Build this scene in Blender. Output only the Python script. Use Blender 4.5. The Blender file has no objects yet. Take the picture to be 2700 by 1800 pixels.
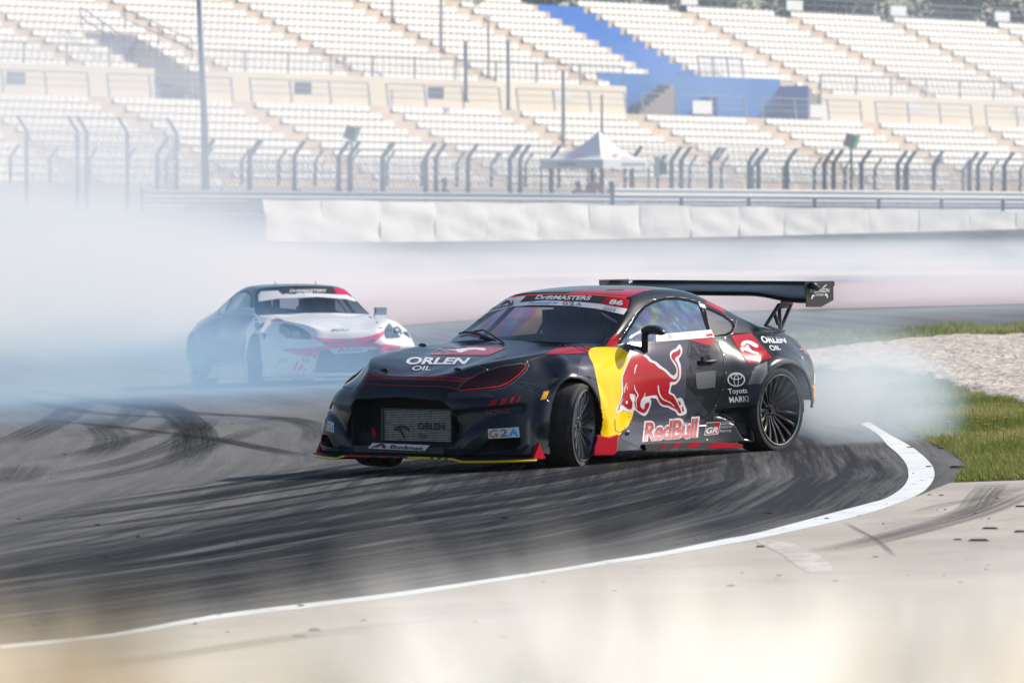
import bpy, bmesh, math, random
import numpy as np
from mathutils import Vector, Matrix, Euler
from mathutils.bvhtree import BVHTree
from mathutils.geometry import delaunay_2d_cdt, tessellate_polygon

R_ = math.radians
SC = bpy.context.scene
COL = SC.collection
ONLY = ''      # layout tests only

# ------------------------------------------------------------------ camera, light, exposure
F = 20400.0; U0 = 1350.0; V0 = 635.0          # long lens: focal length and horizon in pixels of a 2700 px wide frame
cam_d = bpy.data.cameras.new('camera'); cam = bpy.data.objects.new('camera', cam_d); COL.objects.link(cam)
cam.location = (0, 0, 0); cam.rotation_euler = (R_(90), 0, 0)
cam_d.sensor_width = 36.0; cam_d.lens = 36.0 * F / 2700.0
cam_d.shift_y = -(900.0 - V0) / 2700.0
cam_d.clip_start = 0.3; cam_d.clip_end = 3000.0
cam_d.dof.use_dof = True; cam_d.dof.focus_distance = 59.6; cam_d.dof.aperture_fstop = 8.0
SC.camera = cam

SUN_TO = Vector((0.90, 0.43, 0.70)).normalized()
SUN_EL = math.asin(SUN_TO.z); SUN_AZ = math.atan2(SUN_TO.x, SUN_TO.y)
world = bpy.data.worlds.new('World'); SC.world = world; world.use_nodes = True
wn = world.node_tree.nodes; wl = world.node_tree.links
sky = wn.new('ShaderNodeTexSky'); sky.sky_type = 'NISHITA'; sky.sun_disc = False
sky.sun_elevation = SUN_EL; sky.sun_rotation = SUN_AZ; sky.air_density = 1.0; sky.dust_density = 1.2; sky.ozone_density = 1.0
wl.new(sky.outputs[0], wn['Background'].inputs[0]); wn['Background'].inputs[1].default_value = 0.12
sun_d = bpy.data.lights.new('sun', 'SUN'); sun_d.energy = 4.8; sun_d.angle = R_(0.5); sun_d.color = (1.0, 0.955, 0.89)
sun_o = bpy.data.objects.new('sun', sun_d); COL.objects.link(sun_o)
sun_o.rotation_euler = (-SUN_TO).to_track_quat('-Z', 'Y').to_euler(); sun_o.location = (60, 30, 60)
SC.view_settings.view_transform = 'Standard'; SC.view_settings.look = 'None'
SC.view_settings.exposure = 0.15; SC.view_settings.gamma = 1.0
SC.render.engine = 'CYCLES'
cy = SC.cycles
cy.use_denoising = True
try: cy.denoiser = 'OPENIMAGEDENOISE'
except Exception: pass
cy.max_bounces = 8; cy.diffuse_bounces = 2; cy.glossy_bounces = 3; cy.transmission_bounces = 4
cy.transparent_max_bounces = 12; cy.volume_bounces = 2; cy.caustics_reflective = False; cy.caustics_refractive = False
cy.volume_step_rate = 1.0; cy.volume_max_steps = 128
cy.sample_clamp_indirect = 4.0
SC.render.film_transparent = False

# ------------------------------------------------------------------ scene-graph helpers
def tag(o, label=None, cat=None, group=None, kind=None):
    if label: o['label'] = label
    if cat: o['category'] = cat
    if group: o['group'] = group
    if kind: o['kind'] = kind
    return o
def empty(name, label, cat, loc=(0, 0, 0), rz=0.0, group=None, mat=None):
    o = bpy.data.objects.new(name, None); COL.objects.link(o); o.empty_display_size = 0.2
    if mat is not None: o.matrix_world = mat
    else: o.location = loc; o.rotation_euler = (0, 0, rz)
    return tag(o, label, cat, group)
def obj(name, me, mat=None, parent=None, smooth=False, auto=None):
    if isinstance(me, bmesh.types.BMesh):
        b = me; me = bpy.data.meshes.new(name); b.to_mesh(me); b.free()
    if mat is not None:
        me.materials.clear()
        for m in (mat if isinstance(mat, (list, tuple)) else [mat]): me.materials.append(m)
    if smooth:
        for p in me.polygons: p.use_smooth = True
    if auto is not None:
        try: me.set_sharp_from_angle(angle=R_(auto))
        except Exception: pass
    o = bpy.data.objects.new(name, me); COL.objects.link(o)
    if parent is not None: o.parent = parent
    return o
def mesh_np(name, V, Fc):
    me = bpy.data.meshes.new(name); V = np.asarray(V, dtype=np.float32).reshape(-1, 3); Fc = np.asarray(Fc, dtype=np.int32)
    k = Fc.shape[1]; me.vertices.add(len(V)); me.vertices.foreach_set('co', V.ravel())
    me.loops.add(Fc.size); me.loops.foreach_set('vertex_index', Fc.ravel())
    me.polygons.add(len(Fc)); me.polygons.foreach_set('loop_start', np.arange(0, Fc.size, k, dtype=np.int32))
    me.polygons.foreach_set('loop_total', np.full(len(Fc), k, dtype=np.int32))
    me.update(calc_edges=True); me.validate(); return me
class MB:
    """collects boxes, bars, tubes, lathes into one mesh"""
    def __init__(s): s.V = []; s.F = []
    def add(s, V, Fc):
        n = len(s.V); s.V += [tuple(v) for v in V]; s.F += [tuple(i + n for i in f) for f in Fc]; return s
    def box(s, c, d, M=None):
        x, y, z = (v / 2 for v in d)
        P = [Vector((sx * x, sy * y, sz * z)) for sx in (-1, 1) for sy in (-1, 1) for sz in (-1, 1)]
        if M is not None: P = [M @ p for p in P]
        P = [p + Vector(c) for p in P]
        return s.add(P, [(0, 1, 3, 2), (4, 6, 7, 5), (0, 4, 5, 1), (2, 3, 7, 6), (0, 2, 6, 4), (1, 5, 7, 3)])
    def bar(s, a, b, w, h=None, up=(0, 0, 1)):
        a = Vector(a); b = Vector(b); d = (b - a).normalized(); h = h or w
        u = Vector(up); r = d.cross(u)
        if r.length < 1e-4: r = d.cross(Vector((1, 0, 0)))
        r.normalize(); u = r.cross(d)
        P = [p + r * (sx * w / 2) + u * (sz * h / 2) for p in (a, b) for sx, sz in ((-1, -1), (1, -1), (1, 1), (-1, 1))]
        return s.add(P, [(3, 2, 1, 0), (4, 5, 6, 7), (0, 1, 5, 4), (1, 2, 6, 5), (2, 3, 7, 6), (3, 0, 4, 7)])
    def tube(s, pts, r, n=8, cap=True, closed=False):
        pts = [Vector(p) for p in pts]; m = len(pts); rs = r if isinstance(r, (list, tuple)) else [r] * m
        V = []; prev = None
        for i, p in enumerate(pts):
            if closed: d = pts[(i + 1) % m] - pts[i - 1]
            else: d = pts[min(i + 1, m - 1)] - pts[max(i - 1, 0)]
            d.normalize()
            if prev is None:
                a = d.cross(Vector((0, 0, 1)))
                if a.length < .05: a = d.cross(Vector((1, 0, 0)))
            else: a = prev - d * prev.dot(d)
            a.normalize(); prev = a; b = d.cross(a)
            V += [p + (a * math.cos(t) + b * math.sin(t)) * rs[i] for t in (2 * math.pi * k / n for k in range(n))]
        Fc = []
        for i in range(m if closed else m - 1):
            j = (i + 1) % m
            Fc += [(i * n + k, i * n + (k + 1) % n, j * n + (k + 1) % n, j * n + k) for k in range(n)]
        if cap and not closed: Fc += [tuple(range(n - 1, -1, -1)), tuple((m - 1) * n + k for k in range(n))]
        return s.add(V, Fc)
    def lathe(s, prof, n=48, M=None, closed=False):
        """profile (radius, axial y); axis = Y"""
        V = []
        for k in range(n):
            t = 2 * math.pi * k / n; c, q = math.cos(t), math.sin(t)
            V += [Vector((r * c, y, r * q)) for r, y in prof]
        m = len(prof); Fc = []
        for k in range(n):
            k2 = (k + 1) % n
            for i in range(m if closed else m - 1):
                j = (i + 1) % m
                Fc.append((k * m + i, k * m + j, k2 * m + j, k2 * m + i))
        if M is not None: V = [M @ v for v in V]
        return s.add(V, Fc)
    def mesh(s, name='m', fix=True):
        me = bpy.data.meshes.new(name); me.from_pydata([tuple(v) for v in s.V], [], s.F); me.update()
        if fix:
            b = bmesh.new(); b.from_mesh(me); bmesh.ops.recalc_face_normals(b, faces=b.faces); b.to_mesh(me); b.free()
        return me
    def build(s, name, mat, parent=None, smooth=False, auto=None):
        return obj(name, s.mesh(name), mat, parent, smooth, auto)

# ------------------------------------------------------------------ materials
MATS = {}
def pmat(name, col, rough=.6, metal=0.0, coat=0.0, spec=.5, noise=None, bump=None, coat_rough=.05, alpha=None):
    """principled material with a little procedural colour variation: noise=(scale, amount), bump=(scale, strength)"""
    if name in MATS: return MATS[name]
    m = bpy.data.materials.new(name); m.use_nodes = True; nt = m.node_tree; b = nt.nodes['Principled BSDF']
    b.inputs['Base Color'].default_value = (*col, 1); b.inputs['Roughness'].default_value = rough
    b.inputs['Metallic'].default_value = metal; b.inputs['Coat Weight'].default_value = coat
    b.inputs['Coat Roughness'].default_value = coat_rough
    b.inputs['Specular IOR Level'].default_value = spec
    tc = nt.nodes.new('ShaderNodeTexCoord')
    sc, am = noise or (6.0, .08)
    n = nt.nodes.new('ShaderNodeTexNoise'); n.inputs['Scale'].default_value = sc; n.inputs['Detail'].default_value = 5
    nt.links.new(tc.outputs['Object'], n.inputs['Vector'])
    r = nt.nodes.new('ShaderNodeMapRange'); r.inputs['From Min'].default_value = .3; r.inputs['From Max'].default_value = .7
    r.inputs['To Min'].default_value = 1 - am; r.inputs['To Max'].default_value = 1 + am
    nt.links.new(n.outputs['Fac'], r.inputs['Value'])
    mul = nt.nodes.new('ShaderNodeVectorMath'); mul.operation = 'SCALE'; mul.inputs[0].default_value = col
    nt.links.new(r.outputs[0], mul.inputs['Scale']); nt.links.new(mul.outputs[0], b.inputs['Base Color'])
    if bump:
        n2 = nt.nodes.new('ShaderNodeTexNoise'); n2.inputs['Scale'].default_value = bump[0]; n2.inputs['Detail'].default_value = 4
        nt.links.new(tc.outputs['Object'], n2.inputs['Vector'])
        bp = nt.nodes.new('ShaderNodeBump'); bp.inputs['Strength'].default_value = bump[1]; bp.inputs['Distance'].default_value = bump[2] if len(bump) > 2 else .01
        nt.links.new(n2.outputs['Fac'], bp.inputs['Height']); nt.links.new(bp.outputs[0], b.inputs['Normal'])
    MATS[name] = m; return m
def glassmat(name, tint, refl=.08, rough=.02, cols=None, scale=3.0, dens=0.0):
    """thin sheet: part see-through (tinted), part glossy; cols = colour bands of a stressed plastic film"""
    if name in MATS: return MATS[name]
    m = bpy.data.materials.new(name); m.use_nodes = True; nt = m.node_tree; nt.nodes.clear(); N = nt.nodes.new; L = nt.links.new
    out = N('ShaderNodeOutputMaterial'); tr = N('ShaderNodeBsdfTransparent'); tr.inputs[0].default_value = (*tint, 1)
    gl = N('ShaderNodeBsdfGlossy'); gl.inputs['Roughness'].default_value = rough; gl.inputs[0].default_value = (1, 1, 1, 1)
    fr = N('ShaderNodeMath'); fr.operation = 'POWER'; fr.inputs[1].default_value = 4.0; lw = N('ShaderNodeLayerWeight'); lw.inputs[0].default_value = .5; L(lw.outputs['Facing'], fr.inputs[0])
    mx = N('ShaderNodeMixShader'); add = N('ShaderNodeMath'); add.operation = 'ADD'; add.inputs[1].default_value = refl + .03; add.use_clamp = True
    L(fr.outputs[0], add.inputs[0]); L(add.outputs[0], mx.inputs[0])
    base = tr
    if cols:
        tc = N('ShaderNodeTexCoord'); n = N('ShaderNodeTexNoise'); n.inputs['Scale'].default_value = scale; n.inputs['Detail'].default_value = 2.0; n.inputs['Distortion'].default_value = .7
        L(tc.outputs['Object'], n.inputs['Vector']); cr = N('ShaderNodeValToRGB'); e = cr.color_ramp.elements
        while len(e) > 1: e.remove(e[-1])
        for i, c in enumerate(cols):
            p = .28 + .44 * i / (len(cols) - 1)
            if i == 0: e[0].position = p; e[0].color = (*c, 1)
            else: q = e.new(p); q.color = (*c, 1)
        L(n.outputs['Fac'], cr.inputs[0]); L(cr.outputs[0], tr.inputs[0])
        df = N('ShaderNodeBsdfDiffuse'); L(cr.outputs[0], df.inputs[0]); m2 = N('ShaderNodeMixShader')
        n3 = N('ShaderNodeTexNoise'); n3.inputs['Scale'].default_value = scale * 6; n3.inputs['Detail'].default_value = 6; L(tc.outputs['Object'], n3.inputs['Vector'])
        mr = N('ShaderNodeMapRange'); mr.inputs['From Min'].default_value = .45; mr.inputs['From Max'].default_value = .75; mr.inputs['To Min'].default_value = dens * .6; mr.inputs['To Max'].default_value = min(1, dens * 1.6)
        L(n3.outputs['Fac'], mr.inputs['Value']); L(mr.outputs[0], m2.inputs[0]); L(tr.outputs[0], m2.inputs[1]); L(df.outputs[0], m2.inputs[2]); base = m2
    L(base.outputs[0], mx.inputs[1]); L(gl.outputs[0], mx.inputs[2]); L(mx.outputs[0], out.inputs[0])
    MATS[name] = m; return m

# ------------------------------------------------------------------ surface helpers
def spline_grid(C, ku, kv):
    """smooth surface through the control grid C[n][m] (non-uniform Catmull-Rom, ku x kv steps per cell)"""
    C = np.asarray(C, float)
    def along(A, k):
        n = A.shape[0]; d = np.sqrt(np.maximum(np.linalg.norm(np.diff(A, axis=0), axis=2), 1e-5))   # (n-1,m)
        T = np.zeros_like(A)
        for i in range(1, n - 1):
            h0 = d[i - 1][:, None]; h1 = d[i][:, None]
            T[i] = ((A[i] - A[i - 1]) / h0 * h1 + (A[i + 1] - A[i]) / h1 * h0) / (h0 + h1)
        T[0] = (A[1] - A[0]) / d[0][:, None]; T[-1] = (A[-1] - A[-2]) / d[-1][:, None]
        out = []
        for i in range(n - 1):
            h = d[i][:, None]
            for s in range(k):
                t = s / k; a = 2 * t**3 - 3 * t**2 + 1; b = t**3 - 2 * t**2 + t; c = -2 * t**3 + 3 * t**2; e = t**3 - t**2
                out.append(a * A[i] + b * h * T[i] + c * A[i + 1] + e * h * T[i + 1])
        out.append(A[-1]); return np.array(out)
    S = along(C, ku); S = np.transpose(along(np.transpose(S, (1, 0, 2)), kv), (1, 0, 2)); return S
def grid_bm(S):
    bm = bmesh.new(); n, m = S.shape[:2]
    vs = [[bm.verts.new(S[i, j]) for j in range(m)] for i in range(n)]
    for i in range(n - 1):
        for j in range(m - 1):
            try: bm.faces.new((vs[i][j], vs[i + 1][j], vs[i + 1][j + 1], vs[i][j + 1]))
            except ValueError: pass
    bmesh.ops.remove_doubles(bm, verts=bm.verts, dist=1e-4)
    bmesh.ops.dissolve_degenerate(bm, edges=bm.edges, dist=1e-5)
    bm.normal_update(); return bm
def poly_sdf(P):
    """signed distance to a polygon, positive inside"""
    P = np.asarray(P, float); A = P; B = np.roll(P, -1, 0)
    def f(x, y):
        p = np.array([x, y]); d = B - A; t = np.clip(((p - A) * d).sum(1) / (d * d).sum(1), 0, 1)
        dist = np.min(np.linalg.norm(A + d * t[:, None] - p, axis=1))
        ins = False
        for (x0, y0), (x1, y1) in zip(A, B):
            if (y0 > y) != (y1 > y) and x < (x1 - x0) * (y - y0) / (y1 - y0) + x0: ins = not ins
        return dist if ins else -dist
    f.box = (P[:, 0].min(), P[:, 1].min(), P[:, 0].max(), P[:, 1].max()); return f
def cut(bm, f, faces=None):
    """split faces of bm exactly along f=0 (f takes a co)"""
    fs = set(faces) if faces is not None else set(bm.faces)
    vs = {v for q in fs for v in q.verts}; val = {v: f(v.co) for v in vs}
    for v in vs:
        if abs(val[v]) < 1e-7: val[v] = 1e-7
    es = {e for q in fs for e in q.edges}; zero = set()
    for e in es:
        a, b = e.verts
        if a in val and b in val and val[a] * val[b] < 0:
            fa = abs(val[a]) / (abs(val[a]) + abs(val[b])); fa = min(max(fa, .02), .98)
            ne, nv = bmesh.utils.edge_split(e, a, fa); zero.add(nv)
    touched = {q for v in zero for q in v.link_faces}
    for q in list(touched):
        z = [v for v in q.verts if v in zero]
        if len(z) == 2:
            try: bmesh.utils.face_split(q, z[0], z[1])
            except ValueError: pass
        elif len(z) == 4:
            try:
                nf, _ = bmesh.utils.face_split(q, z[0], z[1])
            except ValueError: pass
    return zero
def part_from(bm, pick, name):
    """new bmesh made of the faces where pick(face) is true; they are removed from bm"""
    sel = [q for q in bm.faces if pick(q)]
    nb = bmesh.new(); mp = {}
    for q in sel:
        vv = []
        for v in q.verts:
            if v not in mp: mp[v] = nb.verts.new(v.co)
            vv.append(mp[v])
        try: nb.faces.new(vv)
        except ValueError: pass
    bmesh.ops.delete(bm, geom=sel, context='FACES'); nb.normal_update(); return nb
def mirror_y(bm):
    g = bmesh.ops.duplicate(bm, geom=list(bm.verts) + list(bm.edges) + list(bm.faces))['geom']
    vs = [q for q in g if isinstance(q, bmesh.types.BMVert)]
    for v in vs: v.co.y = -v.co.y
    bmesh.ops.reverse_faces(bm, faces=[q for q in g if isinstance(q, bmesh.types.BMFace)])
    bmesh.ops.remove_doubles(bm, verts=[v for v in bm.verts if abs(v.co.y) < .002], dist=.001)
    bm.normal_update(); return bm
def thicken(bm, t):
    """give an open panel thickness t inwards (closed rim)"""
    bm.normal_update()
    bmesh.ops.solidify(bm, geom=bm.faces[:], thickness=t); return bm

def curve_shapes(polys):
    """2-D outlines (even-odd) -> filled 2-D bmesh"""
    vs = []; es = []
    for P in polys:
        n = len(vs); vs += [Vector(p) for p in P]; es += [(n + i, n + (i + 1) % len(P)) for i in range(len(P))]
    ov, oe, of = delaunay_2d_cdt(vs, es, [], 0, 1e-5)[:3]
    Ps = [np.array(P, float) for P in polys]
    def inside(x, y):
        r = False
        for P in Ps:
            X, Y = P[:, 0], P[:, 1]; X2, Y2 = np.roll(X, -1), np.roll(Y, -1)
            c = (Y > y) != (Y2 > y)
            with np.errstate(divide='ignore', invalid='ignore'): xi = (X2 - X) * (y - Y) / (Y2 - Y) + X
            if (c & (x < xi)).sum() % 2: r = not r
        return r
    bm = bmesh.new(); bv = [bm.verts.new((p[0], p[1], 0)) for p in ov]
    for f in of:
        c = sum((ov[i] for i in f), Vector((0, 0))) / len(f)
        if inside(c.x, c.y):
            try: bm.faces.new([bv[i] for i in f])
            except ValueError: pass
    bmesh.ops.delete(bm, geom=[v for v in bm.verts if not v.link_faces], context='VERTS')
    return bm
def ribbon(pts, w):
    P = [Vector(p) for p in pts]; L = []; R = []
    for i, p in enumerate(P):
        d = (P[min(i + 1, len(P) - 1)] - P[max(i - 1, 0)]).normalized(); n = Vector((-d.y, d.x)) * (w[i] if isinstance(w, (list, tuple)) else w) / 2
        L.append(tuple(p + n)); R.append(tuple(p - n))
    return L + R[::-1]
def smooth_pts(pts, k=4, closed=True):
    P = np.array(pts, float); n = len(P); out = []
    for i in range(n if closed else n - 1):
        a, b, c, d = (P[(i - 1) % n], P[i], P[(i + 1) % n], P[(i + 2) % n]) if closed else (P[max(i - 1, 0)], P[i], P[i + 1], P[min(i + 2, n - 1)])
        for j in range(k):
            t = j / k; out.append(tuple(.5 * ((2 * b) + (-a + c) * t + (2 * a - 5 * b + 4 * c - d) * t * t + (-a + 3 * b - 3 * c + d) * t**3)))
    if not closed: out.append(tuple(P[-1]))
    return out

# ------------------------------------------------------------------ the ground: a banked bend, climbing gently beyond it
def sm(a, b, t): t = np.clip((np.asarray(t, float) - a) / (b - a), 0, 1); return t * t * (3 - 2 * t)
def gz(x, y):
    x = np.asarray(x, float); y = np.asarray(y, float)
    w = 1 - sm(100, 185, y); xx = np.clip(x, -25, 25)
    z = -1.737 + GX0 * xx * w * sm(0, 14, y)
    z = z + 1.70 * (np.clip((y - 110) / 90, 0, 1) ** 1.1) + 1.0 * sm(206, 258, y)
    z = z + 1.25 * (1 - sm(4, 19, y)) + 8.0 * sm(470, 520, y)
    return z
GX0 = 0.0405
def px2g(u, v):
    """ground point seen at a picture point"""
    lo, hi = 20.0, 400.0
    f = lambda D: (V0 - v) * D / F - float(gz((u - U0) * D / F, D))
    Ds = np.linspace(26, 420, 1600); fv = (V0 - v) * Ds / F - gz((u - U0) * Ds / F, Ds)
    i = np.argmax(fv < 0) if (fv < 0).any() else len(Ds) - 1
    if i == 0: return ((u - U0) * Ds[0] / F, Ds[0])
    a, b = Ds[i - 1], Ds[i]
    for _ in range(30):
        m = (a + b) / 2
        if f(m) > 0: a = m
        else: b = m
    return ((u - U0) * a / F, a)
LINE_Y = [10, 30, 34.9, 39.1, 44, 47.9, 54.3, 61.1, 63.7, 75, 95, 130, 200]; LINE_X = [-20, -4.9, -2.3, -.29, 1.4, 2.19, 2.78, 2.96, 3.03, 2.6, .5, -6, -20]
def asphalt_mat():
    m = bpy.data.materials.new('asphalt'); m.use_nodes = True; nt = m.node_tree; N = nt.nodes.new; L = nt.links.new; b = nt.nodes['Principled BSDF']
    tc = N('ShaderNodeTexCoord'); uv = N('ShaderNodeUVMap'); uv.uv_map = 'flow'
    def noise(vec, scale, detail=5, rough=.6, sc=None):
        n = N('ShaderNodeTexNoise'); n.inputs['Scale'].default_value = scale; n.inputs['Detail'].default_value = detail; n.inputs['Roughness'].default_value = rough
        if sc:
            mp = N('ShaderNodeMapping'); mp.inputs['Scale'].default_value = sc; L(vec, mp.inputs['Vector']); vec = mp.outputs[0]
        L(vec, n.inputs['Vector']); return n.outputs['Fac']
    def rng(v, a, b_, c, d):
        r = N('ShaderNodeMapRange'); r.inputs['From Min'].default_value = a; r.inputs['From Max'].default_value = b_; r.inputs['To Min'].default_value = c; r.inputs['To Max'].default_value = d; L(v, r.inputs['Value']); return r.outputs[0]
    def math_(op, a, c):
        q = N('ShaderNodeMath'); q.operation = op
        for i, v in enumerate((a, c)):
            if isinstance(v, (int, float)): q.inputs[i].default_value = v
            else: L(v, q.inputs[i])
        return q.outputs[0]
    s1 = noise(uv.outputs[0], 1.0, 6, .65, (7.0, .10, 1)); s2 = noise(uv.outputs[0], 1.0, 4, .6, (26.0, .28, 1)); s3 = noise(uv.outputs[0], 1.0, 3, .5, (2.2, .05, 1)); s4 = noise(uv.outputs[0], 1.0, 4, .6, (70.0, .6, 1))
    st = math_('ADD', math_('MULTIPLY', rng(s1, .34, .66, 0, 1), .42), math_('ADD', math_('MULTIPLY', rng(s2, .34, .66, 0, 1), .24), math_('ADD', math_('MULTIPLY', rng(s3, .35, .65, 0, 1), .24), math_('MULTIPLY', rng(s4, .34, .66, 0, 1), .12))))
    big = noise(tc.outputs['Object'], .25, 3); fine = noise(tc.outputs['Object'], 42, 3, .7); spk = noise(tc.outputs['Object'], 120, 2, .7)
    wear = N('ShaderNodeAttribute'); wear.attribute_name = 'rubbered'
    lay = math_('MULTIPLY', wear.outputs['Fac'], st)
    cr = N('ShaderNodeMix'); cr.data_type = 'RGBA'; cr.inputs['A'].default_value = (.185, .178, .170, 1); cr.inputs['B'].default_value = (.020, .020, .023, 1)
    L(rng(lay, .04, .66, 0, 1), cr.inputs['Factor'])
    v = math_('MULTIPLY', math_('MULTIPLY', rng(big, .3, .7, .88, 1.12), rng(fine, .3, .7, .84, 1.16)), rng(spk, .3, .72, .80, 1.25))
    sc = N('ShaderNodeVectorMath'); sc.operation = 'SCALE'; L(cr.outputs['Result'], sc.inputs[0]); L(v, sc.inputs['Scale']); L(sc.outputs[0], b.inputs['Base Color'])
    b.inputs['Roughness'].default_value = .82; b.inputs['Specular IOR Level'].default_value = .12
    bp = N('ShaderNodeBump'); bp.inputs['Strength'].default_value = .5; bp.inputs['Distance'].default_value = .006; L(fine, bp.inputs['Height']); L(bp.outputs[0], b.inputs['Normal'])
    return m
def build_base():
    ys = np.concatenate([np.arange(-20, 24, 2.0), np.arange(24, 100, .8), np.arange(100, 260, 3), np.arange(260, 560, 12), [600, 800, 1200, 2500]])
    xs = np.concatenate([[-1200, -400, -150, -80, -50, -35], np.arange(-25, 26, .6), [35, 50, 80, 150, 400, 1200]])
    X, Y = np.meshgrid(xs, ys); Z = gz(X, Y); V = np.stack([X, Y, Z], -1).reshape(-1, 3); n = len(xs)
    Fc = [(i * n + j, i * n + j + 1, (i + 1) * n + j + 1, (i + 1) * n + j) for i in range(len(ys) - 1) for j in range(n - 1)]
    me = mesh_np('asphalt_track', V, Fc)
    uvl = me.uv_layers.new(name='flow'); li = np.zeros(len(me.loops), np.int32); me.loops.foreach_get('vertex_index', li)
    xl = np.interp(V[:, 1], LINE_Y, LINE_X); cross = V[:, 0] - xl * (1 - .0)      # distance across the flow of tyre marks
    uvl.data.foreach_set('uv', np.stack([cross[li], V[li, 1]], -1).astype(np.float32).ravel())
    at = me.attributes.new('rubbered', 'FLOAT', 'POINT')
    c = cross; y = V[:, 1]
    wear = sm(-8.0, -2.5, c - .10 * (y - 50)) * (1 - sm(-.15, .5, c)) * (1 - sm(60, 74, y) * .7); wear = np.clip(.34 + .80 * wear, 0, 1.12) + .45 * sm(84, 96, y)
    at.data.foreach_set('value', wear.astype(np.float32))
    o = obj('asphalt_track', me, asphalt_mat(), smooth=True); tag(o, kind='structure')
build_base()
def overlay(name, pts, mat, off, step=1.0, kind='structure', ground=True, ystep=None):
    """flat patch lying on the ground; pts = ground x,y outline"""
    bm = curve_shapes([pts]) if not (pts and isinstance(pts[0][0], (list, tuple))) else curve_shapes(pts)
    for ax, stp in ((0, step), (1, ystep or step * 2)):
        vs = [v.co[ax] for v in bm.verts]; k = math.floor(min(vs) / stp) + 1
        while k * stp < max(vs):
            co = [0, 0, 0]; no = [0, 0, 0]; co[ax] = k * stp; no[ax] = 1
            bmesh.ops.bisect_plane(bm, geom=bm.verts[:] + bm.edges[:] + bm.faces[:], plane_co=co, plane_no=no, dist=1e-5); k += 1
    for v in bm.verts: v.co.z = float(gz(v.co.x, v.co.y)) + off
    bm.normal_update()
    for q in bm.faces:
        if q.normal.z < 0: q.normal_flip()
    o = obj(name, bm, mat, smooth=True)
    if kind: tag(o, kind=kind)
    return o
G = lambda pts: [px2g(u, v) for u, v in pts]
def worn_paint(name, col, under, lo, hi):
    m = pmat(name, col, .7, noise=(2.2, .10), spec=.15); nt = m.node_tree; N = nt.nodes.new; b = nt.nodes['Principled BSDF']; src = b.inputs['Base Color'].links[0].from_socket
    tc = N('ShaderNodeTexCoord'); mp = N('ShaderNodeMapping'); mp.inputs['Scale'].default_value = (9, 2.2, 1); nt.links.new(tc.outputs['Object'], mp.inputs['Vector'])
    n = N('ShaderNodeTexNoise'); n.inputs['Scale'].default_value = 1; n.inputs['Detail'].default_value = 8; n.inputs['Roughness'].default_value = .75; nt.links.new(mp.outputs[0], n.inputs['Vector'])
    r = N('ShaderNodeMapRange'); r.inputs['From Min'].default_value = lo; r.inputs['From Max'].default_value = hi; nt.links.new(n.outputs['Fac'], r.inputs['Value'])
    mx = N('ShaderNodeMix'); mx.data_type = 'RGBA'; nt.links.new(r.outputs[0], mx.inputs['Factor']); nt.links.new(src, mx.inputs['A']); mx.inputs['B'].default_value = (*under, 1); nt.links.new(mx.outputs['Result'], b.inputs['Base Color']); return m
M_line = worn_paint('track_paint', (.76, .76, .74), (.16, .155, .15), .60, .68)
def conc_mat():
    m = pmat('runoff_concrete', (.48, .43, .365), .9, noise=(.6, .14), bump=(30, .4, .006), spec=.1); nt = m.node_tree; N = nt.nodes.new; b = nt.nodes['Principled BSDF']; src = b.inputs['Base Color'].links[0].from_socket; tc = N('ShaderNodeTexCoord')
    for sc, lo, hi, col in (((1.2, .5, 1), .50, .66, (.36, .33, .30)), ((26, 12, 1), .62, .70, (.24, .21, .18)), ((60, 30, 1), .60, .70, (.62, .56, .48))):
        mp = N('ShaderNodeMapping'); mp.inputs['Scale'].default_value = sc; nt.links.new(tc.outputs['Object'], mp.inputs['Vector']); n = N('ShaderNodeTexNoise'); n.inputs['Scale'].default_value = 1; n.inputs['Detail'].default_value = 6; n.inputs['Roughness'].default_value = .7; nt.links.new(mp.outputs[0], n.inputs['Vector'])
        r = N('ShaderNodeMapRange'); r.inputs['From Min'].default_value = lo; r.inputs['From Max'].default_value = hi; r.inputs['To Max'].default_value = .7; nt.links.new(n.outputs['Fac'], r.inputs['Value']); mx = N('ShaderNodeMix'); mx.data_type = 'RGBA'; nt.links.new(r.outputs[0], mx.inputs['Factor']); nt.links.new(src, mx.inputs['A']); mx.inputs['B'].default_value = (*col, 1); src = mx.outputs['Result']
    nt.links.new(src, b.inputs['Base Color']); return m
M_conc = conc_mat()
inner = [(0, 1699), (298, 1668), (574, 1619), (976, 1570), (1200, 1539), (1455, 1501), (1600, 1477), (1742, 1455), (1900, 1423), (2000, 1404), (2200, 1351), (2290, 1327), (2330, 1316), (2362, 1299), (2384, 1280), (2394, 1262), (2395, 1246), (2391, 1228), (2379, 1209), (2360, 1190), (2339, 1173), (2322, 1152), (2300, 1135), (2270, 1118)]
outer = [(0, 1710), (298, 1678), (574, 1631), (976, 1582), (1200, 1550), (1455, 1510), (1600, 1487), (1742, 1466), (1900, 1438), (2000, 1420), (2200, 1376), (2300, 1350), (2368, 1327), (2410, 1310), (2440, 1292), (2458, 1270), (2464, 1252), (2460, 1232), (2445, 1212), (2415, 1186), (2385, 1167), (2353, 1150), (2325, 1133), (2290, 1112)]
gi, go = G(smooth_pts(inner, 3, False)), G(smooth_pts(outer, 3, False))
conc_edge = G([(2368, 1331), (2425, 1306), (2468, 1287), (2504, 1273), (2580, 1270), (2700, 1266), (2900, 1258)])
near = [(22, 45), (22, 20), (-14, 20), (-7.0, 28)]
overlay('runoff', [p for p in go[:40] if True] + conc_edge[1:] + near, M_conc, .0012, 1.0)
overlay('edge_line', gi + go[::-1], M_line, .0026, .6)
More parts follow.
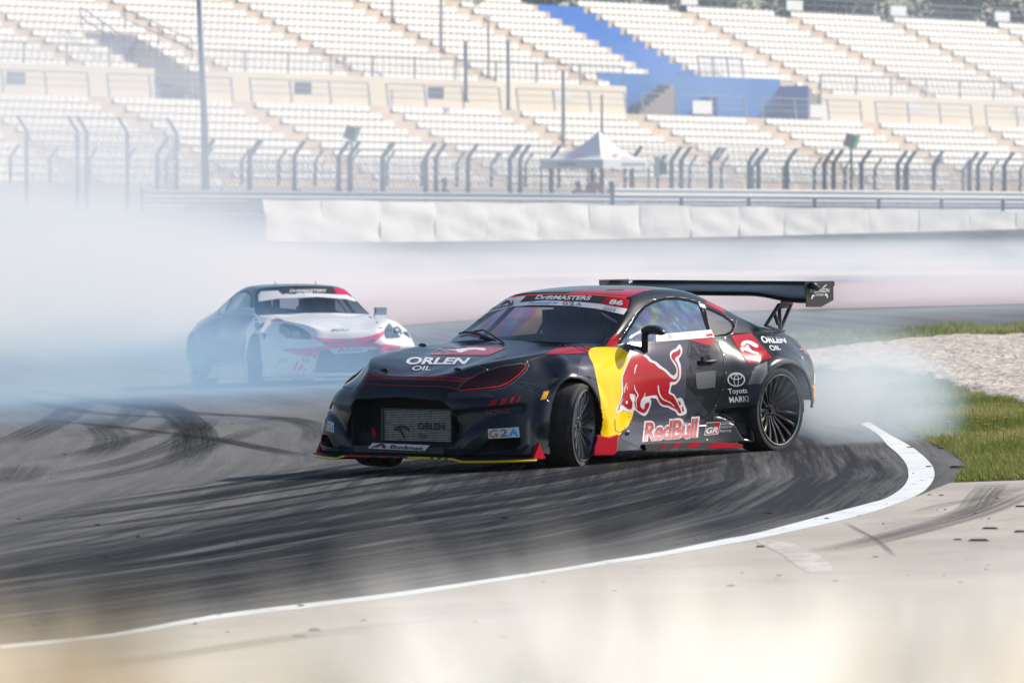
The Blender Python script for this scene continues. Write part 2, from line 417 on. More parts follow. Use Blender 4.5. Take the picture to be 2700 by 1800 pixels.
# old, wider painted arc half worn away on the run-off
overlay('worn_marking', G(smooth_pts([(1992, 1425), (2040, 1424), (2110, 1440), (2160, 1465), (2195, 1500), (2130, 1508), (2085, 1480), (2055, 1458)], 3)), worn_paint('worn_paint', (.62, .58, .52), (.46, .40, .33), .42, .62), .0026, .5)
# run-off joints and tyre arcs on it
def skid_mat(name, col, dens, sx=40.0):
    m = bpy.data.materials.new(name); m.use_nodes = True; nt = m.node_tree; N = nt.nodes.new; L = nt.links.new; b = nt.nodes['Principled BSDF']
    b.inputs['Base Color'].default_value = (*col, 1); b.inputs['Roughness'].default_value = .7; b.inputs['Specular IOR Level'].default_value = .15
    uv = N('ShaderNodeUVMap'); uv.uv_map = 'mark'; sep = N('ShaderNodeSeparateXYZ'); L(uv.outputs[0], sep.inputs[0])
    mp = N('ShaderNodeMapping'); mp.inputs['Scale'].default_value = (sx, .22, 1); L(uv.outputs[0], mp.inputs['Vector'])
    n = N('ShaderNodeTexNoise'); n.inputs['Scale'].default_value = 1; n.inputs['Detail'].default_value = 4; L(mp.outputs[0], n.inputs['Vector'])
    oi = N('ShaderNodeObjectInfo'); 
    r = N('ShaderNodeMapRange'); r.inputs['From Min'].default_value = .33; r.inputs['From Max'].default_value = .62; r.inputs['To Min'].default_value = .15; r.inputs['To Max'].default_value = 1; L(n.outputs['Fac'], r.inputs['Value'])
    def mm(op, a, c):
        q = N('ShaderNodeMath'); q.operation = op
        for i, v in enumerate((a, c)):
            if isinstance(v, (int, float)): q.inputs[i].default_value = v
            else: L(v, q.inputs[i])
        return q.outputs[0]
    # soft sides: 4x(1-x)
    x = sep.outputs[0]; side = mm('MULTIPLY', mm('MULTIPLY', x, mm('SUBTRACT', 1.0, x)), 4.0); side = mm('POWER', side, .28)
    y = sep.outputs[1]; end = N('ShaderNodeAttribute'); end.attribute_name = 'strength'
    a = mm('MULTIPLY', mm('MULTIPLY', r.outputs[0], side), mm('MULTIPLY', end.outputs['Fac'], dens)); L(a, b.inputs['Alpha'])
    return m
M_skid = skid_mat('tyre_mark', (.022, .022, .024), .92, 22.0); M_skid2 = skid_mat('runoff_tyre_mark', (.14, .125, .11), .75, 14)
def ribbons(name, lines, mat, off):
    """tyre marks: one sheet of curved bands; lines = (picture points, width in metres, strength)"""
    V = []; Fc = []; UV = []; ST = []
    for pts, w, sg in lines:
        P = smooth_pts(G(pts), 6, False); P = np.array(P); d = np.gradient(P, axis=0); d /= np.linalg.norm(d, axis=1)[:, None] + 1e-9; nn = np.stack([-d[:, 1], d[:, 0]], 1)
        s = np.concatenate([[0], np.cumsum(np.linalg.norm(np.diff(P, axis=0), axis=1))]); base = len(V)
        for i in range(len(P)):
            e = min(1, s[i] / (s[-1] * .2 + 1e-6), (s[-1] - s[i]) / (s[-1] * .2 + 1e-6))
            for q, t in ((-.5, 0.0), (0, .5), (.5, 1.0)):
                p = P[i] + nn[i] * w * q; V.append((p[0], p[1], float(gz(p[0], p[1])) + off)); UV.append((t, s[i] * .5 + base)); ST.append(e * sg)
        for i in range(len(P) - 1):
            for j in (0, 1): a = base + i * 3 + j; Fc.append((a, a + 1, a + 4, a + 3))
    me = mesh_np(name, V, Fc); uvl = me.uv_layers.new(name='mark'); li = np.zeros(len(me.loops), np.int32); me.loops.foreach_get('vertex_index', li)
    uvl.data.foreach_set('uv', np.array(UV, np.float32)[li].ravel()); at = me.attributes.new('strength', 'FLOAT', 'POINT'); at.data.foreach_set('value', np.array(ST, np.float32))
    o = obj(name, me, mat); return tag(o, 'dark curved tyre marks sweeping over the grey asphalt' if mat is M_skid else 'faint brown tyre marks crossing the pale concrete run-off', 'tyre marks', kind='stuff')
f1 = lambda pts: [(x * .574, 900 + y * .574) for x, y in pts]
rnd = random.Random(4)
marks = [(f1(p), w, s) for p, w, s in [
    ([(0, 215), (250, 240), (560, 290), (900, 330), (1250, 350), (1500, 390)], .34, .9), ([(0, 235), (200, 290), (450, 330), (800, 350), (1150, 360)], .30, .8),
    ([(560, 240), (620, 290), (590, 350), (480, 400), (300, 440)], .34, .55), ([(700, 280), (800, 330), (880, 400), (880, 500), (780, 600)], .40, .65), ([(640, 250), (760, 300), (860, 360), (910, 440), (900, 520)], .40, .7),
    ([(390, 340), (470, 390), (520, 450), (470, 510), (380, 560)], .36, .55), ([(0, 480), (150, 420), (300, 340), (400, 260), (450, 240)], .45, .7), ([(0, 560), (200, 540), (420, 500), (700, 420), (900, 330)], .30, .5),
    ([(130, 360), (400, 380), (760, 420), (1000, 450), (1400, 530)], .22, .7), ([(300, 470), (600, 440), (900, 440), (1150, 480), (1400, 530)], .20, .6), ([(1150, 380), (1300, 350), (1450, 400), (1430, 470)], .28, .5),
    ([(0, 640), (250, 610), (520, 560), (800, 470), (960, 350)], .34, .55), ([(0, 700), (300, 650), (620, 590), (900, 500), (1250, 380)], .30, .5), ([(100, 570), (60, 620), (20, 660)], .5, .4)]]
for i in range(64):      # the long sweep towards the left edge
    v0 = 1222 + i * 4.7 + rnd.uniform(-8, 8); sl = rnd.uniform(-.02, .02)
    pts = [(-40, v0 + 140 + rnd.uniform(-8, 8)), (500, v0 + 70 + sl * 400), (1000, v0 + sl * 200 - 10), (1500, v0 - 85), (1950, v0 - 150 - i * .8)]
    a, b_ = (0, 5) if rnd.random() < .4 else ((0, 4) if rnd.random() < .5 else (1, 5)); marks.append((pts[a:b_], rnd.choice([.10, .16, .26]), rnd.uniform(.35, .95)))
ribbons('tyre_marks', marks, M_skid, .0034)
g4 = lambda pts: [(2000 + x / 2.24, 800 + y / 2.24) for x, y in pts]
ribbons('runoff_tyre_marks', [(g4([(1568, 1110), (1300, 1230), (1000, 1320), (600, 1420), (300, 1480)]), .30, .9), (g4([(1400, 1060), (1330, 1130), (1250, 1220), (1000, 1290)]), .22, .7), (g4([(1100, 1180), (1330, 1150), (1568, 1080)]), .18, .5), (g4([(950, 1230), (1150, 1180), (1400, 1150)]), .15, .5),
    (g4([(500, 1290), (600, 1345), (700, 1400), (810, 1500)]), .04, .8), ([(-40, 1790), (500, 1720), (900, 1660), (1300, 1620)], .3, .5), ([(300, 1760), (700, 1690), (1180, 1650)], .2, .4)], M_skid2, .0034)
# ---- verge, gravel and paint beyond the bend
M_soil = pmat('verge_soil', (.13, .15, .05), .95, noise=(3, .35), spec=.05)
grass_near = G([(2330, 1098), (2380, 1128), (2424, 1153), (2509, 1193), (2553, 1229), (2549, 1251), (2513, 1270), (2600, 1268), (2700, 1264), (3000, 1252), (3000, 1090), (2700, 1066), (2594, 1048), (2536, 1030), (2446, 1003), (2330, 975), (2230, 980), (2260, 1060)])
overlay('verge', grass_near, M_soil, .0020, 1.0)
M_grav = pmat('gravel', (.60, .52, .45), .95, noise=(5, .28), bump=(9, 1.0, .10), spec=.05)
gp = G([(2000, 960), (2230, 980), (2330, 975), (2446, 1003), (2536, 1030), (2594, 1048), (2700, 1066), (3000, 1092), (3300, 1080), (3000, 880), (2700, 885), (2446, 896), (2200, 920), (2050, 935)])
def gravel():
    bm = curve_shapes([gp])
    for ax, stp in ((0, .16), (1, .5)):
        vs = [v.co[ax] for v in bm.verts]; k = math.floor(min(vs) / stp) + 1
        while k * stp < max(vs):
            co = [0, 0, 0]; no = [0, 0, 0]; co[ax] = k * stp; no[ax] = 1
            bmesh.ops.bisect_plane(bm, geom=bm.verts[:] + bm.edges[:] + bm.faces[:], plane_co=co, plane_no=no, dist=1e-5); k += 1
    from mathutils import noise as mn
    for v in bm.verts:
        edge = v.is_boundary
        n = mn.noise(Vector((v.co.x * 1.6, v.co.y * .9, 0))) * .05 + mn.noise(Vector((v.co.x * 5, v.co.y * 3, 3))) * .035
        v.co.z = float(gz(v.co.x, v.co.y)) + (.012 if edge else .05 + n)
    bm.normal_update()
    for q in bm.faces:
        if q.normal.z < 0: q.normal_flip()
    o = obj('gravel_trap', bm, M_grav, smooth=True); tag(o, 'rough pinkish gravel bed right of the bend', 'gravel', kind='stuff')
gravel()
overlay('far_verge', G([(1900, 900), (2050, 935), (2200, 920), (2446, 896), (2700, 885), (3300, 872), (3300, 846), (2700, 860), (2446, 868), (2200, 885)]), M_soil, .012, 1.0)
overlay('painted_runoff', G([(560, 800), (900, 775), (1350, 755), (2000, 750), (2900, 748), (2900, 800), (2300, 815), (1700, 830), (1200, 850), (860, 880), (560, 870)]), pmat('red_runoff_paint', (.36, .20, .20), .9, noise=(1, .15), spec=.05), .03, 4.0, ystep=4)
overlay('pale_runoff', G([(900, 745), (1350, 724), (2000, 719), (2900, 716), (2900, 728), (2000, 732), (1350, 736), (900, 757)]), pmat('cream_runoff_paint', (.6, .52, .42), .9, spec=.05), .03, 4.0, ystep=4)
# ---- grass blades
def grass_tris(name, region, n, h, w, cols, label, seed, yr=None):
    rg = np.random.default_rng(seed); P = np.array(region); x0, y0 = P.min(0); x1, y1 = P.max(0); x1 = min(x1, 14); pts = []
    X, Y = P[:, 0], P[:, 1]; X2, Y2 = np.roll(X, -1), np.roll(Y, -1)
    while len(pts) < n:
        q = rg.uniform((x0, y0), (x1, y1), (n, 2)); ins = np.zeros(n, bool)
        for a, b_, c, d in zip(X, Y, X2, Y2):
            cr = ((b_ > q[:, 1]) != (d > q[:, 1])) & (q[:, 0] < (c - a) * (q[:, 1] - b_) / ((d - b_) or 1e-9) + a); ins ^= cr
        ins &= np.abs(q[:, 0]) < q[:, 1] * .0675 + .3
        pts += list(q[ins])
    q = np.array(pts[:n]); z = gz(q[:, 0], q[:, 1]); ang = rg.uniform(0, 2 * np.pi, n)
    clump = .65 + .5 * np.sin(q[:, 0] * 5.1 + 1.3 * np.sin(q[:, 1] * 1.7)) * np.sin(q[:, 1] * 2.3 + q[:, 0])
    hh = h * rg.uniform(.5, 1.3, n) * np.clip(clump, .35, 1.2); lean = rg.normal(0, .45, (n, 2)) * hh[:, None]; sx = np.cos(ang) * w / 2; sy = np.sin(ang) * w / 2
    b0 = np.stack([q[:, 0] - sx, q[:, 1] - sy, z], 1); b1 = np.stack([q[:, 0] + sx, q[:, 1] + sy, z], 1); t = np.stack([q[:, 0] + lean[:, 0], q[:, 1] + lean[:, 1], z + hh], 1)
    V = np.stack([b0, b1, t], 1).reshape(-1, 3); Fc = np.arange(3 * n).reshape(-1, 3); me = mesh_np(name, V, Fc)
    at = me.attributes.new('tint', 'FLOAT', 'POINT'); tn = np.clip(rg.normal(.5, .2, n) + .35 * np.sin(q[:, 0] * 1.9) * np.cos(q[:, 1] * .8 + 1), 0, 1); at.data.foreach_set('value', np.repeat(tn, 3).astype(np.float32))
    m = bpy.data.materials.new(name + '_blades'); m.use_nodes = True; nt = m.node_tree; b = nt.nodes['Principled BSDF']; b.inputs['Roughness'].default_value = .6; b.inputs['Specular IOR Level'].default_value = .2
    a = nt.nodes.new('ShaderNodeAttribute'); a.attribute_name = 'tint'; cr = nt.nodes.new('ShaderNodeValToRGB'); e = cr.color_ramp.elements; e[0].color = (*cols[0], 1); e[1].color = (*cols[-1], 1)
    for i, c in enumerate(cols[1:-1]): k = e.new((i + 1) / (len(cols) - 1)); k.color = (*c, 1)
    nt.links.new(a.outputs['Fac'], cr.inputs[0]); nt.links.new(cr.outputs[0], b.inputs['Base Color'])
    tr = nt.nodes.new('ShaderNodeBsdfTranslucent'); nt.links.new(cr.outputs[0], tr.inputs[0]); ad = nt.nodes.new('ShaderNodeMixShader'); ad.inputs[0].default_value = .35
    nt.links.new(b.outputs[0], ad.inputs[1]); nt.links.new(tr.outputs[0], ad.inputs[2]); nt.links.new(ad.outputs[0], nt.nodes['Material Output'].inputs[0])
    o = obj(name, me, m); return tag(o, label, 'grass', kind='stuff')
GC = [(.13, .16, .035), (.20, .23, .05), (.31, .32, .09), (.50, .42, .20)]
grass_tris('grass', grass_near, 90000, .075, .010, GC, 'short sunlit green grass on the verge right of the white line', 3)
fv = G([(1900, 900), (2050, 935), (2200, 920), (2446, 896), (2700, 885), (2900, 880), (2900, 855), (2700, 860), (2446, 868), (2200, 885)])
grass_tris('far_grass', fv, 14000, .12, .03, GC, 'thin strip of green grass beyond the gravel bed', 5)
# dandelions in the verge
fl = MB()
fl.tube([(0, 0, 0), (0, 0, .09)], .003, 4)
st = fl.mesh('flower_stem'); hd = MB()
for k in range(8): a = k * math.pi / 4; hd.add([(0, 0, .092), (.022 * math.cos(a - .3), .022 * math.sin(a - .3), .10), (.026 * math.cos(a), .026 * math.sin(a), .097), (.022 * math.cos(a + .3), .022 * math.sin(a + .3), .10)], [(0, 1, 2, 3)])
hd.lathe([(0, .0), (.012, .0)], 6); hm = hd.mesh('flower_head'); M_fl = pmat('dandelion_yellow', (.85, .55, .0), .6); M_stm = pmat('stem_green', (.12, .18, .04), .6)
rg = random.Random(12); n = 0
for u, v in [(2500, 1140), (2520, 1160), (2550, 1115), (2572, 1128), (2584, 1130), (2600, 1150), (2633, 1150), (2640, 1122), (2650, 1158), (2655, 1132), (2680, 1160), (2688, 1170), (2430, 1062), (2410, 1080), (2484, 1078), (2570, 1107), (2565, 1058), (2630, 1090), (2690, 1108), (2585, 1128), (2540, 1090), (2660, 1100), (2450, 1100), (2620, 1135)]:
    x, y = px2g(u + rg.uniform(-5, 5), v + 6); r = empty('dandelion', 'small yellow dandelion flowering in the green verge', 'flower', (x, y, float(gz(x, y))), rg.uniform(0, 6), 'dandelions scattered over the verge')
    a = obj('stem', st, None, r); b = obj('flower_head', hm, None, r)
    if not st.materials: st.materials.append(M_stm); hm.materials.append(M_fl)
    s = rg.uniform(.8, 1.3); r.scale = (s, s, s)
# ---- rubber crumbs
def crumbs():
    rg = np.random.default_rng(7); V = []; Fc = []
    def bit(x, y, l, w, h, a):
        z = float(gz(x, y)) + .005; c, s = math.cos(a), math.sin(a); b0 = len(V)
        for zz in (0, h):
            for dx, dy in ((-l, -w * .6), (-l * .3, -w), (l, -w * .5), (l * .8, w), (-l * .5, w * .8)):
                k = 1 - .35 * (zz > 0); V.append((x + (dx * c - dy * s) * k, y + (dx * s + dy * c) * k, z + zz))
        Fc.extend([(b0 + 9, b0 + 8, b0 + 7, b0 + 6, b0 + 5)[::-1]] + [(b0 + i, b0 + (i + 1) % 5, b0 + 5 + (i + 1) % 5, b0 + 5 + i) for i in range(5)])
    for i in range(420):
        u = rg.uniform(0, 2700); v = rg.uniform(1080, 1700)
        x, y = px2g(u, v); s = rg.gamma(1.3, .0018) + .0012; bit(x, y, s * rg.uniform(1, 3.0), s, s * .8, rg.uniform(-.6, .6))
    for u, v, s, r in [(2398, 1181, .03, 2), (2448, 1232, .03, 2), (2408, 1250, .018, 1), (2525, 1235, .06, 2.5), (2480, 1184, .03, 2.5), (2455, 1201, .015, 1), (2306, 1314, .02, 1.2), (2318, 1304, .02, 2), (2430, 1268, .01, 2), (2492, 1345, .02, 1.2), (2472, 1347, .014, 1), (2690, 1338, .04, 2), (2690, 1405, .05, 2), (2610, 1396, .04, 3), (2580, 1428, .05, 3), (2525, 1425, .03, 2), (2630, 1316, .018, 2), (2643, 1283, .01, 1), (2288, 1260, .015, 1), (2004, 1444, .04, 1.6), (1580, 1251, .04, 3), (612, 1119, .02, 2), (565, 1172, .02, 2), (50, 1370, .02, 2), (830, 1664, .05, 1.5), (790, 1680, .04, 2), (600, 1668, .02, 1), (276, 1471, .02, 2)]:
        x, y = px2g(u, v); bit(x, y, s * r * .42, s * .4, s * .25, rg.uniform(-.2, .2))
    me = bpy.data.meshes.new('rubber_debris'); me.from_pydata(V, [], Fc); me.update(); b = bmesh.new(); b.from_mesh(me); bmesh.ops.recalc_face_normals(b, faces=b.faces); b.to_mesh(me); b.free()
    tag(obj('rubber_debris', me, pmat('rubber_crumb', (.015, .015, .017), .7)), 'black rubber crumbs strewn over track and run-off', 'debris', kind='stuff')
crumbs()
# ------------------------------------------------------------------ the grandstand: runs away to the right, facing the track
PH = R_(53.0); SU = Vector((math.cos(PH), math.sin(PH), 0)); SV = Vector((-math.sin(PH), math.cos(PH), 0)); S0 = Vector((-19.1, 350.0, 6.54)); SLOPE = -.0062
def SP(a, b, z): p = S0 + SU * a + SV * b; return Vector((p.x, p.y, S0.z + z + SLOPE * a))
SM = Matrix((SU, SV, Vector((0, 0, 1)))).transposed()
def s_px(a, b, z): p = SP(a, b, z); return (U0 + F * p.x / p.y, V0 - F * p.z / p.y)
def a_at(u, b):
    lo, hi = -60, 120
    for _ in range(40):
        m = (lo + hi) / 2
        if s_px(m, b, 0)[0] < u: lo = m
        else: hi = m
    return lo
DEP, RISE, NL, NU, WB = .775, .375, 11, 13, 1.25           # row depth and rise, rows below and above, wall set-back
A0, A1 = -48.0, 104.0
WTOP = (635 - 199) * 367 / F - 6.43                        # wall height above the walkway
M_st = pmat('stand_concrete', (.70, .58, .46), .9, noise=(.7, .12), spec=.1)
M_sw = pmat('stand_wall_paint', (.84, .76, .62), .85, noise=(.35, .05), spec=.1)
M_blue = pmat('blue_stand_paint', (.04, .20, .58), .6, noise=(.8, .08), spec=.2)
M_seat = pmat('white_seat', (.74, .715, .665), .5, noise=(.4, .05), spec=.3)
M_rail = pmat('galvanised_rail', (.22, .25, .29), .5, .5)
M_dkw = pmat('dark_stair_tone', (.34, .28, .26), .9, spec=.1)  # entrance stairs in a darker, greyer tone than the terraces
def sbox(mb, a0, a1, b0, b1, z0, z1):
    P = [SP(a, b, z) for a in (a0, a1) for b in (b0, b1) for z in (z0, z1)]
    mb.add(P, [(0, 1, 3, 2), (4, 6, 7, 5), (0, 4, 5, 1), (2, 3, 7, 6), (0, 2, 6, 4), (1, 5, 7, 3)])
# places along the stand, read off the picture
VA0, VA1 = a_at(408, WB), a_at(532, WB)                    # the small entrance on the left
VB0, VB1 = a_at(1651, WB), a_at(2166, WB)                  # the blue entrance
gapsL = [a_at(237, 0) + 10.3 * k for k in range(-5, 12)]
def upper_a(u, v):
    best = None
    for i in range(NU * 4):
        b = WB + DEP * i / 4; z = WTOP - .1 + RISE * i / 4; a = a_at_z(u, b, z); e = abs(s_px(a, b, z)[1] - v)
        if best is None or e < best[0]: best = (e, a)
    return best[1]
def a_at_z(u, b, z): return a_at(u, b)
gapsU = [upper_a(u, 143) for u in (509, 848, 1168, 1427, 1998, 2260, 2510)]; gapsU = [gapsU[0] - 10.3 * k for k in (4, 3, 2, 1)] + gapsU + [gapsU[-1] + 10.3 * k for k in (1, 2, 3, 4)]
BL0, BL1 = upper_a(1655, 143), upper_a(1768, 143)          # the blue, seatless strip
def inr(a, lo, hi): return lo < a < hi
def in_void(a, i):
    """no seats or steps over the two entrances"""
    if i < 5 and inr(a, VA0 - .2, VA1 + .4 - (0)): return True
    if i < 2 and inr(a, VB0 - .2, VB1 + .2): return True
    return False
def build_stand():
    root = empty('grandstand', 'large pale grandstand of stepped concrete behind the track', 'grandstand', tuple(SP(0, 0, -6)))
    inv = Matrix.Translation(-root.location)
    def fin(mb, nm, mat):
        mb.V = [tuple(Vector(v) - root.location) for v in mb.V]; return mb.build(nm, mat, root)
    lo = MB()
    for i in range(NL): sbox(lo, A0, A1, -DEP * (i + 1), -DEP * i + (.0 if i else 0), -6.2, -RISE * (i + 1) + .0)
    sbox(lo, A0, A1, -0, WB, -6.2, -.0)
    fin(lo, 'lower_terrace', M_st)
    k = MB(); sbox(k, A0, A1, -DEP * (NL + .6), -DEP * NL - .002, -6.2, -RISE * NL - .10); fin(k, 'front_wall', pmat('front_wall_grey', (.45, .45, .47), .9, noise=(.5, .1), spec=.1))
    k = MB(); sbox(k, A0, A1, -DEP * (NL + .62), -DEP * NL, -RISE * NL - .098, -RISE * NL - .02); fin(k, 'wall_coping', M_st)
    # the long wall between the tiers
    w = MB()
    for a, b in ((A0, VA0), (VA1, VB0), (VB1, A1)): sbox(w, a, b, WB, WB + .25, .002, WTOP)
    fin(w, 'tier_wall', M_sw)
    up = MB(); bl = MB()
    for i in range(NU):
        b0, b1, z = WB + .25 + DEP * i, WB + .25 + DEP * (i + 1), WTOP - .12 + RISE * i
        segs = [(A0, A1)]
        def sub(segs, lo_, hi_):
            out = []
            for s, e in segs:
                if hi_ <= s or lo_ >= e: out.append((s, e)); continue
                if s < lo_: out.append((s, lo_))
                if e > hi_: out.append((hi_, e))
            return out
        if i < 5: segs = sub(segs, VA0, VA1)
        if i < 2: segs = sub(segs, VB0, VB1)
        segs2 = sub(segs, BL0, BL1) if i >= 2 else segs
        for s, e in segs2: sbox(up, s, e, b0, b1, .01, z)
        if i >= 2: sbox(bl, BL0, BL1, b0, b1, .01, z + .02)
    b1 = WB + .25 + DEP * NU; sbox(up, A0, A1, b1, b1 + 1.6, .01, WTOP - .12 + RISE * (NU - 1))
    fin(up, 'upper_terrace', M_st); 
    # blue entrance: back wall, side cheeks
    bb = WB + .25 + DEP * 2; sbox(bl, VB0 + .02, VB1 - 1.2, bb - .06, bb - .004, .01, WTOP + RISE * 2 - .02); sbox(bl, VB0, VB0 + .04, WB, bb, .01, WTOP - .05)
    sbox(bl, a_at(1845, bb) + 0, a_at(1845, bb) + .05, WB + .7, bb - .07, .01, WTOP * .75); sbox(bl, VB1 - 1.2, VB1 - 1.15, WB, bb, .01, WTOP + RISE)
    fin(bl, 'blue_entrance', M_blue)
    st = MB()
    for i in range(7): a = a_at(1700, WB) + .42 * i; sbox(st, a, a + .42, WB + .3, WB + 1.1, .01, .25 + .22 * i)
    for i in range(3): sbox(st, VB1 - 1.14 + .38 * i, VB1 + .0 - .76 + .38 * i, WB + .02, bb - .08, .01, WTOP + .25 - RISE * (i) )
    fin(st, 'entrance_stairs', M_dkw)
    # dark entrance on the left: shade put into its purple-grey concrete colour
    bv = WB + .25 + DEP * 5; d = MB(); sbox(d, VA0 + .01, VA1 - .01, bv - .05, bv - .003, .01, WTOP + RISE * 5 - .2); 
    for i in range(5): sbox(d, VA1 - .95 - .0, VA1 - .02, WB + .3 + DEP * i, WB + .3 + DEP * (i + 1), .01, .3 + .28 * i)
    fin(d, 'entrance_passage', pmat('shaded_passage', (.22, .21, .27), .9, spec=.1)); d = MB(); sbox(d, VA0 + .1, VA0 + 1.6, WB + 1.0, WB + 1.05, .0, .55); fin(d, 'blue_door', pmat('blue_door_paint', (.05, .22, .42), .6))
    # windows in the tier wall
    for u0, u1 in ((18, 66), (778, 820), (1129, 1169)):
        wn_ = MB(); a, b = a_at(u0, WB), a_at(u1, WB); sbox(wn_, a, b, WB - .03, WB + .02, (635 - {18: 232, 778: 255, 1129: 267}[u0]) * 0 + .48, 1.02); o = fin(wn_, 'wall_opening', pmat('louvre_shade', (.03, .05, .09), .6))
        f = MB(); sbox(f, a, b, WB - .06, WB - .031, .72, .76); fin(f, 'louvre_bar', M_rail).parent = o
        # keep the bar in its opening's frame
    for u0, u1 in ((1462, 1505), (2393, 2432), (2672, 2710), (1778, 1828), (2088, 2132)):
        sg_ = MB(); a, b = a_at(u0, WB), a_at(u1, WB); blue = u0 in (1778, 2088)
        sbox(sg_, a, b, .1 if blue else WB - .03, .14 if blue else WB - .01, .12 if blue else .62, .78 if blue else 1.0); fin(sg_, 'notice_board', pmat('white_board', (.78, .80, .80), .6))
    return root
stand = build_stand()
for o in list(stand.children):
    for c in o.children: c.location = (0, 0, 0)
# ---- seats
def seat_mesh():
    m = MB(); w = .222
    m.add([(-w, -.42, .10), (w, -.42, .10), (w, -.05, .12), (-w, -.05, .12), (-w, -.40, .04), (w, -.40, .04), (w, -.05, .06), (-w, -.05, .06)], [(0, 1, 2, 3), (7, 6, 5, 4), (0, 4, 5, 1), (1, 5, 6, 2), (3, 2, 6, 7), (0, 3, 7, 4)])
    m.add([(-w, -.08, .10), (w, -.08, .10), (w, .0, .31), (w * .76, .01, .37), (-w * .76, .01, .37), (-w, .0, .31), (-w, -.04, .10), (w, -.04, .10), (w, .03, .31), (w * .76, .04, .36), (-w * .76, .04, .36), (-w, .03, .31)],
          [(0, 1, 2, 3, 4, 5), (11, 10, 9, 8, 7, 6), (0, 6, 7, 1), (1, 7, 8, 2), (2, 8, 9, 3), (3, 9, 10, 4), (4, 10, 11, 5), (5, 11, 6, 0)])
    m.add([(-.06, -.3, 0), (.06, -.3, 0), (.06, -.1, 0), (-.06, -.1, 0), (-.06, -.3, .06), (.06, -.3, .06), (.06, -.1, .07), (-.06, -.1, .07)], [(0, 1, 5, 4), (1, 2, 6, 5), (2, 3, 7, 6), (3, 0, 4, 7)])
    return m.mesh('seat')
def build_seats():
    sm = seat_mesh(); sm.materials.append(M_seat); pos = []
    def seats(row_b, row_z, gaps, gw, skip):
        a = A0 + .3
        gs = sorted(gaps)
        for g0, g1 in zip(gs[:-1], gs[1:]):
            n = int((g1 - g0 - gw) / .5); st = g0 + gw + (g1 - g0 - gw - n * .5) / 2 + .25
            for k in range(n):
                aa = st + k * .5
                if A0 < aa < A1 and not skip(aa): pos.append(tuple(SP(aa, row_b, row_z)))
    for i in range(NL): seats(-DEP * i - .04 - (.0), -RISE * (i + 1), gapsL, 1.35 if i else 1.35, lambda a: False)
    for i in range(NU):
        zt = WTOP - .12 + RISE * i
        seats(WB + .25 + DEP * (i + 1) - .06, zt, gapsU + [(BL0 + BL1) / 2], 1.25, lambda a, i=i: in_void(a, i) or (BL0 - .3 < a < BL1 + .3) or (i >= 2 and False))
    P = np.array(pos); u = U0 + F * P[:, 0] / P[:, 1]; v = V0 - F * (P[:, 2] + .4) / P[:, 1]; vis = (u > -1300) & (u < 3300) & (v > -120) & (v < 470)
    P = P[vis]; u = u[vis]; v = v[vis]; hid = ((v > 455)); order = np.argsort(P[:, 1] + 1e4 * ((u < 8) | (u > 2690) | (v < 8) | hid)); near, rest = order[:300], order[300:]
    mids = sorted(gapsL)
    for i in near:
        o = bpy.data.objects.new('stadium_seat', sm); COL.objects.link(o); o.matrix_world = Matrix.Translation(P[i]) @ SM.to_4x4()
        tag(o, 'white plastic bucket seat in the near, left rows of the grandstand', 'seat', 'white grandstand seats')
    bv = np.array([v_.co for v_ in sm.vertices]) @ np.array(SM.transposed()); nv = len(bv); V = (P[rest][:, None, :] + bv[None]).reshape(-1, 3); base = [list(p.vertices) for p in sm.polygons]
    Fc = [[k + j * nv for k in f] for j in range(len(rest)) for f in base]
    me = bpy.data.meshes.new('distant_seats'); me.from_pydata(V.tolist(), [], Fc); me.update(); o = obj('distant_seats', me, M_seat); tag(o, 'rows of white seats filling the rest of the grandstand', 'seats', kind='stuff')
    print('seats', len(P))
build_seats()
# ---- railings
def railing(name, a0, a1, b, z, h, label, group, step=2.6, bars=3, lean=.14, r=.038, mat=None):
    m = MB(); n = max(1, round((a1 - a0) / step)); o0 = SP((a0 + a1) / 2, b, z)
    def q(a, t): p = SP(a, b + lean * t, z + h * t); return p - o0
    for i in range(n + 1): a = a0 + (a1 - a0) * i / n; m.bar(q(a, 0), q(a, 1), r * 1.6, r * 1.6)
    for k in range(bars): t = 1 - k * .30; m.bar(q(a0, t), q(a1, t), r * (1.4 if k == 0 else .8), r * (1.4 if k == 0 else .8))
    o = m.build(name, mat or M_rail); o.location = o0; tag(o, label, 'railing', group); return o
gl = sorted(gapsL)
ordn = ['leftmost', 'second', 'third', 'fourth', 'fifth', 'sixth', 'seventh', 'eighth', 'ninth', 'tenth', 'eleventh', 'twelfth', 'thirteenth']
vis = [(g0, g1) for g0, g1 in zip(gl[:-1], gl[1:]) if s_px(g1, 0, 0)[0] > 20 and s_px(g0, 0, 0)[0] < 2690]
for i, (g0, g1) in enumerate(vis):
    railing('guard_railing', g0 + 1.5, g1 + .1, .1, -.02, 1.08, '%s grey tubular railing from the left along the lower walkway' % ordn[i], 'railings along the lower walkway')
spans = [(A0 + 2, VA0 - .1), (VA1 + .1, VA1 + 13), (VA1 + 13, VA1 + 26), (VA1 + 26, VB0 - .1), (VB1 + .1, VB1 + 13), (VB1 + 13, VB1 + 26)]
for i, (s, e) in enumerate(spans):
    railing('guard_railing', max(s, -18), e, WB + .12, WTOP, 1.0, '%s grey railing from the left on top of the beige tier wall' % ordn[i], 'railings on the tier wall', step=3.0, lean=-.02)
bb = WB + .25 + DEP * 2
railing('guard_railing', a_at(1845, bb), a_at(1960, bb), bb, WTOP + RISE * 2, 1.0, 'blue-grey railing on top of the blue entrance wall', None, step=1.3, mat=pmat('blue_rail', (.06, .16, .40), .5))
top_b = WB + .25 + DEP * NU + .2; top_z = WTOP - .12 + RISE * (NU - 1); ug = sorted(gapsU); k = 0
